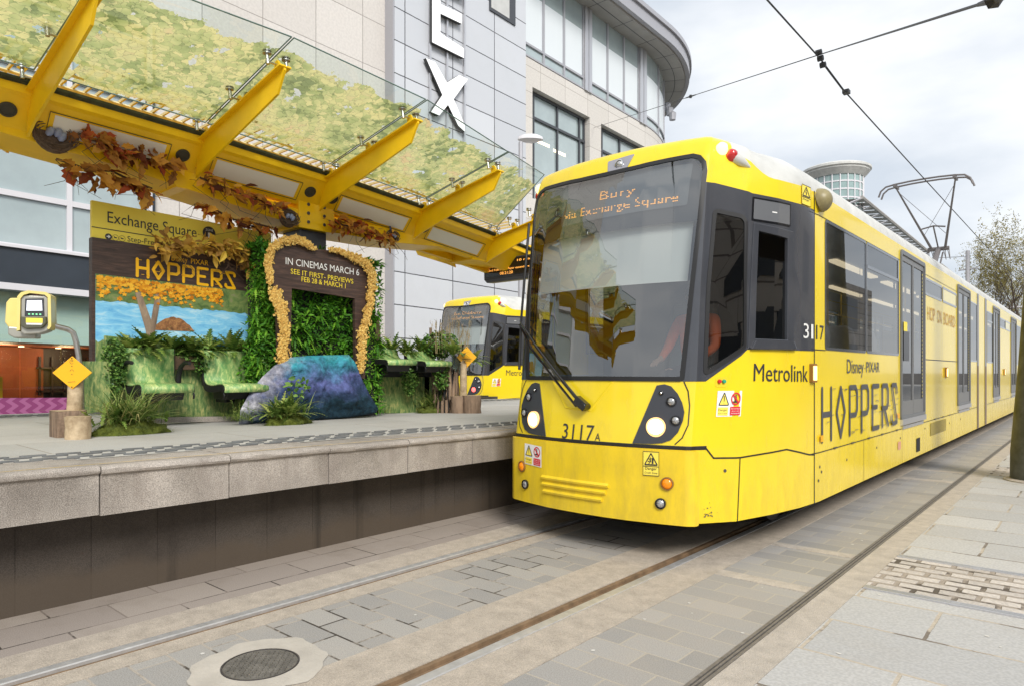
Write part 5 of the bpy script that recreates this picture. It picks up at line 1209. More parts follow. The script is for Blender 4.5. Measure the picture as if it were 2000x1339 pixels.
# rock: painted cut-out with a bulging face
XR=-7.36
RK=[(474,832),(478,800),(497,765),(520,736),(545,713),(577,697),(610,694),(650,693),(690,692),(702,706),(716,740),(732,772),(748,797),(744,806),(690,815),(640,819),(600,823),(530,830)]
def rock_mat():
    m=bpy.data.materials.new('painted_rock'); m.use_nodes=True; t=m.node_tree; b=t.nodes['Principled BSDF']; Nn=t.nodes.new; L=t.links.new
    g=Nn('ShaderNodeNewGeometry'); s=Nn('ShaderNodeSeparateXYZ'); L(g.outputs['Position'],s.inputs[0])
    n=Nn('ShaderNodeTexNoise'); n.inputs['Scale'].default_value=2.6; n.inputs['Detail'].default_value=8; n.inputs['Roughness'].default_value=.62; L(g.outputs['Position'],n.inputs['Vector'])
    ma=Nn('ShaderNodeMapRange'); ma.inputs[1].default_value=.9; ma.inputs[2].default_value=1.72; L(s.outputs['Z'],ma.inputs[0])
    m1=Nn('ShaderNodeMath'); m1.operation='MULTIPLY_ADD'; m1.inputs[1].default_value=.9; L(n.outputs['Fac'],m1.inputs[0]); L(ma.outputs[0],m1.inputs[2])
    r1=Nn('ShaderNodeValToRGB'); e=r1.color_ramp.elements; e[0].position=.42; e[0].color=(.012,.035,.055,1); e[1].position=1.; e[1].color=(.13,.34,.35,1)
    for p_,c_ in ((.54,(.035,.055,.13)),(.64,(.10,.12,.30)),(.73,(.06,.17,.29)),(.84,(.035,.26,.32))): q=e.new(p_); q.color=(*c_,1)
    sc_=Nn('ShaderNodeMath'); sc_.operation='MULTIPLY'; sc_.inputs[1].default_value=.62; L(m1.outputs[0],sc_.inputs[0]); L(sc_.outputs[0],r1.inputs[0])
    n2=Nn('ShaderNodeTexNoise'); n2.inputs['Scale'].default_value=5; n2.inputs['Detail'].default_value=6; L(g.outputs['Position'],n2.inputs['Vector'])
    r2=Nn('ShaderNodeValToRGB'); e=r2.color_ramp.elements; e[0].position=.35; e[0].color=(.13,.14,.20,1); e[1].position=.68; e[1].color=(.46,.45,.50,1); L(n2.outputs['Fac'],r2.inputs[0])
    ly=Nn('ShaderNodeMath'); ly.operation='MULTIPLY_ADD'; ly.inputs[1].default_value=-.8; L(s.outputs['Z'],ly.inputs[0]); L(s.outputs['Y'],ly.inputs[2])   # left of the rock is bare grey
    l2=Nn('ShaderNodeMath'); l2.operation='MULTIPLY_ADD'; l2.inputs[1].default_value=.9; L(n.outputs['Fac'],l2.inputs[0]); L(ly.outputs[0],l2.inputs[2])
    mr=Nn('ShaderNodeMapRange'); mr.inputs[1].default_value=3.50; mr.inputs[2].default_value=3.72; mr.inputs[3].default_value=1; mr.inputs[4].default_value=0; L(l2.outputs[0],mr.inputs[0])
    mxx=Nn('ShaderNodeMix'); mxx.data_type='RGBA'; L(mr.outputs[0],mxx.inputs[0]); L(r1.outputs[0],mxx.inputs[6]); L(r2.outputs[0],mxx.inputs[7])
    n3=Nn('ShaderNodeTexNoise'); n3.inputs['Scale'].default_value=14; n3.inputs['Detail'].default_value=8; n3.inputs['Roughness'].default_value=.7; L(g.outputs['Position'],n3.inputs['Vector'])
    r3=Nn('ShaderNodeMapRange'); r3.inputs[1].default_value=.3; r3.inputs[2].default_value=.7; r3.inputs[3].default_value=.35; r3.inputs[4].default_value=1.75; L(n3.outputs['Fac'],r3.inputs[0])
    mv=Nn('ShaderNodeMix'); mv.data_type='RGBA'; mv.blend_type='MULTIPLY'; mv.inputs[0].default_value=1; L(mxx.outputs[2],mv.inputs[6]); L(r3.outputs[0],mv.inputs[7])
    L(mv.outputs[2],b.inputs['Base Color']); b.inputs['Roughness'].default_value=.7; b.inputs['Specular IOR Level'].default_value=.2
    bu=Nn('ShaderNodeBump'); bu.inputs['Strength'].default_value=.8; bu.inputs['Distance'].default_value=.04; L(n3.outputs['Fac'],bu.inputs['Height']); L(bu.outputs[0],b.inputs['Normal'])
    return m
M['rock']=rock_mat()
P=[onX(*p,XR) for p in RK]; yz=[(p.y,p.z) for p in P]; cy=sum(p[0] for p in yz)/len(yz); cz=sum(p[1] for p in yz)/len(yz)
def subd(poly,k):
    out=[]
    for a,c in zip(poly,poly[1:]+poly[:1]):
        for i in range(k): out.append((a[0]+(c[0]-a[0])*i/k,a[1]+(c[1]-a[1])*i/k))
    return out
yz2=subd(yz,8); nr=26; vs=[]
for k in range(nr+1):
    t=1-k/nr
    for y,z in yz2:
        yy,zz=cy+(y-cy)*t,cz+(z-cz)*t; bul=.17*math.sqrt(max(0,1-t**2.4)); nn=(mnoise.fractal(Vector((yy*3,zz*3,1.3)),1,2,4)*.09-mnoise.voronoi(Vector((yy*2.6,zz*2.6,.3)))[0][0]*.11)*(1-t**6)
        vs.append((XR-.1+bul+nn,yy,zz))
m=len(yz2); b=MB(); b.add(vs,[(k*m+i,k*m+(i+1)%m,(k+1)*m+(i+1)%m,(k+1)*m+i) for k in range(nr) for i in range(m)]+[list(range(m))[::-1]])
rk=b.build('display_rock',M['rock'],smooth=60); tag(rk,'blue and teal painted boulder standing under the arch board','rock')
# ------------------------------------------------------------------ planter backs, seats
def grass_panel(name,label,pts,X,th=.05):
    b=MB(); b.prism([onX(*p,X) for p in pts],(-th,0,0)); return tag(b.build(name,M['meadow'],bevel=.004),label,'panel')
grass_panel('meadow_panel','meadow printed panel at the near end behind the left diamond sign',[(139,812),(150,705),(216,705),(216,800)],-7.75)
grass_panel('meadow_panel','meadow printed low panel beneath the two green backrest seats',[(205,826),(205,655),(520,684),(520,820)],-8.08)
grass_panel('meadow_panel','meadow printed low panel right of the painted boulder',[(715,806),(715,724),(850,727),(866,806)],-8.0)
b=MB(); p0,p1=onX(205,826,-8.02),onX(520,820,-8.02); b.prism([p0,p1,p1+Vector((0,0,.06)),p0+Vector((0,0,.06))],(.06,0,0)); tag(b.build('stone_plinth',M['granite']),'low stone plinth along the foot of the seat backing panel','plinth')
def shell(pr,w,th):                      # seat profile (x,z) swept over width w
    pass
def make_seat(label,Y,backrest,zs,arms,group):
    t=thing('waiting_seat',label,'seat',(-7.7,Y,.88),group)
    pr=[(-7.915,zs+.39),(-7.912,zs+.24),(-7.905,zs+.09),(-7.875,zs+.02),(-7.80,zs-.01),(-7.66,zs-.016),(-7.50,zs+.0),(-7.42,zs-.012),(-7.395,zs-.05),(-7.41,zs-.085)]
    if not backrest: pr=[(-7.86,zs+.15),(-7.83,zs+.07),(-7.77,zs+.02),(-7.64,zs+.005),(-7.50,zs+.0),(-7.42,zs-.012),(-7.395,zs-.05),(-7.41,zs-.085)]
    # smooth the profile
    sp=[]
    for i in range(len(pr)-1):
        a0,a1,a2,a3=[Vector((*pr[max(0,min(len(pr)-1,i+k))],0)) for k in (-1,0,1,2)]
        for k in range(4):
            u=k/4; v=.5*((2*a1)+(a2-a0)*u+(2*a0-5*a1+4*a2-a3)*u*u+(3*a1-a0-3*a2+a3)*u**3); sp.append((v.x,v.y))
    sp.append(pr[-1]); W=.265; b=MB(); n=len(sp); vs=[(x,Y-W,z) for x,z in sp]+[(x,Y+W,z) for x,z in sp]
    b.add(vs,[(i,i+1,n+i+1,n+i) for i in range(n-1)]); o=b.build('seat_cover',M['seatprint'],t,smooth=60); md=o.modifiers.new('thick','SOLIDIFY'); md.thickness=.012
    b=MB()                                  # black side cheeks and shell underneath
    for y in (Y-W-.012,Y+W-.006):
        b=MB(); low=[(x,z-.006) for x,z in sp]; under=[(x-.035 if z>zs+.06 else x,z-.075 if z<=zs+.1 else z-.03) for x,z in sp][::-1]
        b.prism([(x,y,z) for x,z in low+under],(0,.018,0)); b.build('seat_side',M['black'],t)
    b=MB(); b.prism([(-7.84,Y-.2,zs-.03),(-7.45,Y-.2,zs-.06),(-7.50,Y-.2,zs-.17),(-7.80,Y-.2,zs-.17)],(0,.4,0)); b.box(-8.05,-7.8,Y-.06,Y+.06,zs-.22,zs-.12); b.build('seat_pan',M['black'],t,bevel=.01)
    for y in arms:
        b=MB(); b.tube([(-7.88,y,zs-.02),(-7.86,y,zs+.10),(-7.80,y,zs+.19),(-7.70,y,zs+.235),(-7.58,y,zs+.225)],[.032,.03,.026,.022,.02],10); b.build('armrest',M['black'],t,smooth=50)
make_seat('left green meadow print seat with backrest and two black armrests',2.99,True,1.345,(2.70,3.29),'seats with backrests')
make_seat('right green meadow print seat with backrest, beside the painted boulder',3.86,True,1.335,(),'seats with backrests')
make_seat('green perch seat without backrest, nearest the arch',6.16,False,1.655,(),'perch seats beyond the boulder')
make_seat('green perch seat without backrest, nearest the stick bundle',6.86,False,1.64,(),'perch seats beyond the boulder')
b=MB(); b.box(-8.1,-7.95,5.95,7.3,1.40,1.52); b.box(-8.1,-8.0,6.1,6.2,.86,1.4); b.box(-8.1,-8.0,7.1,7.2,.86,1.4); tag(b.build('seat_rail',M['dark']),'black support rail carrying the perch seats','rail')
# planters the ferns grow from
b=MB(); b.box(-8.07,-7.965,2.62,4.28,1.50,1.66); tag(b.build('planter_trough',M['twig'],bevel=.01),'narrow brown trough of ferns above the backrest seats','planter')
b=MB(); b.box(-8.15,-7.92,5.95,7.55,1.53,1.64); tag(b.build('planter_trough',M['twig'],bevel=.01),'narrow brown trough of ferns behind the perch seats','planter')
# ------------------------------------------------------------------ planting
def fern(label,p,n,L,W,up=(.15,1.0),spread=1.,mat_='fern',grp=None,bias=(0,0,0),curve=.6):
    b=MB(); p=Vector(p)
    for k in range(n):
        a=random.uniform(0,6.28); d=Vector((math.cos(a)*spread,math.sin(a)*spread,random.uniform(*up)))+Vector(bias); frond(b,p+rdir()*.03,d,L*random.uniform(.65,1.15),W*random.uniform(.8,1.2),random.uniform(.5,1.3)*curve,9)
    return tag(b.build('fern',M[mat_],rnd=True,recalc=False),label,'fern',grp)
random.seed(31)
FG='ferns in the trough above the backrest seats'
for i,(px,py,l) in enumerate(((258,694,'drooping fern at the left end above the left backrest seat'),(290,688,'tall bushy fern above the left backrest seat'),(334,692,'broad fern above the right edge of the left backrest seat'),(372,694,'long drooping fern between the two backrest seats'),(408,690,'spiky fern at the left corner of the right backrest seat'),(452,692,'pale spiky fern above the right backrest seat'),(484,694,'small fern at the right end above the right backrest seat'))):
    fern(l,onX(px,py-7,-7.99),34,.34 if i!=6 else .25,.045,(-.1,1.5),.75,'fern',FG,(.12,0,.05))
FG='ferns in the trough behind the perch seats'
for i,(px,py,l) in enumerate(((735,692,'fern rising just right of the arch'),(765,690,'bushy fern above the nearer perch seat'),(795,694,'fern between the two perch seats'),(826,694,'bright spiky fern above the farther perch seat'),(852,694,'dark fern beside the dry reeds'))):
    fern(l,onX(px,py,-7.95),34,.36,.045,(.0,1.6),.7,'fern',FG,(.2,0,.1))
fern('large fern spilling over the stick bundle under the right diamond sign',onX(885,690,-7.45),26,.36,.04,(.1,1.2),.8,'fern',None,(.2,0,0))
fern('feathery fern arching right of the right diamond sign',onX(925,705,-7.5),20,.34,.05,(-.1,.8),.8,'fern',None,(.1,.3,0))
def bush(label,cat,cx,cy,rx,ry,X,n,ls,mat_,name,dep=.10):
    b=MB()
    for k in range(n):
        a=random.uniform(0,6.28); r=math.sqrt(random.random()); px=cx+rx*r*math.cos(a); py=cy+ry*r*math.sin(a)
        p=onX(px,py,X); p.x+=random.uniform(-dep,dep)*math.sqrt(max(0,1-r*r)); leaf(b,p,rdir(-.8,.5)+Vector((.4,0,0)),rdir(0,1)+Vector((1,0,.5)),random.uniform(.7,1.2)*ls,random.uniform(.7,1.1)*ls*.8)
    return tag(b.build(name,M[mat_],rnd=True,recalc=False),label,cat)
bush('dense small leaved ivy column left of the left backrest seat','ivy',222,718,24,60,-7.80,1500,.032,'ivy','ivy')
bush('ivy hanging right of the right backrest seat','ivy',507,712,13,46,-7.75,700,.03,'ivy','ivy')
bush('ivy trailing in the gap between the backrest seats','ivy',392,705,14,26,-7.95,300,.035,'ivy','ivy')
bush('ivy hanging beneath the gap between the perch seats','ivy',800,738,14,34,-7.80,600,.035,'ivy','ivy')
bush('large leaved ivy hanging on the left side of the stick bundle','ivy',862,730,12,30,-7.55,320,.055,'ivy','ivy')
bush('leafy shrub around the dry reeds','shrub',858,672,34,26,-7.85,900,.05,'ivy','shrub',.2)
bush('dark undergrowth below the right backrest seat','undergrowth',400,690,60,18,-8.0,500,.04,'ivy','undergrowth')
def mound(label,c,rx,ry,h,seed):
    b=MB(); n=26; m=9; c=Vector(c); vs=[]
    for j in range(m+1):
        f=j/m*math.pi/2
        for k in range(n):
            a=2*math.pi*k/n; d=Vector((math.cos(a)*math.cos(f),math.sin(a)*math.cos(f),math.sin(f))); q=1+.25*mnoise.fractal(d*2.2+Vector((seed,0,0)),1,2,4)
            vs.append(c+Vector((d.x*rx*q,d.y*ry*q,max(0,d.z*h*q))))
    b.add(vs,[(j*n+k,j*n+(k+1)%n,(j+1)*n+(k+1)%n,(j+1)*n+k) for j in range(m) for k in range(n)])
    t=thing('moss_mound',label,'moss',c); b.build('mound',M['mossm'],t,smooth=80)
    b=MB()
    for k in range(1700):
        d=rdir(.0,1); q=1+.25*mnoise.fractal(d*2.2+Vector((seed,0,0)),1,2,4); blade(b,c+Vector((d.x*rx*q,d.y*ry*q,max(0,d.z*h*q))),d+rdir()*.7,random.uniform(.012,.03),.005,.3,2)
    b.build('moss_tuft',M['mosst'],t,rnd=True,recalc=False)
g1=onP(232,848); mound('mossy mound under the long grass beside the left stumps',g1+Vector((.02,.1,0)),.13,.34,.12,1.)
g2=onP(560,828); mound('mossy mound under the bushy ferns in front of the boulder',g2+Vector((.0,.02,0)),.12,.28,.10,4.)
g3=onP(852,805); mound('flat mossy mound under the reddish grass near the stick bundle',g3+Vector((-.05,.02,0)),.14,.36,.12,7.)
def tuft(label,cat,p,n,L,W,curve,nf=0,fl=.3,mat_='grass'):
    t=thing('grass_tuft',label,cat,p); b=MB(); p=Vector(p)
    for k in range(n):
        a=random.uniform(0,6.28); d=Vector((math.cos(a),math.sin(a)*1.25,random.uniform(.5,2.6))); blade(b,p+Vector((random.gauss(0,.05),random.gauss(0,.11),.04)),d,L*random.uniform(.5,1.15),W*random.uniform(.6,1.2),random.uniform(.4,1.1)*curve,7,twist=random.uniform(-.4,.4))
    b.build('blades',M[mat_],t,rnd=True,recalc=False)
    if nf:
        b=MB()
        for k in range(nf):
            a=random.uniform(0,6.28); frond(b,p+Vector((random.gauss(0,.05),random.gauss(0,.13),.05)),Vector((math.cos(a),math.sin(a),random.uniform(.3,1.8))),fl*random.uniform(.6,1.2),.028,random.uniform(.3,.8),9)
        b.build('fronds',M['fern'],t,rnd=True,recalc=False)
    return t
tuft('long arching grass and fern clump beside the left stumps','grass clump',g1+Vector((0,.08,.05)),260,.56,.011,.75,60,.34)
tuft('dark bushy fern clump in front of the boulder','fern clump',g2+Vector((0,0,.05)),120,.34,.010,.7,110,.34)
tuft('reddish green grass clump near the stick bundle','grass clump',g3+Vector((-.05,0,.05)),260,.40,.012,.7,26,.26)
bush('broad leaved weed growing from the clump before the boulder','weed',585,752,22,26,-7.0,40,.07,'ivy','weed')
# low conifer sprigs
def sprig(label,p,n,L,dirs):
    b=MB()
    for k in range(n):
        d=Vector(dirs)+rdir(-.2,.8)*.8; d.normalize(); q=Vector(p)+rdir(0,.3)*.08
        for j in range(int(L/.012)):
            t=j*.012; c=q+d*t
            for e in range(3): blade(b,c,d*.6+rdir()*1.,.035,.005,.1,1)
    return tag(b.build('conifer_sprig',M['fern'],rnd=True,recalc=False),label,'sprig')
M['conif']=M['fern']
sprig('dark conifer branches lying below the right backrest seat',onP(480,828)+Vector((0,0,.04)),26,.26,(.3,-.9,.35))
sprig('small conifer sprig at the right foot of the boulder',onP(742,808)+Vector((0,0,.02)),14,.16,(.2,.1,.2))
# logs and stumps
def log(label,p,r,h,ms,cat='log',name='log',lean_=(0,0),n=18,seed=0,rec=False):
    t=thing(name,label,cat,p); p=Vector(p); rs=random.Random(seed); b=MB(); wob=[1+rs.uniform(-.08,.08) for k in range(n)]; vs=[]
    H=[0,.05,.25,.5,.75,.95,1]
    for i,q in enumerate(H):
        for k in range(n):
            a=2*math.pi*k/n; rr=r*wob[k]*(1+.04*math.sin(q*9+k)); 
            x,y=math.cos(a)*rr,math.sin(a)*rr
            if rec: x,y=max(-r,min(r,x*1.35)),max(-r,min(r,y*1.35))
            vs.append(p+Vector((x+lean_[0]*q,y+lean_[1]*q,h*q)))
    b.add(vs,[(i*n+k,i*n+(k+1)%n,(i+1)*n+(k+1)%n,(i+1)*n+k) for i in range(len(H)-1) for k in range(n)]+[list(range(n))[::-1]]); b.build('bark',ms,t,smooth=60)
    b=MB(); top=[v+Vector((0,0,.001)) for v in vs[-n:]]; c=sum(top,Vector())/n; b.add([c+(v-c)*.93 for v in top]+[v for v in top],[list(range(n))]+[(k,(k+1)%n,n+(k+1)%n,n+k) for k in range(n)]); b.build('cut_end',M['cutwood'],t)
    return t
s1=onP(133,853); s2=onP(157,857)
log('split squared log with rough bark left of the round stump',s1+Vector((-.10,.03,0)),.125,.235,M['bark'],'log','log',rec=True,seed=2)
log('smooth round stump with pale cut top before the left diamond sign',s2+Vector((-.06,.0,0)),.098,.195,M['birch'],'stump','stump',seed=3)
s3=onP(900,806); s4=onP(925,806)
log('short thick cut log left of the tallest stump by the stick bundle',s3+Vector((-.06,-.02,0)),.10,.26,M['bark'],'log','log',seed=5)
log('short thick cut stump at the right end of the planting',s4+Vector((-.06,.02,0)),.145,.27,M['bark'],'stump','stump',seed=6)
bd=thing('stick_bundle','ring of upright rough sticks forming a tall stump under the right diamond sign','stick bundle',s3+Vector((-.3,0,0)))
rs=random.Random(12); cb=s3+Vector((-.32,-.02,0)); 
for k in range(20):
    a=2*math.pi*k/20; b=MB(); r0=.18+rs.uniform(-.015,.015); p=cb+Vector((math.cos(a)*r0,math.sin(a)*r0*1.15,0)); h=.66+rs.uniform(-.05,.05); rr=rs.uniform(.02,.034)
    b.tube([p+Vector((rs.uniform(-.015,.015),rs.uniform(-.015,.015),h*q)) for q in (0,.3,.6,1)],[rr*1.1,rr,rr*1.05,rr*.9],8); b.build('stick',M['bark'],bd,smooth=60)
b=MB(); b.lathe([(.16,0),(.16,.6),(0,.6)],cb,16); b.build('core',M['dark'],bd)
# diamond signs on trunks
def diamond(label,px,py,hw,hh,X,post_px,post_r,art):
    c=onX(px,py,X); t=thing('diamond_sign',label,'sign',(c.x,c.y,.9))
    u=Vector((SA*0+CA,SA,0)); u=Vector((CA,SA,0)).normalized(); D=-SA*c.x+CA*c.y; w_=hw*D/F_PX; h_=hh*D/F_PX; nrm=Vector((SA,-CA,0))
    b=MB(); b.prism([c-u*w_,c-Vector((0,0,h_)),c+u*w_,c+Vector((0,0,h_))],-nrm*.012); b.build('plate',M['orangesign'],t,bevel=.002)
    b=MB()
    for v in (-.87,.87): b.lathe([(.006,0),(.006,.003),(0,.003)],c+Vector((0,0,h_*v))+nrm*.001,10,axis=nrm)
    F=lambda x,y: c+u*(x*w_)+Vector((0,0,y*h_))+nrm*.002
    def ring(cx_,cy_,r,a0=0,a1=6.283,wd=.02,n=18):
        for k in range(n):
            q0,q1=a0+(a1-a0)*k/n,a0+(a1-a0)*(k+1)/n; b.add([F(cx_+math.cos(q0)*r*hh/hw,cy_+math.sin(q0)*r),F(cx_+math.cos(q1)*r*hh/hw,cy_+math.sin(q1)*r),F(cx_+math.cos(q1)*(r-wd)*hh/hw,cy_+math.sin(q1)*(r-wd)),F(cx_+math.cos(q0)*(r-wd)*hh/hw,cy_+math.sin(q0)*(r-wd))],[(0,1,2,3)])
    if art:
        ring(0,.66,.13,.6,5.6); ring(.02,.67,.05,0,3.5); ring(0,.08,.12,0,3.14)
        for (x0,y0,x1,y1) in ((-.04,.385,.04,.405),(-.01,.35,.01,.44),(-.04,-.085,.04,-.07),(-.04,-.12,.04,-.105)): b.add([F(x0,y0),F(x1,y0),F(x1,y1),F(x0,y1)],[(0,1,2,3)])
        b.add([F(-.2,-.58),F(.18,-.55),F(.18,-.53),F(-.2,-.56)],[(0,1,2,3)])
    b.build('marking',M['charcoal'],t)
    if not art:
        b=MB(); put_text(b,'HOP ON',lambda x,y: F(-.3+.6*x,-.22+.10*y)); put_text(b,'BOARD',lambda x,y: F(-.3+.6*x,-.40+.10*y)) if False else None
        for k,(y0,L_) in enumerate(((-.2,.46),(-.36,.40))):
            x=-L_; rr=random.Random(k)
            while x<L_: 
                w2=rr.uniform(.05,.11); b.add([F(x,y0),F(x+w2,y0),F(x+w2,y0+.075),F(x,y0+.075)],[(0,1,2,3)]); x+=w2+.035
        b2=MB()
        for v in (): pass
        if len(b.v)>0:
            b.v=b.v; 
        bb=MB(); put_text(bb,'SIT BESIDE A',lambda x,y: F(-.46+.92*x,-.2+.085*y)) if False else None
        b.build('small_print',M['charcoal'],t)
    q=onX(*post_px,X-.05); b=MB(); nse=[(q.x,q.y,.9),(q.x+.004,q.y-.004,1.1),(q.x-.003,q.y+.006,c.z-h_*.6),(q.x,q.y,c.z+h_*.4)]; b.tube(nse,[post_r*1.08,post_r,post_r*.95,post_r*.9],14); b.build('post',M['birch'],t,smooth=60)
diamond('orange diamond sign with small line symbols on a pale trunk, at the left end',140.5,727,38.5,32,-7.0,(146,800),.064,True)
diamond('orange diamond sign with small print on a rough trunk by the stick bundle',911.5,697,19.5,20.5,-7.35,(905,770),.055,False)
# dry reeds and tall twigs beside the far tram
b=MB(); rs=random.Random(14); random.seed(8)
for k in range(46):
    px=rs.uniform(845,915); p=onX(px,690,-7.8+rs.uniform(-.15,.2)); h=rs.uniform(.28,.62)*(1 if px>840 else .8)
    d=Vector((rs.uniform(-.15,.15),rs.uniform(-.2,.2),1)); b.tube([p,p+d*h*.5,p+d*h+Vector((0,rs.uniform(-.05,.05),0))],[.004,.003,.002],4)
    if rs.random()<.6:
        for j in range(14): blade(b,p+d*h*(.75+.25*j/14),d+rdir()*.8,.05,.006,.2,2)
tag(b.build('dry_reeds',M['straw'],recalc=False),'tall dry straw coloured reeds in front of the far tram','reeds')
tw=MB()
for px,py,h in ((842,640,.25),(846,655,.2)): tw.tube([onX(px,690,-7.85),onX(px-1,py,-7.85)],.022,8)
tag(tw.build('tall_stick',M['bark'],smooth=60),'short upright brown stick at the left of the dry reeds','stick')
# ------------------------------------------------------------------ garlands and nests on the canopy
def garland(label,path,X,n,ls,mat_,lob,wid,hang=0.,grp='autumn leaf garlands'):
    t=thing('leaf_garland',label,'garland',onX(*path[0],X),grp); pts=[onX(*p,X) for p in path]; b=MB()
    for k in range(n):
        u=random.random()*(len(pts)-1); i=int(u); f=u-i; c=pts[i]+(pts[i+1]-pts[i])*f; ax=(pts[i+1]-pts[i]).normalized()
        c=c+Vector((random.uniform(0,.10),random.gauss(0,.4)*wid*.4,random.gauss(0,.45)*wid-hang*random.random()))
        d=ax*random.uniform(-.4,1.1)+rdir(-1,.7)*.9+Vector((.35,0,-.35 if hang else .0)); L=ls*random.uniform(.6,1.25)
        leaf(b,c,d,rdir(.0,1)+Vector((.9,0,.2)),L,L*random.uniform(.5,.72) if lob else L*random.uniform(.36,.5),fold=random.uniform(.1,.5),droop=random.uniform(.0,.5),lobes=lob)
    b.build('leaves',M[mat_],t,rnd=True,recalc=False)
    b=MB(); b.tube([p+Vector((.03,0,0)) for p in pts],.012,6)
    for k in range(7):
        i=random.randrange(len(pts)); q=pts[i]; b.tube([q,q+Vector((.05,random.uniform(-.2,.2),-random.uniform(.1,.22))),q+Vector((.08,random.uniform(-.3,.3),-random.uniform(.2,.36)))],[.004,.003,.002],4)
    b.build('stem',M['twig'],t)
random.seed(99)
garland('big red and brown autumn leaf garland right of the large bird nest',[(150,262),(190,280),(225,300),(265,308),(305,316),(335,322)],-7.74,95,.17,'autumn',True,.10)
garland('dark brown autumn leaves hanging below the beam under the large bird nest',[(108,312),(140,322),(175,335),(215,335),(250,352),(295,370)],-7.86,52,.19,'autumn',True,.05,.09)
garland('red and orange autumn leaf garland left of the yellow column head',[(388,348),(420,362),(455,375),(490,388),(520,400),(545,412)],-7.74,130,.13,'autumn',False,.10)
garland('dark autumn leaves hanging under the beam left of the column',[(382,398),(420,412),(455,430),(490,436),(530,446)],-7.86,56,.16,'autumn',True,.04,.06)
garland('orange autumn leaf garland right of the yellow column head',[(640,432),(668,440),(695,446),(720,455),(745,462),(765,468)],-7.74,140,.14,'autumn',False,.12)
garland('golden brown leaf garland draped along the top of the picture board',[(300,474),(330,482),(370,480),(410,482),(450,492),(485,500),(520,508)],-8.0,230,.14,'gold',False,.12,0.,'golden leaf garlands')
garland('golden leaves tumbling down between picture board and arch',[(462,492),(484,505),(500,518),(512,534)],-7.98,46,.13,'gold',False,.06,.10,'golden leaf garlands')
M['nest']=mat('nest_twigs',(.16,.105,.07),.8,var=.5,vs=30)
M['egg']=mat('blue_egg',(.28,.32,.48),.4,var=.2,vs=30)
M['bird']=mat('dark_blue_feathers',(.05,.06,.13),.6,var=.4,vs=20)
def nest(label,px,py,X,r,flip=1):
    c=onX(px,py,X); t=thing('bird_nest',label,'nest',c); b=MB(); rs=random.Random(int(px))
    for k in range(70):
        a=rs.uniform(0,6.28); a2=a+rs.uniform(.5,1.2); rr=r*rs.uniform(.62,1.08); z=rs.uniform(-.6,.25)
        P=lambda q,f: c+Vector((rs.uniform(-.02,.03),math.cos(q)*rr*f,math.sin(q)*rr*.72*f+(-.18*r)))
        b.tube([P(a,1),P((a+a2)/2,1.06),P(a2,rs.uniform(.95,1.25))],[.004,.005,.002],4)
    b.lathe([(r*.95,-.02),(r*.9,.0),(0,.005)],c+Vector((-.03,0,-.15*r)),20,axis=(1,0,0)); b.build('nest_ring',M['nest'],t)
    for dy,dz in ((-.25,-.05),(.12,-.02),(.3,-.2)):
        b=MB(); q=c+Vector((.01,dy*r,dz*r)); b.lathe([(0,-.30*r),(.15*r,-.2*r),(.2*r,0),(.15*r,.2*r),(0,.28*r)],q,12,axis=(0,.5,1)); b.build('egg',M['egg'],t,smooth=60)
    b=MB(); q=c+Vector((.0,-.45*r*flip,.72*r)); b.lathe([(0,-.42*r),(.16*r,-.25*r),(.2*r,.0),(.13*r,.22*r),(.12*r,.3*r),(.13*r,.38*r),(.07*r,.48*r),(0,.5*r)],q,12,axis=(0,-.25,1)); b.tube([q+Vector((0,-.2*r,.4*r)),q+Vector((0,-.34*r,.38*r))],[.03*r,.005],6); b.build('bird',M['bird'],t,smooth=60)
nest('large twig bird nest with blue eggs at the left end of the beam',108,258,-7.76,.185)
nest('twig bird nest with blue eggs beside the column head',566,422,-7.74,.13,1)
nest('small twig bird nest at the right end of the orange garland',768,459,-7.76,.10,1)
# ------------------------------------------------------------------ smart card reader on a bent pole
rd=thing('card_reader','yellow hooded card reader on a bent steel pole at the left edge','card reader',(-7.55,2.2,.9))
X=-7.5; P=lambda px,py,dx=0: onX(px,py,X)+Vector((dx,0,0))
b=MB(); b.tube([P(96,634),P(132,643),P(143,650),P(149,668),P(153,692),P(158,730),Vector((-7.5,P(160,760).y,.9))],[.026]*7,12); b.build('pole',M['steel'],rd,smooth=60)
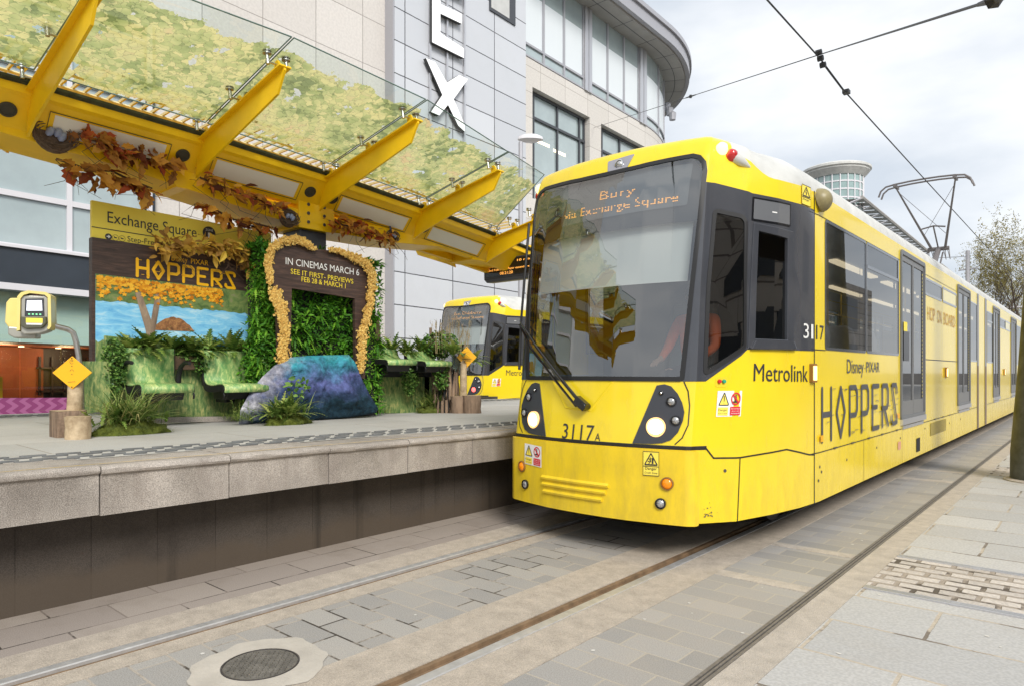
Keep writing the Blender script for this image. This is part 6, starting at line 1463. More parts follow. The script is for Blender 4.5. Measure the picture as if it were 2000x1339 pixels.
# two back to back readers; each is a box with a hood, seen face on
M['hood']=mat('hood_cream_yellow',(.80,.66,.22),.35,var=.08,vs=6,coat=.3); M['readgrey']=mat('reader_grey',(.40,.39,.35),.35,metal=.5); M['screen']=mat('lit_screen',(.7,.72,.8),.2,emit=(.75,.8,1),es=.45); M['olive']=mat('reader_bumper',(.09,.09,.06),.4)
cR=P(69,610); u=Vector((.46,.89,0)).normalized(); nv=Vector((u.y,-u.x,0)); k_=1/ (F_PX/(-SA*cR.x+CA*cR.y))
def RB(x,y,d): return cR+u*(x*k_)+Vector((0,0,-y*k_))+nv*d
def hood(ox,dep,nm,par):
    b=MB(); out=[(-25,38),(-24,-28),(-18,-36),(-6,-40),(22,-38),(30,-32),(31,28),(27,34)]; inn=[(-20,36),(-19,-24),(-14,-31),(-4,-35),(20,-33),(25,-28),(26,26),(24,32)]
    o1=[RB(x+ox,y,.10+dep) for x,y in out]; o2=[RB(x+ox,y,-.10+dep) for x,y in out]; i1=[RB(x+ox,y,.10+dep) for x,y in inn]; i2=[RB(x+ox,y,-.10+dep) for x,y in inn]; n=8
    b.add(o1+o2+i1+i2,[(k,k+1,n+k+1,n+k) for k in range(n-1)]+[(2*n+k+1,2*n+k,3*n+k,3*n+k+1) for k in range(n-1)]+[(k+1,k,2*n+k,2*n+k+1) for k in range(n-1)]+[(n+k,n+k+1,3*n+k+1,3*n+k) for k in range(n-1)]); return b.build(nm,M['hood'],par,smooth=50)
hood(0,0,'hood',rd); 
b=MB(); b.prism([RB(x,y,-.09) for x,y in ((-20,40),(-20,-26),(-14,-31),(20,-31),(25,-26),(25,36),(10,42),(-14,44))],nv*.17); b.build('housing',M['readgrey'],rd,bevel=.01)
b=MB(); b.prism([RB(x,y,-.2) for x,y in ((-52,20),(-50,-18),(-44,-27),(-26,-28),(-24,36),(-46,30))],nv*.16); b.build('rear_hood',M['hood'],rd,bevel=.012)
b=MB(); b.prism([RB(x,y,-.2) for x,y in ((-46,28),(-24,30),(0,30),(0,50),(-36,50),(-46,44))],nv*.18); b.build('rear_housing',M['readgrey'],rd,bevel=.012)
b=MB(); b.prism([RB(x,y,.081) for x,y in ((-13,10),(-12,-24),(18,-26),(19,8))],nv*.006); b.build('bezel',M['charc2'],rd)
b=MB(); b.prism([RB(x,y,.088) for x,y in ((-10,-1),(-9,-21),(15,-22),(16,-2))],nv*.003); b.build('screen',M['screen'],rd)
b=MB(); b.prism([RB(x,y,.07) for x,y in ((-18,28),(-18,10),(23,9),(24,22),(16,32),(-10,34))],nv*.05); b.build('card_pad',M['olive'],rd,bevel=.01)
b=MB(); b.prism([RB(x,y,.121) for x,y in ((-9,22),(-9,13),(18,13),(18,22))],nv*.002); b.build('yellow_label',M['signyellow'],rd)
b=MB(); b.prism([RB(x,y,.121) for x,y in ((-8,26),(-9,22.5),(18,22.5),(16,26))],nv*.002); b.build('white_label',M['white'],rd)
b=MB()
for k in range(4): b.prism([RB(-7+k*6+x,5+y,.088) for x,y in ((0,1.5),(0,-1),(3,-1),(3,1.5))],nv*.002)
M['grnled']=mat('green_led',(.2,.6,.3),.3,emit=(.3,1,.5),es=.5); b.build('button',M['grnled'],rd)
# ------------------------------------------------------------------ people
M['coat']=mat('brown_coat',(.16,.10,.065),.9,var=.25,vs=14); M['skin']=mat('skin',(.52,.31,.22),.6); M['hair']=mat('dark_hair',(.03,.02,.016),.6); M['trouser']=mat('dark_trousers',(.03,.03,.04),.8); M['hivis']=mat('orange_hi_vis',(.95,.16,.02),.6)
def figure(name,label,root,joints,edges,mats,extra=None):
    """one continuous skinned body; joints name -> (offset,radius); colours by height/limb through material slots"""
    t=thing(name,label,'person',root); me=bpy.data.meshes.new('body'); names=list(joints); me.from_pydata([joints[n][0] for n in names],[(names.index(a),names.index(c)) for a,c in edges],[])
    ob=bpy.data.objects.new('body',me); COL.objects.link(ob); ob.parent=t
    sk=ob.modifiers.new('skin','SKIN'); sk.use_smooth_shade=True
    lay=me.skin_vertices[0].data
    for i,n in enumerate(names): r=joints[n][1]; lay[i].radius=r if isinstance(r,tuple) else (r,r); lay[i].use_root=(n=='pelvis')
    sd=ob.modifiers.new('sub','SUBSURF'); sd.levels=2; sd.render_levels=2
    dg=bpy.context.evaluated_depsgraph_get(); m2=bpy.data.meshes.new_from_object(ob.evaluated_get(dg)); ob.modifiers.clear(); ob.data=m2
    m2.materials.clear()
    for m in mats['slots']: m2.materials.append(m)
    for p in m2.polygons: p.use_smooth=True; p.material_index=mats['pick'](p.center)
    return t,ob
def head_parts(t,ob,hc,face,r,hairlong=False):
    f=Vector(face).normalized(); s=Vector((-f.y,f.x,0)); up=Vector((0,0,1)); base=Vector(t.location); hc=Vector(hc)
    b=MB()
    for g in (1,-1):
        b.lathe([(0,-.012),(.010,-.006),(.013,0),(.010,.006),(0,.010)],base+hc+f*(r*.86)+s*(g*.032)+up*.012,8,axis=f)
    b.build('eye',M['charcoal'],t,smooth=60)
    b=MB(); b.lathe([(.018,0),(.014,.014),(.006,.024),(0,.026)],base+hc+f*(r*.88)-up*.015,8,axis=(f-up*.2)); b.build('nose',M['skin'],t,smooth=60)
    b=MB(); b.obox(base+hc+f*(r*.86)-up*.055,s*.022,f*.004,up*.004); b.build('mouth',M['red'],t)
    for g in (1,-1):
        b=MB(); b.lathe([(.018,-.008),(.026,0),(.018,.008)],base+hc+s*(g*r*.92),10,axis=s*g); b.build('ear',M['skin'],t,smooth=60)
    b=MB(); n=18; vs=[]; m=8
    for j in range(m+1):
        fi=math.pi/2-j/m*(math.pi*.60)
        for k in range(n):
            a=2*math.pi*k/n; d=f*(math.cos(a)*math.cos(fi))+s*(math.sin(a)*math.cos(fi))+up*math.sin(fi)
            if d.dot(f)>.35 and d.z<.35: d=(d+up*.5-f*.25).normalized()
            vs.append(base+hc+up*.012+Vector((d.x*r*1.08,d.y*r*1.08,d.z*r*1.25)))
    b.add(vs,[(j*n+k,j*n+(k+1)%n,(j+1)*n+(k+1)%n,(j+1)*n+k) for j in range(m) for k in range(n)]); b.build('hair',M['hair'],t,smooth=80)
def hand(J,E,wrist,d,side):
    d=Vector(d).normalized(); w_=Vector(J[wrist][0]); palm=w_+d*.075; nm=wrist+'_palm'; J[nm]=(tuple(palm),(.034,.022)); E.append((wrist,nm))
    sx=Vector(side).normalized()
    for i,(o,L) in enumerate(((-.027,.062),(-.009,.072),(.009,.068),(.027,.052))):
        a=palm+sx*o+d*.03; p1=a+d*L*.5+Vector((0,0,-.006)); p2=p1+d*L*.42+Vector((0,0,-.018)); 
        for q,(pp,rr) in enumerate(((a,.0095),(p1,.009),(p2,.0075))): J[f'{nm}{i}{q}']=(tuple(pp),rr)
        E+= [(nm,f'{nm}{i}0'),(f'{nm}{i}0',f'{nm}{i}1'),(f'{nm}{i}1',f'{nm}{i}2')]
    a=palm-d*.04-sx*.035; p1=a+d*.035-sx*.018; J[nm+'t0']=(tuple(a),.011); J[nm+'t1']=(tuple(p1),.009); E+= [(nm,nm+'t0'),(nm+'t0',nm+'t1')]
def standing(root,f):
    f=Vector(f).normalized(); s=Vector((-f.y,f.x,0)); V=lambda a,b_,z: tuple(s*a+f*b_+Vector((0,0,z)))
    J={'pelvis':(V(0,0,.95),(.155,.12)),'waist':(V(0,0,1.12),(.15,.115)),'chest':(V(0,.0,1.34),(.175,.125)),'neck':(V(0,.01,1.50),.06),'chin':(V(0,.03,1.58),.07),'head':(V(0,.025,1.66),(.082,.095)),'crown':(V(0,.02,1.74),.06)}
    E=[('pelvis','waist'),('waist','chest'),('chest','neck'),('neck','chin'),('chin','head'),('head','crown')]
    for g,n in ((1,'l'),(-1,'r')):
        J.update({n+'sh':(V(.19*g,0,1.43),.072),n+'el':(V(.25*g,-.02,1.14),.05),n+'wr':(V(.23*g,.06,.91),.034),n+'hip':(V(.09*g,0,.88),.10),n+'kn':(V(.10*g,.02,.49),.062),n+'an':(V(.10*g,-.01,.09),.045),n+'toe':(V(.11*g,.16,.04),.04)})
        E+= [('chest',n+'sh'),(n+'sh',n+'el'),(n+'el',n+'wr'),('pelvis',n+'hip'),(n+'hip',n+'kn'),(n+'kn',n+'an'),(n+'an',n+'toe')]; hand(J,E,n+'wr',(0,0,-1),f)
    return J,E
J,E=standing((0,0,0),(-.3,1,0)); pz=PLAT(6.2)
pp=onX(713,600,-8.6); t,ob=figure('person','person in a brown coat standing half hidden behind the arch board','%s' and (pp.x,pp.y,pz),J,E,{'slots':[M['coat'],M['skin'],M['trouser']],'pick':lambda c: 1 if c.z>1.52 or (c.z<.90 and (c.x**2+c.y**2)**.5>.17) else (2 if c.z<.84 else 0)})
head_parts(t,ob,(0.0,.02,1.665),(-.3,1,0),.098)
# driver seated behind the windscreen
dr=Vector((TO.x+.22,TO.y+1.62,.94))
def seated(f):
    f=Vector(f).normalized(); s=Vector((-f.y,f.x,0)); V=lambda a,b_,z: tuple(s*a+f*b_+Vector((0,0,z)))
    J={'pelvis':(V(0,0,.56),(.16,.13)),'waist':(V(0,-.02,.72),(.15,.12)),'chest':(V(0,-.01,.95),(.18,.13)),'neck':(V(0,.01,1.11),.06),'chin':(V(0,.04,1.19),.07),'head':(V(0,.04,1.27),(.082,.095)),'crown':(V(0,.03,1.35),.06)}
    E=[('pelvis','waist'),('waist','chest'),('chest','neck'),('neck','chin'),('chin','head'),('head','crown')]
    for g,n in ((1,'l'),(-1,'r')):
        J.update({n+'sh':(V(.19*g,0,1.04),.072),n+'el':(V(.25*g,.12,.78),.05),n+'wr':(V(.20*g,.36,.66),.034),n+'hip':(V(.09*g,.06,.53),.10),n+'kn':(V(.12*g,.46,.50),.065),n+'an':(V(.12*g,.50,.10),.045),n+'toe':(V(.12*g,.66,.05),.04)})
        E+= [('chest',n+'sh'),(n+'sh',n+'el'),(n+'el',n+'wr'),('pelvis',n+'hip'),(n+'hip',n+'kn'),(n+'kn',n+'an'),(n+'an',n+'toe')]; hand(J,E,n+'wr',f-Vector((0,0,.3)),s)
    return J,E
J,E=seated((0,-1,0)); t,ob=figure('person','driver in an orange jacket seated behind the near tram windscreen',tuple(dr),J,E,{'slots':[M['hivis'],M['skin'],M['trouser']],'pick':lambda c: 1 if c.z>1.13 or (c.y<-.36 and c.z>.56) else (2 if c.z<.62 else 0)})
head_parts(t,ob,(0,-.04,1.275),(0,-1,0),.098)
# ------------------------------------------------------------------ buildings behind the platform
FX=-20.
def lv(px,py,X=FX): p=onX(px,py,X); return p.y,p.z-SH*p.y      # (Y, level height) of a photo pixel on a facade
M['lime']=masonry('limestone_upper',('y','z'),1.92,1.69,(.62,.585,.55),(.67,.635,.60),(.30,.27,.25),ms=.014,off=0,rough=.75,stain=.12,stc=(.48,.43,.38),stscale=1.5,sh=SH,bump=.1,grain=.06,gs=12,shift=(.55,.62))
M['lime2']=masonry('limestone_lower',('y','z'),2.9,.845,(.62,.585,.55),(.67,.635,.60),(.30,.27,.25),ms=.014,off=0,rough=.75,stain=.12,stc=(.48,.43,.38),stscale=1.5,sh=SH,bump=.1,grain=.06,gs=12,shift=(.3,.2))
M['mpanel']=masonry('metal_panels',('y','z'),2.46,1.212,(.53,.55,.59),(.61,.63,.67),(.05,.05,.06),ms=.022,off=0,rough=.4,stain=.22,stc=(.46,.48,.50),sh=SH,bump=.15,spec=.5,shift=(-16.35+2.46*7,.56))
M['bglass']=mat('curtain_glass',(.40,.48,.49),.04,coat=1.,var=.22,vs=.35,spec=1.,bump=.06,bs=.9)  # pale bluish base colour stands in for reflected sky and blinds
M['bglass2']=mat('green_glass',(.30,.42,.41),.05,coat=1.,var=.35,vs=.6,bump=.06,bs=.8)
M['frame']=mat('window_frame_alu',(.42,.42,.45),.45,metal=.3)
M['framed']=mat('window_frame_dark',(.06,.065,.075),.4)
M['pale']=mat('frame_pale',(.66,.65,.68),.5)
M['fascia']=mat('dark_shop_fascia',(.035,.045,.06),.35,var=.2,vs=.7)
M['soffit']=mat('soffit_panel',(.40,.385,.365),.6,var=.12,vs=1.2)
M['blindb']=mat('roller_blind',(.70,.75,.78),.5)
M['orangew']=mat('orange_wall',(.40,.095,.03),.6,var=.25,vs=1.2)
M['darkw']=mat('dark_timber',(.05,.022,.014),.5)
M['purple']=mat('purple_film',(.24,.045,.15),.5); M['purple2']=mat('pale_purple_film',(.36,.11,.25),.5)
M['spot']=mat('downlight',(1,.8,.5),.5,emit=(1,.75,.4),es=4)
M['ceil']=mat('shop_ceiling_panel',(.80,.82,.80),.6)
def bb(b,x0,x1,y0,y1,z0,z1,mi=0): b.box(x0,x1,y0,y1,z0,z1,mi,SH)
# --- shop front with curtain wall on the left
sb=thing('shop_building','glazed shop front with dark fascia, orange interior and purple wave strip','building',(FX,3,0))
yR=lv(299,430)[0]; zt=lv(0,268)[1]; zb=lv(0,478)[1]; zm=lv(0,374)[1]; zf=lv(0,562)[1]; ym=lv(135,400)[0]; y0=-14
def frame(b,y0,y1,z0,z1,w=.09,x=FX): bb(b,x-.12,x+.06,y0,y1,z0-w/2,z0+w/2); bb(b,x-.12,x+.06,y0,y1,z1-w/2,z1+w/2)
ysplit=[ym-3.35*k for k in range(5,-1,-1)]+[yR-.1]
for k in range(len(ysplit)-1):
    for a,c in ((zb,zm),(zm,zt),(zt+.25,zt+1.9),(zt+1.9,zt+3.6)):
        b=MB(); ya,yb=ysplit[k]+.06,ysplit[k+1]-.06; bb(b,FX-.12,FX+.05,ya-.06,ya,a,c); bb(b,FX-.12,FX+.05,yb,yb+.06,a,c); bb(b,FX-.12,FX+.055,ya,yb,a,a+.07); bb(b,FX-.12,FX+.055,ya,yb,c-.07,c)
        wn=b.build('window',M['pale'],sb); b=MB(); bb(b,FX-.06,FX-.03,ya,yb,a+.07,c-.07); b.build('pane',M['bglass'],wn)
b=MB(); bb(b,FX-.3,FX+.12,y0-4,yR,zf+.12,zb-.05); bb(b,FX-.3,FX+.14,yR-.22,yR,zb,zt+4); b.build('fascia',[M['fascia']],sb)
b=MB(); bb(b,FX-.3,FX+.18,y0-4,yR,zf-.04,zf+.12); bb(b,FX-.1,FX+.2,y0-4,yR-.22,zb-.05,zb+.02); bb(b,FX-.1,FX+.16,y0-4,yR-.22,zt,zt+.25); bb(b,FX-.1,FX+.22,yR-.22,yR-.1,zb,zt+4); b.build('trim',M['pale'],sb)
b=MB(); bb(b,FX-7,FX-.3,y0-4,yR,zf,zb); bb(b,FX-9,FX-7,y0-4,yR+4,0,14); bb(b,FX-7,FX-.2,y0-4,y0-3.8,0,zb); b.build('inner_wall',M['darkw'],sb)
zc=lv(60,668)[1]+.0
b=MB(); bb(b,FX-.45,FX-.35,y0,yR-.25,zc,zf-.04); b.build('light_bulkhead',M['ceil'],sb)
b=MB(); bb(b,FX-6.8,FX-.46,y0,yR,zc+.02,zc+.06); b.build('shop_ceiling',M['orangew'],sb)
b=MB(); bb(b,FX-6.6,FX-6.4,y0,7,.5,zc); bb(b,FX-4.2,FX-4.0,lv(45,700)[0],lv(95,700)[0]+.9,.5,zc); b.build('orange_wall',M['orangew'],sb)
b=MB(); 
for k in range(6): bb(b,FX-4.0,FX-3.9,5.95+k*.32,6.0+k*.32,.9,zc-.25)
for k in range(4): bb(b,FX-4.0,FX-3.9,5.9,7.6,1.0+k*.7,1.05+k*.7)
bb(b,FX-4.2,FX-4.05,5.6,7.6,.5,zc); b.build('timber_screen',M['darkw'],sb)
b=MB()
for x,y in ((-23,4.6),(-23,5.3),(-23,6.2),(-24.5,4.9),(-24.5,5.8),(-23,3.6),(-24.5,4)): b.lathe([(.07,0),(.07,.02),(0,.02)],(x,y,zc+SH*y-.0),12,axis=(0,0,-1))
b.build('downlight',M['spot'],sb)
for x,y in ((-23,4.9),(-23,6.4),(-25,3.2)):
    l=bpy.data.lights.new('shop_lamp','POINT'); l.energy=26; l.color=(1,.72,.42); l.shadow_soft_size=.2; o=bpy.data.objects.new('shop_lamp',l); COL.objects.link(o); o.parent=sb; o.location=Vector((x,y,zc+SH*y-.25))-sb.location
b=MB(); bb(b,FX-2.5,FX-2.3,3.4,4.6,1.6,1.9); bb(b,FX-2.6,FX-2.2,3.2,4.7,.6,1.45); b.build('counter',M['orangesign'],sb)
for ya,yb in ((-12,-4),(-3.98,lv(40,700)[0]-.02),(lv(40,700)[0],yR-.2)):
    b=MB(); bb(b,FX-.02,FX,ya,yb,.5,zf-.04); b.build('shop_window',M['shopglass'] if 'shopglass' in M else M.setdefault('shopglass',glass('shop_glass',(.85,.92,.90),.04)),sb)
b=MB(); zw=lv(60,776)[1]; bb(b,FX+.005,FX+.012,y0,yR-.2,.3,zw); ps=b.build('wave_strip',M['purple'],sb)
b=MB(); k=0
y=y0
while y<yR-.4:
    zz=[.3+(zw-.3)*i/24 for i in range(25)]; f=lambda z:.07*math.asin(math.sin(z*27+.4))*1.1/1.57
    b.add([(FX+.016,y+f(z),z+SH*y) for z in zz]+[(FX+.016,y+.13+f(z),z+SH*y) for z in zz[::-1]],[list(range(50))]); y+=.27
b.build('wave',M['purple2'],ps)
# --- stone wall
st=thing('stone_building','pale limestone clad building wall between shop front and metal tower','building',(FX,12,0))
yT=lv(760,300)[0]
b=MB(); bb(b,FX-6,FX,yR+.002,yT,-1,7.05); b.build('lower_wall',M['lime2'],st)
b=MB(); bb(b,FX-6,FX+.002,yR+.002,yT,7.052,30); b.build('upper_wall',M['lime'],st)
b=MB(); bb(b,FX-6,FX-.1,-18,yR,zt+4,30); b.build('upper_wall',M['lime'],st)
# --- metal clad tower
tw=thing('metal_tower','silver metal panelled tower carrying tall white sign letters','building',(FX,20,0))
TX=FX+.5; y1=lv(771,300,TX)[0]; y2=lv(1027,200,TX)[0]
b=MB(); bb(b,FX-6,TX,y1,y2,-1,34); b.build('panels',M['mpanel'],tw)
b=MB(); bb(b,FX-5,TX-.03,y1-.06,y1-.003,-1,34); b.build('edge_panel',M['frame'],tw)
ya,za=lv(955,18,TX); yb=lv(1005,18,TX)[0]
b=MB(); bb(b,TX+.003,TX+.06,ya,yb,za-.05,za+3.5); wf=b.build('window',M['framed'],tw)
b=MB(); bb(b,TX+.06,TX+.07,ya+.08,yb-.42,za+.08,za+3.4); b.build('pane',M['lime2w'] if 'lime2w' in M else M.setdefault('lime2w',mat('pale_block_glass',(.55,.55,.53),.3,coat=.5,var=.1,vs=3)),wf)
# letters standing off on rails
LX=TX+.22
ls=thing('letter_sign','tall white vertical sign letters E and X on metal rails','sign',(LX,lv(870,100,LX)[0],9))
M['letterside']=mat('letter_side_dark',(.05,.05,.05),.5)
for px in (838,871,905):
    b=MB(); yy=lv(px,100,TX)[0]; bb(b,TX+.02,TX+.1,yy-.04,yy+.04,9.2,22); b.build('rail',M['alu'],ls)
def lett(pxs,nm,hole=False):
    P=[onX(*p,LX) for p in pxs]; b=MB(); n=len(P); d=Vector((-.16,0,0)); b.add(P+[p+d for p in P],[(i,(i+1)%n,n+(i+1)%n,n+i) for i in range(n)]+[list(range(n,2*n))[::-1]]); o=b.build(nm,M['letterside'],ls)
    c=sum(P,Vector())/n; b=MB(); b.add([p+Vector((.004,0,0)) for p in P],[list(range(n))]); b.build('letter_face',M['whitelit'] if 'whitelit' in M else M.setdefault('whitelit',mat('white_letter_face',(.88,.88,.88),.4,emit=(1,1,1),es=.25)),o)
lett([(844,83),(844,-52),(906,-22),(906,-2),(860,-26),(860,8),(902,28),(902,47),(860,27),(860,65),(906,95),(906,114)],'letter')
lett([(832,114),(850,122),(873,162),(897,147),(914,155),(886,194),(908,246),(908,258),(895,246),(875,205),(858,226),(842,219),(864,186)],'letter')
# --- curved corner building
cv=thing('curved_building','pale stone corner building with tall windows and a curved overhanging roof','building',(FX-4,34,0))
CY=y2; CR=10.; YS=34.6
def fac(t,z,off=0.):
    Ls=YS-CY
    if t<=Ls: x,y,nx,ny=FX,CY+t,1,0
    else: a=(t-Ls)/CR; x,y,nx,ny=FX-CR+CR*math.cos(a),YS+CR*math.sin(a),math.cos(a),math.sin(a)
    x+=nx*off; y+=ny*off; return Vector((x,y,z+SH*y))
TT=(YS-CY)+CR*1.9
def rib(b,t0,t1,z0,z1,o0,o1,mi=0):
    n=max(1,int((t1-t0)/.5)); vs=[]
    for i in range(n+1):
        t=t0+(t1-t0)*i/n; vs+=[fac(t,z0,o0),fac(t,z1,o0),fac(t,z1,o1),fac(t,z0,o1)]
    b.add(vs,[(i*4+k,i*4+(k+1)%4,(i+1)*4+(k+1)%4,(i+1)*4+k) for i in range(n) for k in range(4)]+[(0,1,2,3),tuple(n*4+k for k in range(4))],mi)
tp=lambda px,py=200: lv(px,py)[0]-CY
zsill=lv(1027,110)[1]; ztr=lv(1027,84)[1]; zs=20.85; zlt=lv(1042,171)[1]; zltr=lv(1041,224)[1]; zlb=zlt-5.2
M['limec']=masonry('limestone_curve',('y','z'),1.95,1.18,(.62,.59,.55),(.67,.64,.60),(.36,.33,.30),ms=.014,off=0,rough=.75,stain=.15,stc=(.47,.43,.38),sh=SH,bump=.1,grain=.06,gs=12,shift=(.3,.35))
w1=(tp(1040),tp(1152)); w2=(tp(1174),tp(1262))
b=MB(); rib(b,0,TT,zlt,zsill,-.5,0); rib(b,0,w1[0],zlb,zlt-.001,-.5,0.); rib(b,w1[1],w2[0],zlb,zlt-.001,-.5,0.); rib(b,w2[1],TT,zlb,zlt-.001,-.5,0.); rib(b,0,TT,-1,zlb-.001,-.5,0.); b.build('wall',M['limec'],cv)
b=MB(); rib(b,0,TT,-1,zs,-1.4,-1.2); b.build('core',M['ceil'],cv)
for a,c in (w1,w2):
    b=MB()
    ms=[a+.06,a+(c-a)*.1,a+(c-a)*.5,a+(c-a)*.9,c-.06] if a==w1[0] else [a+.06,a+(c-a)*.12,a+(c-a)*.5,c-.06]
    for t in ms: rib(b,t-.05,t+.05,zlb,zlt,-.42,-.30)
    for z in (zlb,zltr,zlt-.12): rib(b,a,c,z,z+.12,-.42,-.29)
    wn=b.build('window',M['framed'],cv); b=MB(); rib(b,a,c,zlb,zlt,-.46,-.40); b.build('pane',M['bglass'],wn)
    b=MB(); 
    for k in range(2): rib(b,a+(c-a)*(.17+.28*k),a+(c-a)*(.17+.28*k)+1.0,zltr-1.0-.1*k,zltr-.86-.1*k,-.395,-.39)
    b.build('strip_light',M['litint'],wn)
bays=[(0.02,tp(1140,16),[tp(1062,30),tp(1102,30)]),(tp(1154,60),tp(1248,150),[tp(1187,60),tp(1219,80)]),(tp(1261,150),TT-5,None)]
for a,c,mm in bays:
    b=MB(); ms=[a]+(mm or [a+2.05*k for k in range(1,9)])+[c]
    for t in ms: rib(b,max(a,t-.06),min(c,t+.06),zsill,zs,-.10,.02)
    rib(b,a,c,zsill+.02,zsill+.1,-.1,.03); rib(b,a,c,ztr-.05,ztr+.05,-.1,.025); wn=b.build('window',M['frame'],cv)
    b=MB(); rib(b,a,c,zsill,zs,-.14,-.06); b.build('pane',M['bglass'],wn)
    b=MB(); rib(b,a+.1,c-.1,ztr+.05,zs-1.25,-.058,-.052); b.build('roller_blind',M['blindb'],wn)
for a,c in ((bays[0][1],bays[1][0]),(bays[1][1],bays[2][0])):
    b=MB(); rib(b,a+.02,a+(c-a)*.45,zsill,zs,-.12,.1); rib(b,a+(c-a)*.45,a+(c-a)*.55,zsill,zs,-.12,.04); rib(b,a+(c-a)*.55,c-.02,zsill,zs,-.12,.1); b.build('pilaster',M['alu'],cv)
b=MB(); rib(b,-.2,TT,zs,zs+.12,-.3,1.25); rib(b,-.2,TT,zs+.12,zs+.35,-.3,1.42); b.build('soffit',M['soffit'],cv)
b=MB(); rib(b,-.2,TT,zs+.1,zs+.75,1.3,1.55); rib(b,-.2,TT,zs+.75,zs+1.0,1.0,1.68); b.build('roof_edge',M['frame'],cv)
b=MB(); 
for t in (3,5.5,8,10.5,12.6,14.2,15.8,17.4): rib(b,t,t+.03,zs-.006,zs-.001,.0,1.24)
rib(b,0,TT,zs-.006,zs-.001,.62,.66); b.build('soffit_joint',M['framed'],cv)
c=onX(1308,208,-21.2); b=MB(); 
for k in range(3): b.lathe([(.0,-.3),(.2,-.25),(.24,.2),(.1,.3),(0,.3)],c+Vector((.2*k-.2,0,-.35*k)),10)
b.build('floodlight',M['frame'],cv)
# --- round glass tower and louvred roof far behind the tram
rt=thing('round_tower','round green glass tower with a wide flat brimmed roof behind the tram','building',(-17.4,62.5,0))
D=60.; rr=D/F_PX; C=Vector((CA*((1632-CXP)*rr)-SA*D,SA*((1632-CXP)*rr)+CA*D,0)); zz=lambda py: CAMH+(HOR-py)*rr
b=MB(); b.lathe([(48*rr,0),(48*rr,zz(352)),(0,zz(352))],C,40); b.build('drum',M['bglass2'],rt,smooth=40)
b=MB(); b.lathe([(50*rr,zz(353)),(60*rr,zz(342)),(60*rr,zz(340)),(63*rr,zz(338)),(63*rr,zz(334)),(58*rr,zz(331)),(55*rr,zz(330)),(0,zz(329))],C,48); b.build('brim',M['roofwhite'],rt,smooth=20)
b=MB()
for k in range(22):
    a=2*math.pi*k/22; d=Vector((math.cos(a),math.sin(a),0)); b.tube([C+d*(48.6*rr),C+d*(48.6*rr)+Vector((0,0,zz(352)))],.06,4)
for py in (366,381,397,413): b.lathe([(48*rr,zz(py)-.06),(49*rr,zz(py)-.06),(49*rr,zz(py)+.06),(48*rr,zz(py)+.06)],C,40)
b.build('glazing_bar',M['pale'],rt)
lb=thing('louvred_building','long building with pale louvred roof canopy beyond the tram','building',(-16,80,0))
LXX=-15.; p0=onX(1682,388,LXX); p1=onX(1813,494,LXX)
def lroof(p0,p1,w_,nl,par):
    b=MB(); d=(p1-p0)/nl
    for k in range(nl):
        a=p0+d*k; b.add([a,a+d*.86,a+d*.86+Vector((-w_,0,.25)),a+Vector((-w_,0,.25))],[(0,1,2,3)]); b.add([a+Vector((0,0,.2)),a+d*.86+Vector((0,0,.2)),a+d*.86,a],[(0,1,2,3)])
    b.tube([p0+Vector((.05,0,.1)),p1+Vector((.05,0,.1))],.16,6); b.tube([p0+Vector((-w_,0,-.5)),p1+Vector((-w_,0,-.5))],.28,8); b.build('louvre_roof',M['soffit'],par)
    for k in range(0,nl+1,2): b=MB(); b.tube([p0+d*k,p0+d*k+Vector((-w_*.8,0,-.6))],.09,4); b.build('bracket',M['pale'],par)
lroof(p0,p1,2.6,18,lb)
b=MB(); za=p0.z-1.4; b.add([(LXX-2.6,p0.y-.6,0),(LXX-2.6,p1.y+1,0),(LXX-2.6,p1.y+1,p1.z-1),(LXX-2.6,p0.y-.6,za)],[(0,1,2,3)]); b.add([(LXX-2.6,p0.y-.6,0),(LXX-14,p0.y-.6,0),(LXX-14,p0.y-.6,za),(LXX-2.6,p0.y-.6,za)],[(0,1,2,3)]); b.build('wall',M['bglass'],lb)
b=MB(); bb(b,LXX-2.7,LXX-2.4,p0.y-.8,p0.y-.1,0,za+1.8); b.build('corner_pier',M['pale'],lb)
p2=onX(1838,520,LXX+3); p3=onX(1884,556,LXX+3); lb2=thing('louvred_building','smaller louvred roof beyond the pantograph','building',(-13,100,0)); lroof(p2,p3,2.2,12,lb2)
b=MB(); b.add([(LXX+.8,p2.y,0),(LXX+.8,p3.y,0),(LXX+.8,p3.y,p3.z-.8),(LXX+.8,p2.y,p2.z-.8)],[(0,1,2,3)]); b.build('wall',M['bglass'],lb2)
# --- building across the street (seen mirrored in the tram windows)
ob_=thing('office_building','pale stone office building across the street, visible mirrored in the tram windows','building',(15,20,0))
M['opp']=masonry('opposite_stone',('y','z'),2.2,1.0,(.46,.42,.38),(.52,.48,.44),(.16,.14,.13),ms=.04,off=0,rough=.8,stain=.2,stc=(.35,.3,.27),bump=0)
b=MB(); b.box(13.5,22,2,75,-.05,9.5); b.build('wall',M['opp'],ob_)
for k in range(9):
    for z in (1,5.2):
        b=MB(); b.box(13.42,13.497,6+k*7.5,9.4+k*7.5,z,z+3.0); b.build('window',M['fascia'],ob_)
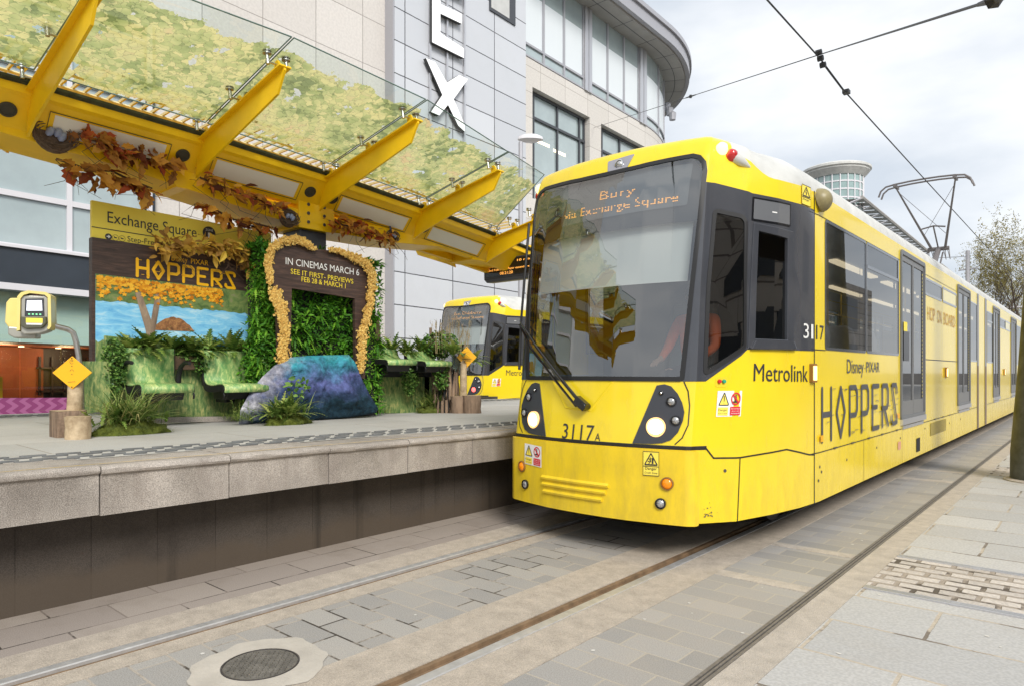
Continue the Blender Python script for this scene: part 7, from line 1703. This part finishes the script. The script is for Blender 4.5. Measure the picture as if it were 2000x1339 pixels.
# ------------------------------------------------------------------ street lamp, poles, wires
lp=thing('street_lamp','grey street lamp with flat oval head seen through the canopy glass','street lamp',(-14,16,0))
p=onX(1017,395,-14); q=onX(1017,278,-14); b=MB(); b.tube([(p.x,p.y,.3),(p.x,p.y,q.z)],[.1,.07],10); b.build('post',M['frame'],lp,smooth=40)
hd=onX(1036,272,-14); u=Vector((CA,SA,0)); b=MB(); n=20
for (s_,z0) in ((1,.0),):
    vs=[]; 
    for j,(f,h_) in enumerate(((.5,-.1),(1,-.03),(.95,.06),(.6,.13),(.0,.15))):
        for k in range(n): a=2*math.pi*k/n; vs.append(hd+u*(math.cos(a)*.42*f)+Vector((-u.y,u.x,0))*(math.sin(a)*.22*f)+Vector((0,0,h_)))
    b.add(vs,[(j*n+k,j*n+(k+1)%n,(j+1)*n+(k+1)%n,(j+1)*n+k) for j in range(4) for k in range(n)]+[list(range(n))[::-1]])
b.build('lamp_head',M['pale'],lp,smooth=50)
M['polegrey']=mat('weathered_pole',(.13,.135,.125),.55,metal=.3,var=.45,vs=5,col2=(.06,.065,.05))
pc=thing('tram_pole','thick dark grey tapered pole at the right edge of the pavement','pole',(-.60,11.55,0))
b=MB(); b.lathe([(.345,0),(.34,.4),(.25,1.6),(.19,2.6),(.15,4.0),(.13,7.5),(0,7.5)],(-.60,11.55,0),28); b.build('shaft',M['polegrey'],pc,smooth=40)
b=MB(); b.lathe([(.42,0),(.42,.015),(.36,.03),(.345,.03)],(-.60,11.55,.003),28); b.build('base_ring',M['conc2'],pc)
pz=onX(1890,560,-5.3); fp=thing('catenary_pole','slim blue grey overhead line pole with a short crossarm beyond the tram','pole',(pz.x,pz.y,0))
b=MB(); b.tube([(pz.x,pz.y,0),(pz.x,pz.y,onX(1890,490,-5.3).z)],[.11,.10],10); b.build('shaft',M['frame'],fp); a_=onX(1876,516,-5.3); zc_=a_.z
b=MB(); b.tube([Vector((pz.x-.4,pz.y,zc_)),Vector((pz.x+.45,pz.y,zc_+.04))],.04,6); b.build('crossarm',M['frame'],fp)
M['wire']=mat('overhead_wire',(.015,.015,.017),.5)
WZ=6.12
b=MB(); b.tube([(-3.2,-4,WZ+.06),(-3.2,10.8,WZ+.09),(-3.2,12.1,WZ),(-3.2,18.9,WZ-.01),(-3.2,40,WZ),(-3.2,70,WZ)],.0125,6); tag(b.build('contact_wire',M['wire']),'black contact wire running along the track to the pantograph','wire')
J0=Vector((-3.2,10.8,WZ+.16)); Lf=onX(1160,250,FX+.0); Rt=onY(1942,0,4.2)
b=MB(); b.tube([Lf,J0],.009,5); b.tube([J0,Rt,Rt+(Rt-J0)*.6],.009,5); tag(b.build('span_wire',M['wire']),'thin span wire crossing above the track to the curved building','wire')
ft=thing('wire_clamp','dark clamp joining contact wire and span wire','clamp',J0)
b=MB(); 
for d in ((0,0,-.06),(.0,.12,-.12),(0,-.08,0)): b.lathe([(0,-.05),(.045,-.04),(.045,.04),(0,.05)],J0+Vector(d),8,axis=(1,0,0))
b.tube([J0+Vector((0,.05,-.1)),J0+Vector((0,1.1,-.17)),J0+Vector((0,1.35,-.15))],[.008,.008,.02],5); b.obox(J0+Vector((0,1.38,-.14)),(.05,0,0),(0,.06,0),(0,0,.03)); b.build('clamp_body',M['wire'],ft)
b=MB(); qq=J0+(Lf-J0)*.28; dd_=(Lf-J0).normalized(); b.tube([qq-dd_*.5,qq-dd_*.1,qq,qq+dd_*.1,qq+dd_*.5],[.012,.02,.05,.02,.012],6); qq=Rt; dd_=(Rt-J0).normalized(); b.tube([qq-dd_*.25,qq-dd_*.05,qq,qq+dd_*.05,qq+dd_*.2],[.012,.02,.045,.02,.012],6); b.build('insulator',M['wire'],ft)
sw=thing('light_wire','pale span wire in front of the right hand trees','wire',onY(1950,602,46)); b=MB(); b.tube([onY(1900,605,50),onY(2030,598,50)],.07,5); b.build('cable',M['pale'],sw)
sw2=thing('far_span_wire','thin wire running from the pantograph to the far pole','wire',onY(1850,503,40)); b=MB(); b.tube([onX(1810,505,-9),onX(1890,501,-5.3)],.02,5); b.build('cable',M['frame'],sw2)
# ------------------------------------------------------------------ trees at the end of the street
M['treebark']=mat('tree_bark',(.085,.062,.045),.9,var=.4,vs=6)
M['springleaf']=ramp_mat('spring_leaf',[(0,(.10,.09,.03)),(1,(.38,.32,.10)),(.5,(.22,.19,.06))],trans=.3)
def tree(label,x,y,h,seed,nl,spread=.55):
    rs=random.Random(seed); t=thing('street_tree',label,'tree',(x,y,0),'sparse spring trees beyond the tram'); tips=[]; b=MB()
    def grow(p,d,L,r,dep):
        n=4; pts=[p]; rad=[r]; q=p.copy()
        for i in range(n):
            d=(d+Vector((rs.gauss(0,.12),rs.gauss(0,.12),.06))).normalized(); q=q+d*(L/n); pts.append(q.copy()); rad.append(r*(1-.5*(i+1)/n))
        b.tube(pts,rad,6 if dep<2 else 3,cap=False)
        if dep>=2: tips.extend(pts[1:])
        if dep<6:
            for k in range(4 if dep in (1,2) else 3):
                a=rs.uniform(0,6.28); e=(d+Vector((math.cos(a),math.sin(a),rs.uniform(-.1,.5)))*spread*rs.uniform(.7,1.4)).normalized(); i=rs.choice((2,3,4)); grow(pts[i],e,L*rs.uniform(.55,.78),rad[i]*.62,dep+1)
    grow(Vector((x,y,-.1)),Vector((0,0,1)),h*.42,.17*h/10,0); b.build('trunk',M['treebark'],t,smooth=60)
    b=MB()
    for k in range(nl):
        p=rs.choice(tips)+Vector((rs.gauss(0,.06),rs.gauss(0,.06),rs.gauss(0,.06))); s_=rs.uniform(.03,.055); u=Vector((rs.gauss(0,1),rs.gauss(0,1),rs.gauss(0,1))).normalized(); v=u.orthogonal().normalized(); b.add([p-u*s_,p+v*s_*.6,p+u*s_,p-v*s_*.6],[(0,1,2,3)],0,rs.random())
    b.build('crown',M['springleaf'],t,rnd=True,recalc=False)
def at(px,Y): q=onY(px,600,Y); return q.x
tree('tall slim bare tree just right of the slim overhead line pole',at(1925,46),46,8.8,1,5000,.45)
tree('yellow green budding tree in the middle of the far tree group',at(1962,50),50,9.4,2,6000,.62)
tree('darker tree with thick leaning branches at the right picture edge',at(2003,44),44,9.6,7,4200,.62)
tree('low leafy tree behind the tram roof below the pale span wire',at(1985,60),60,8.5,4,4500,.7)
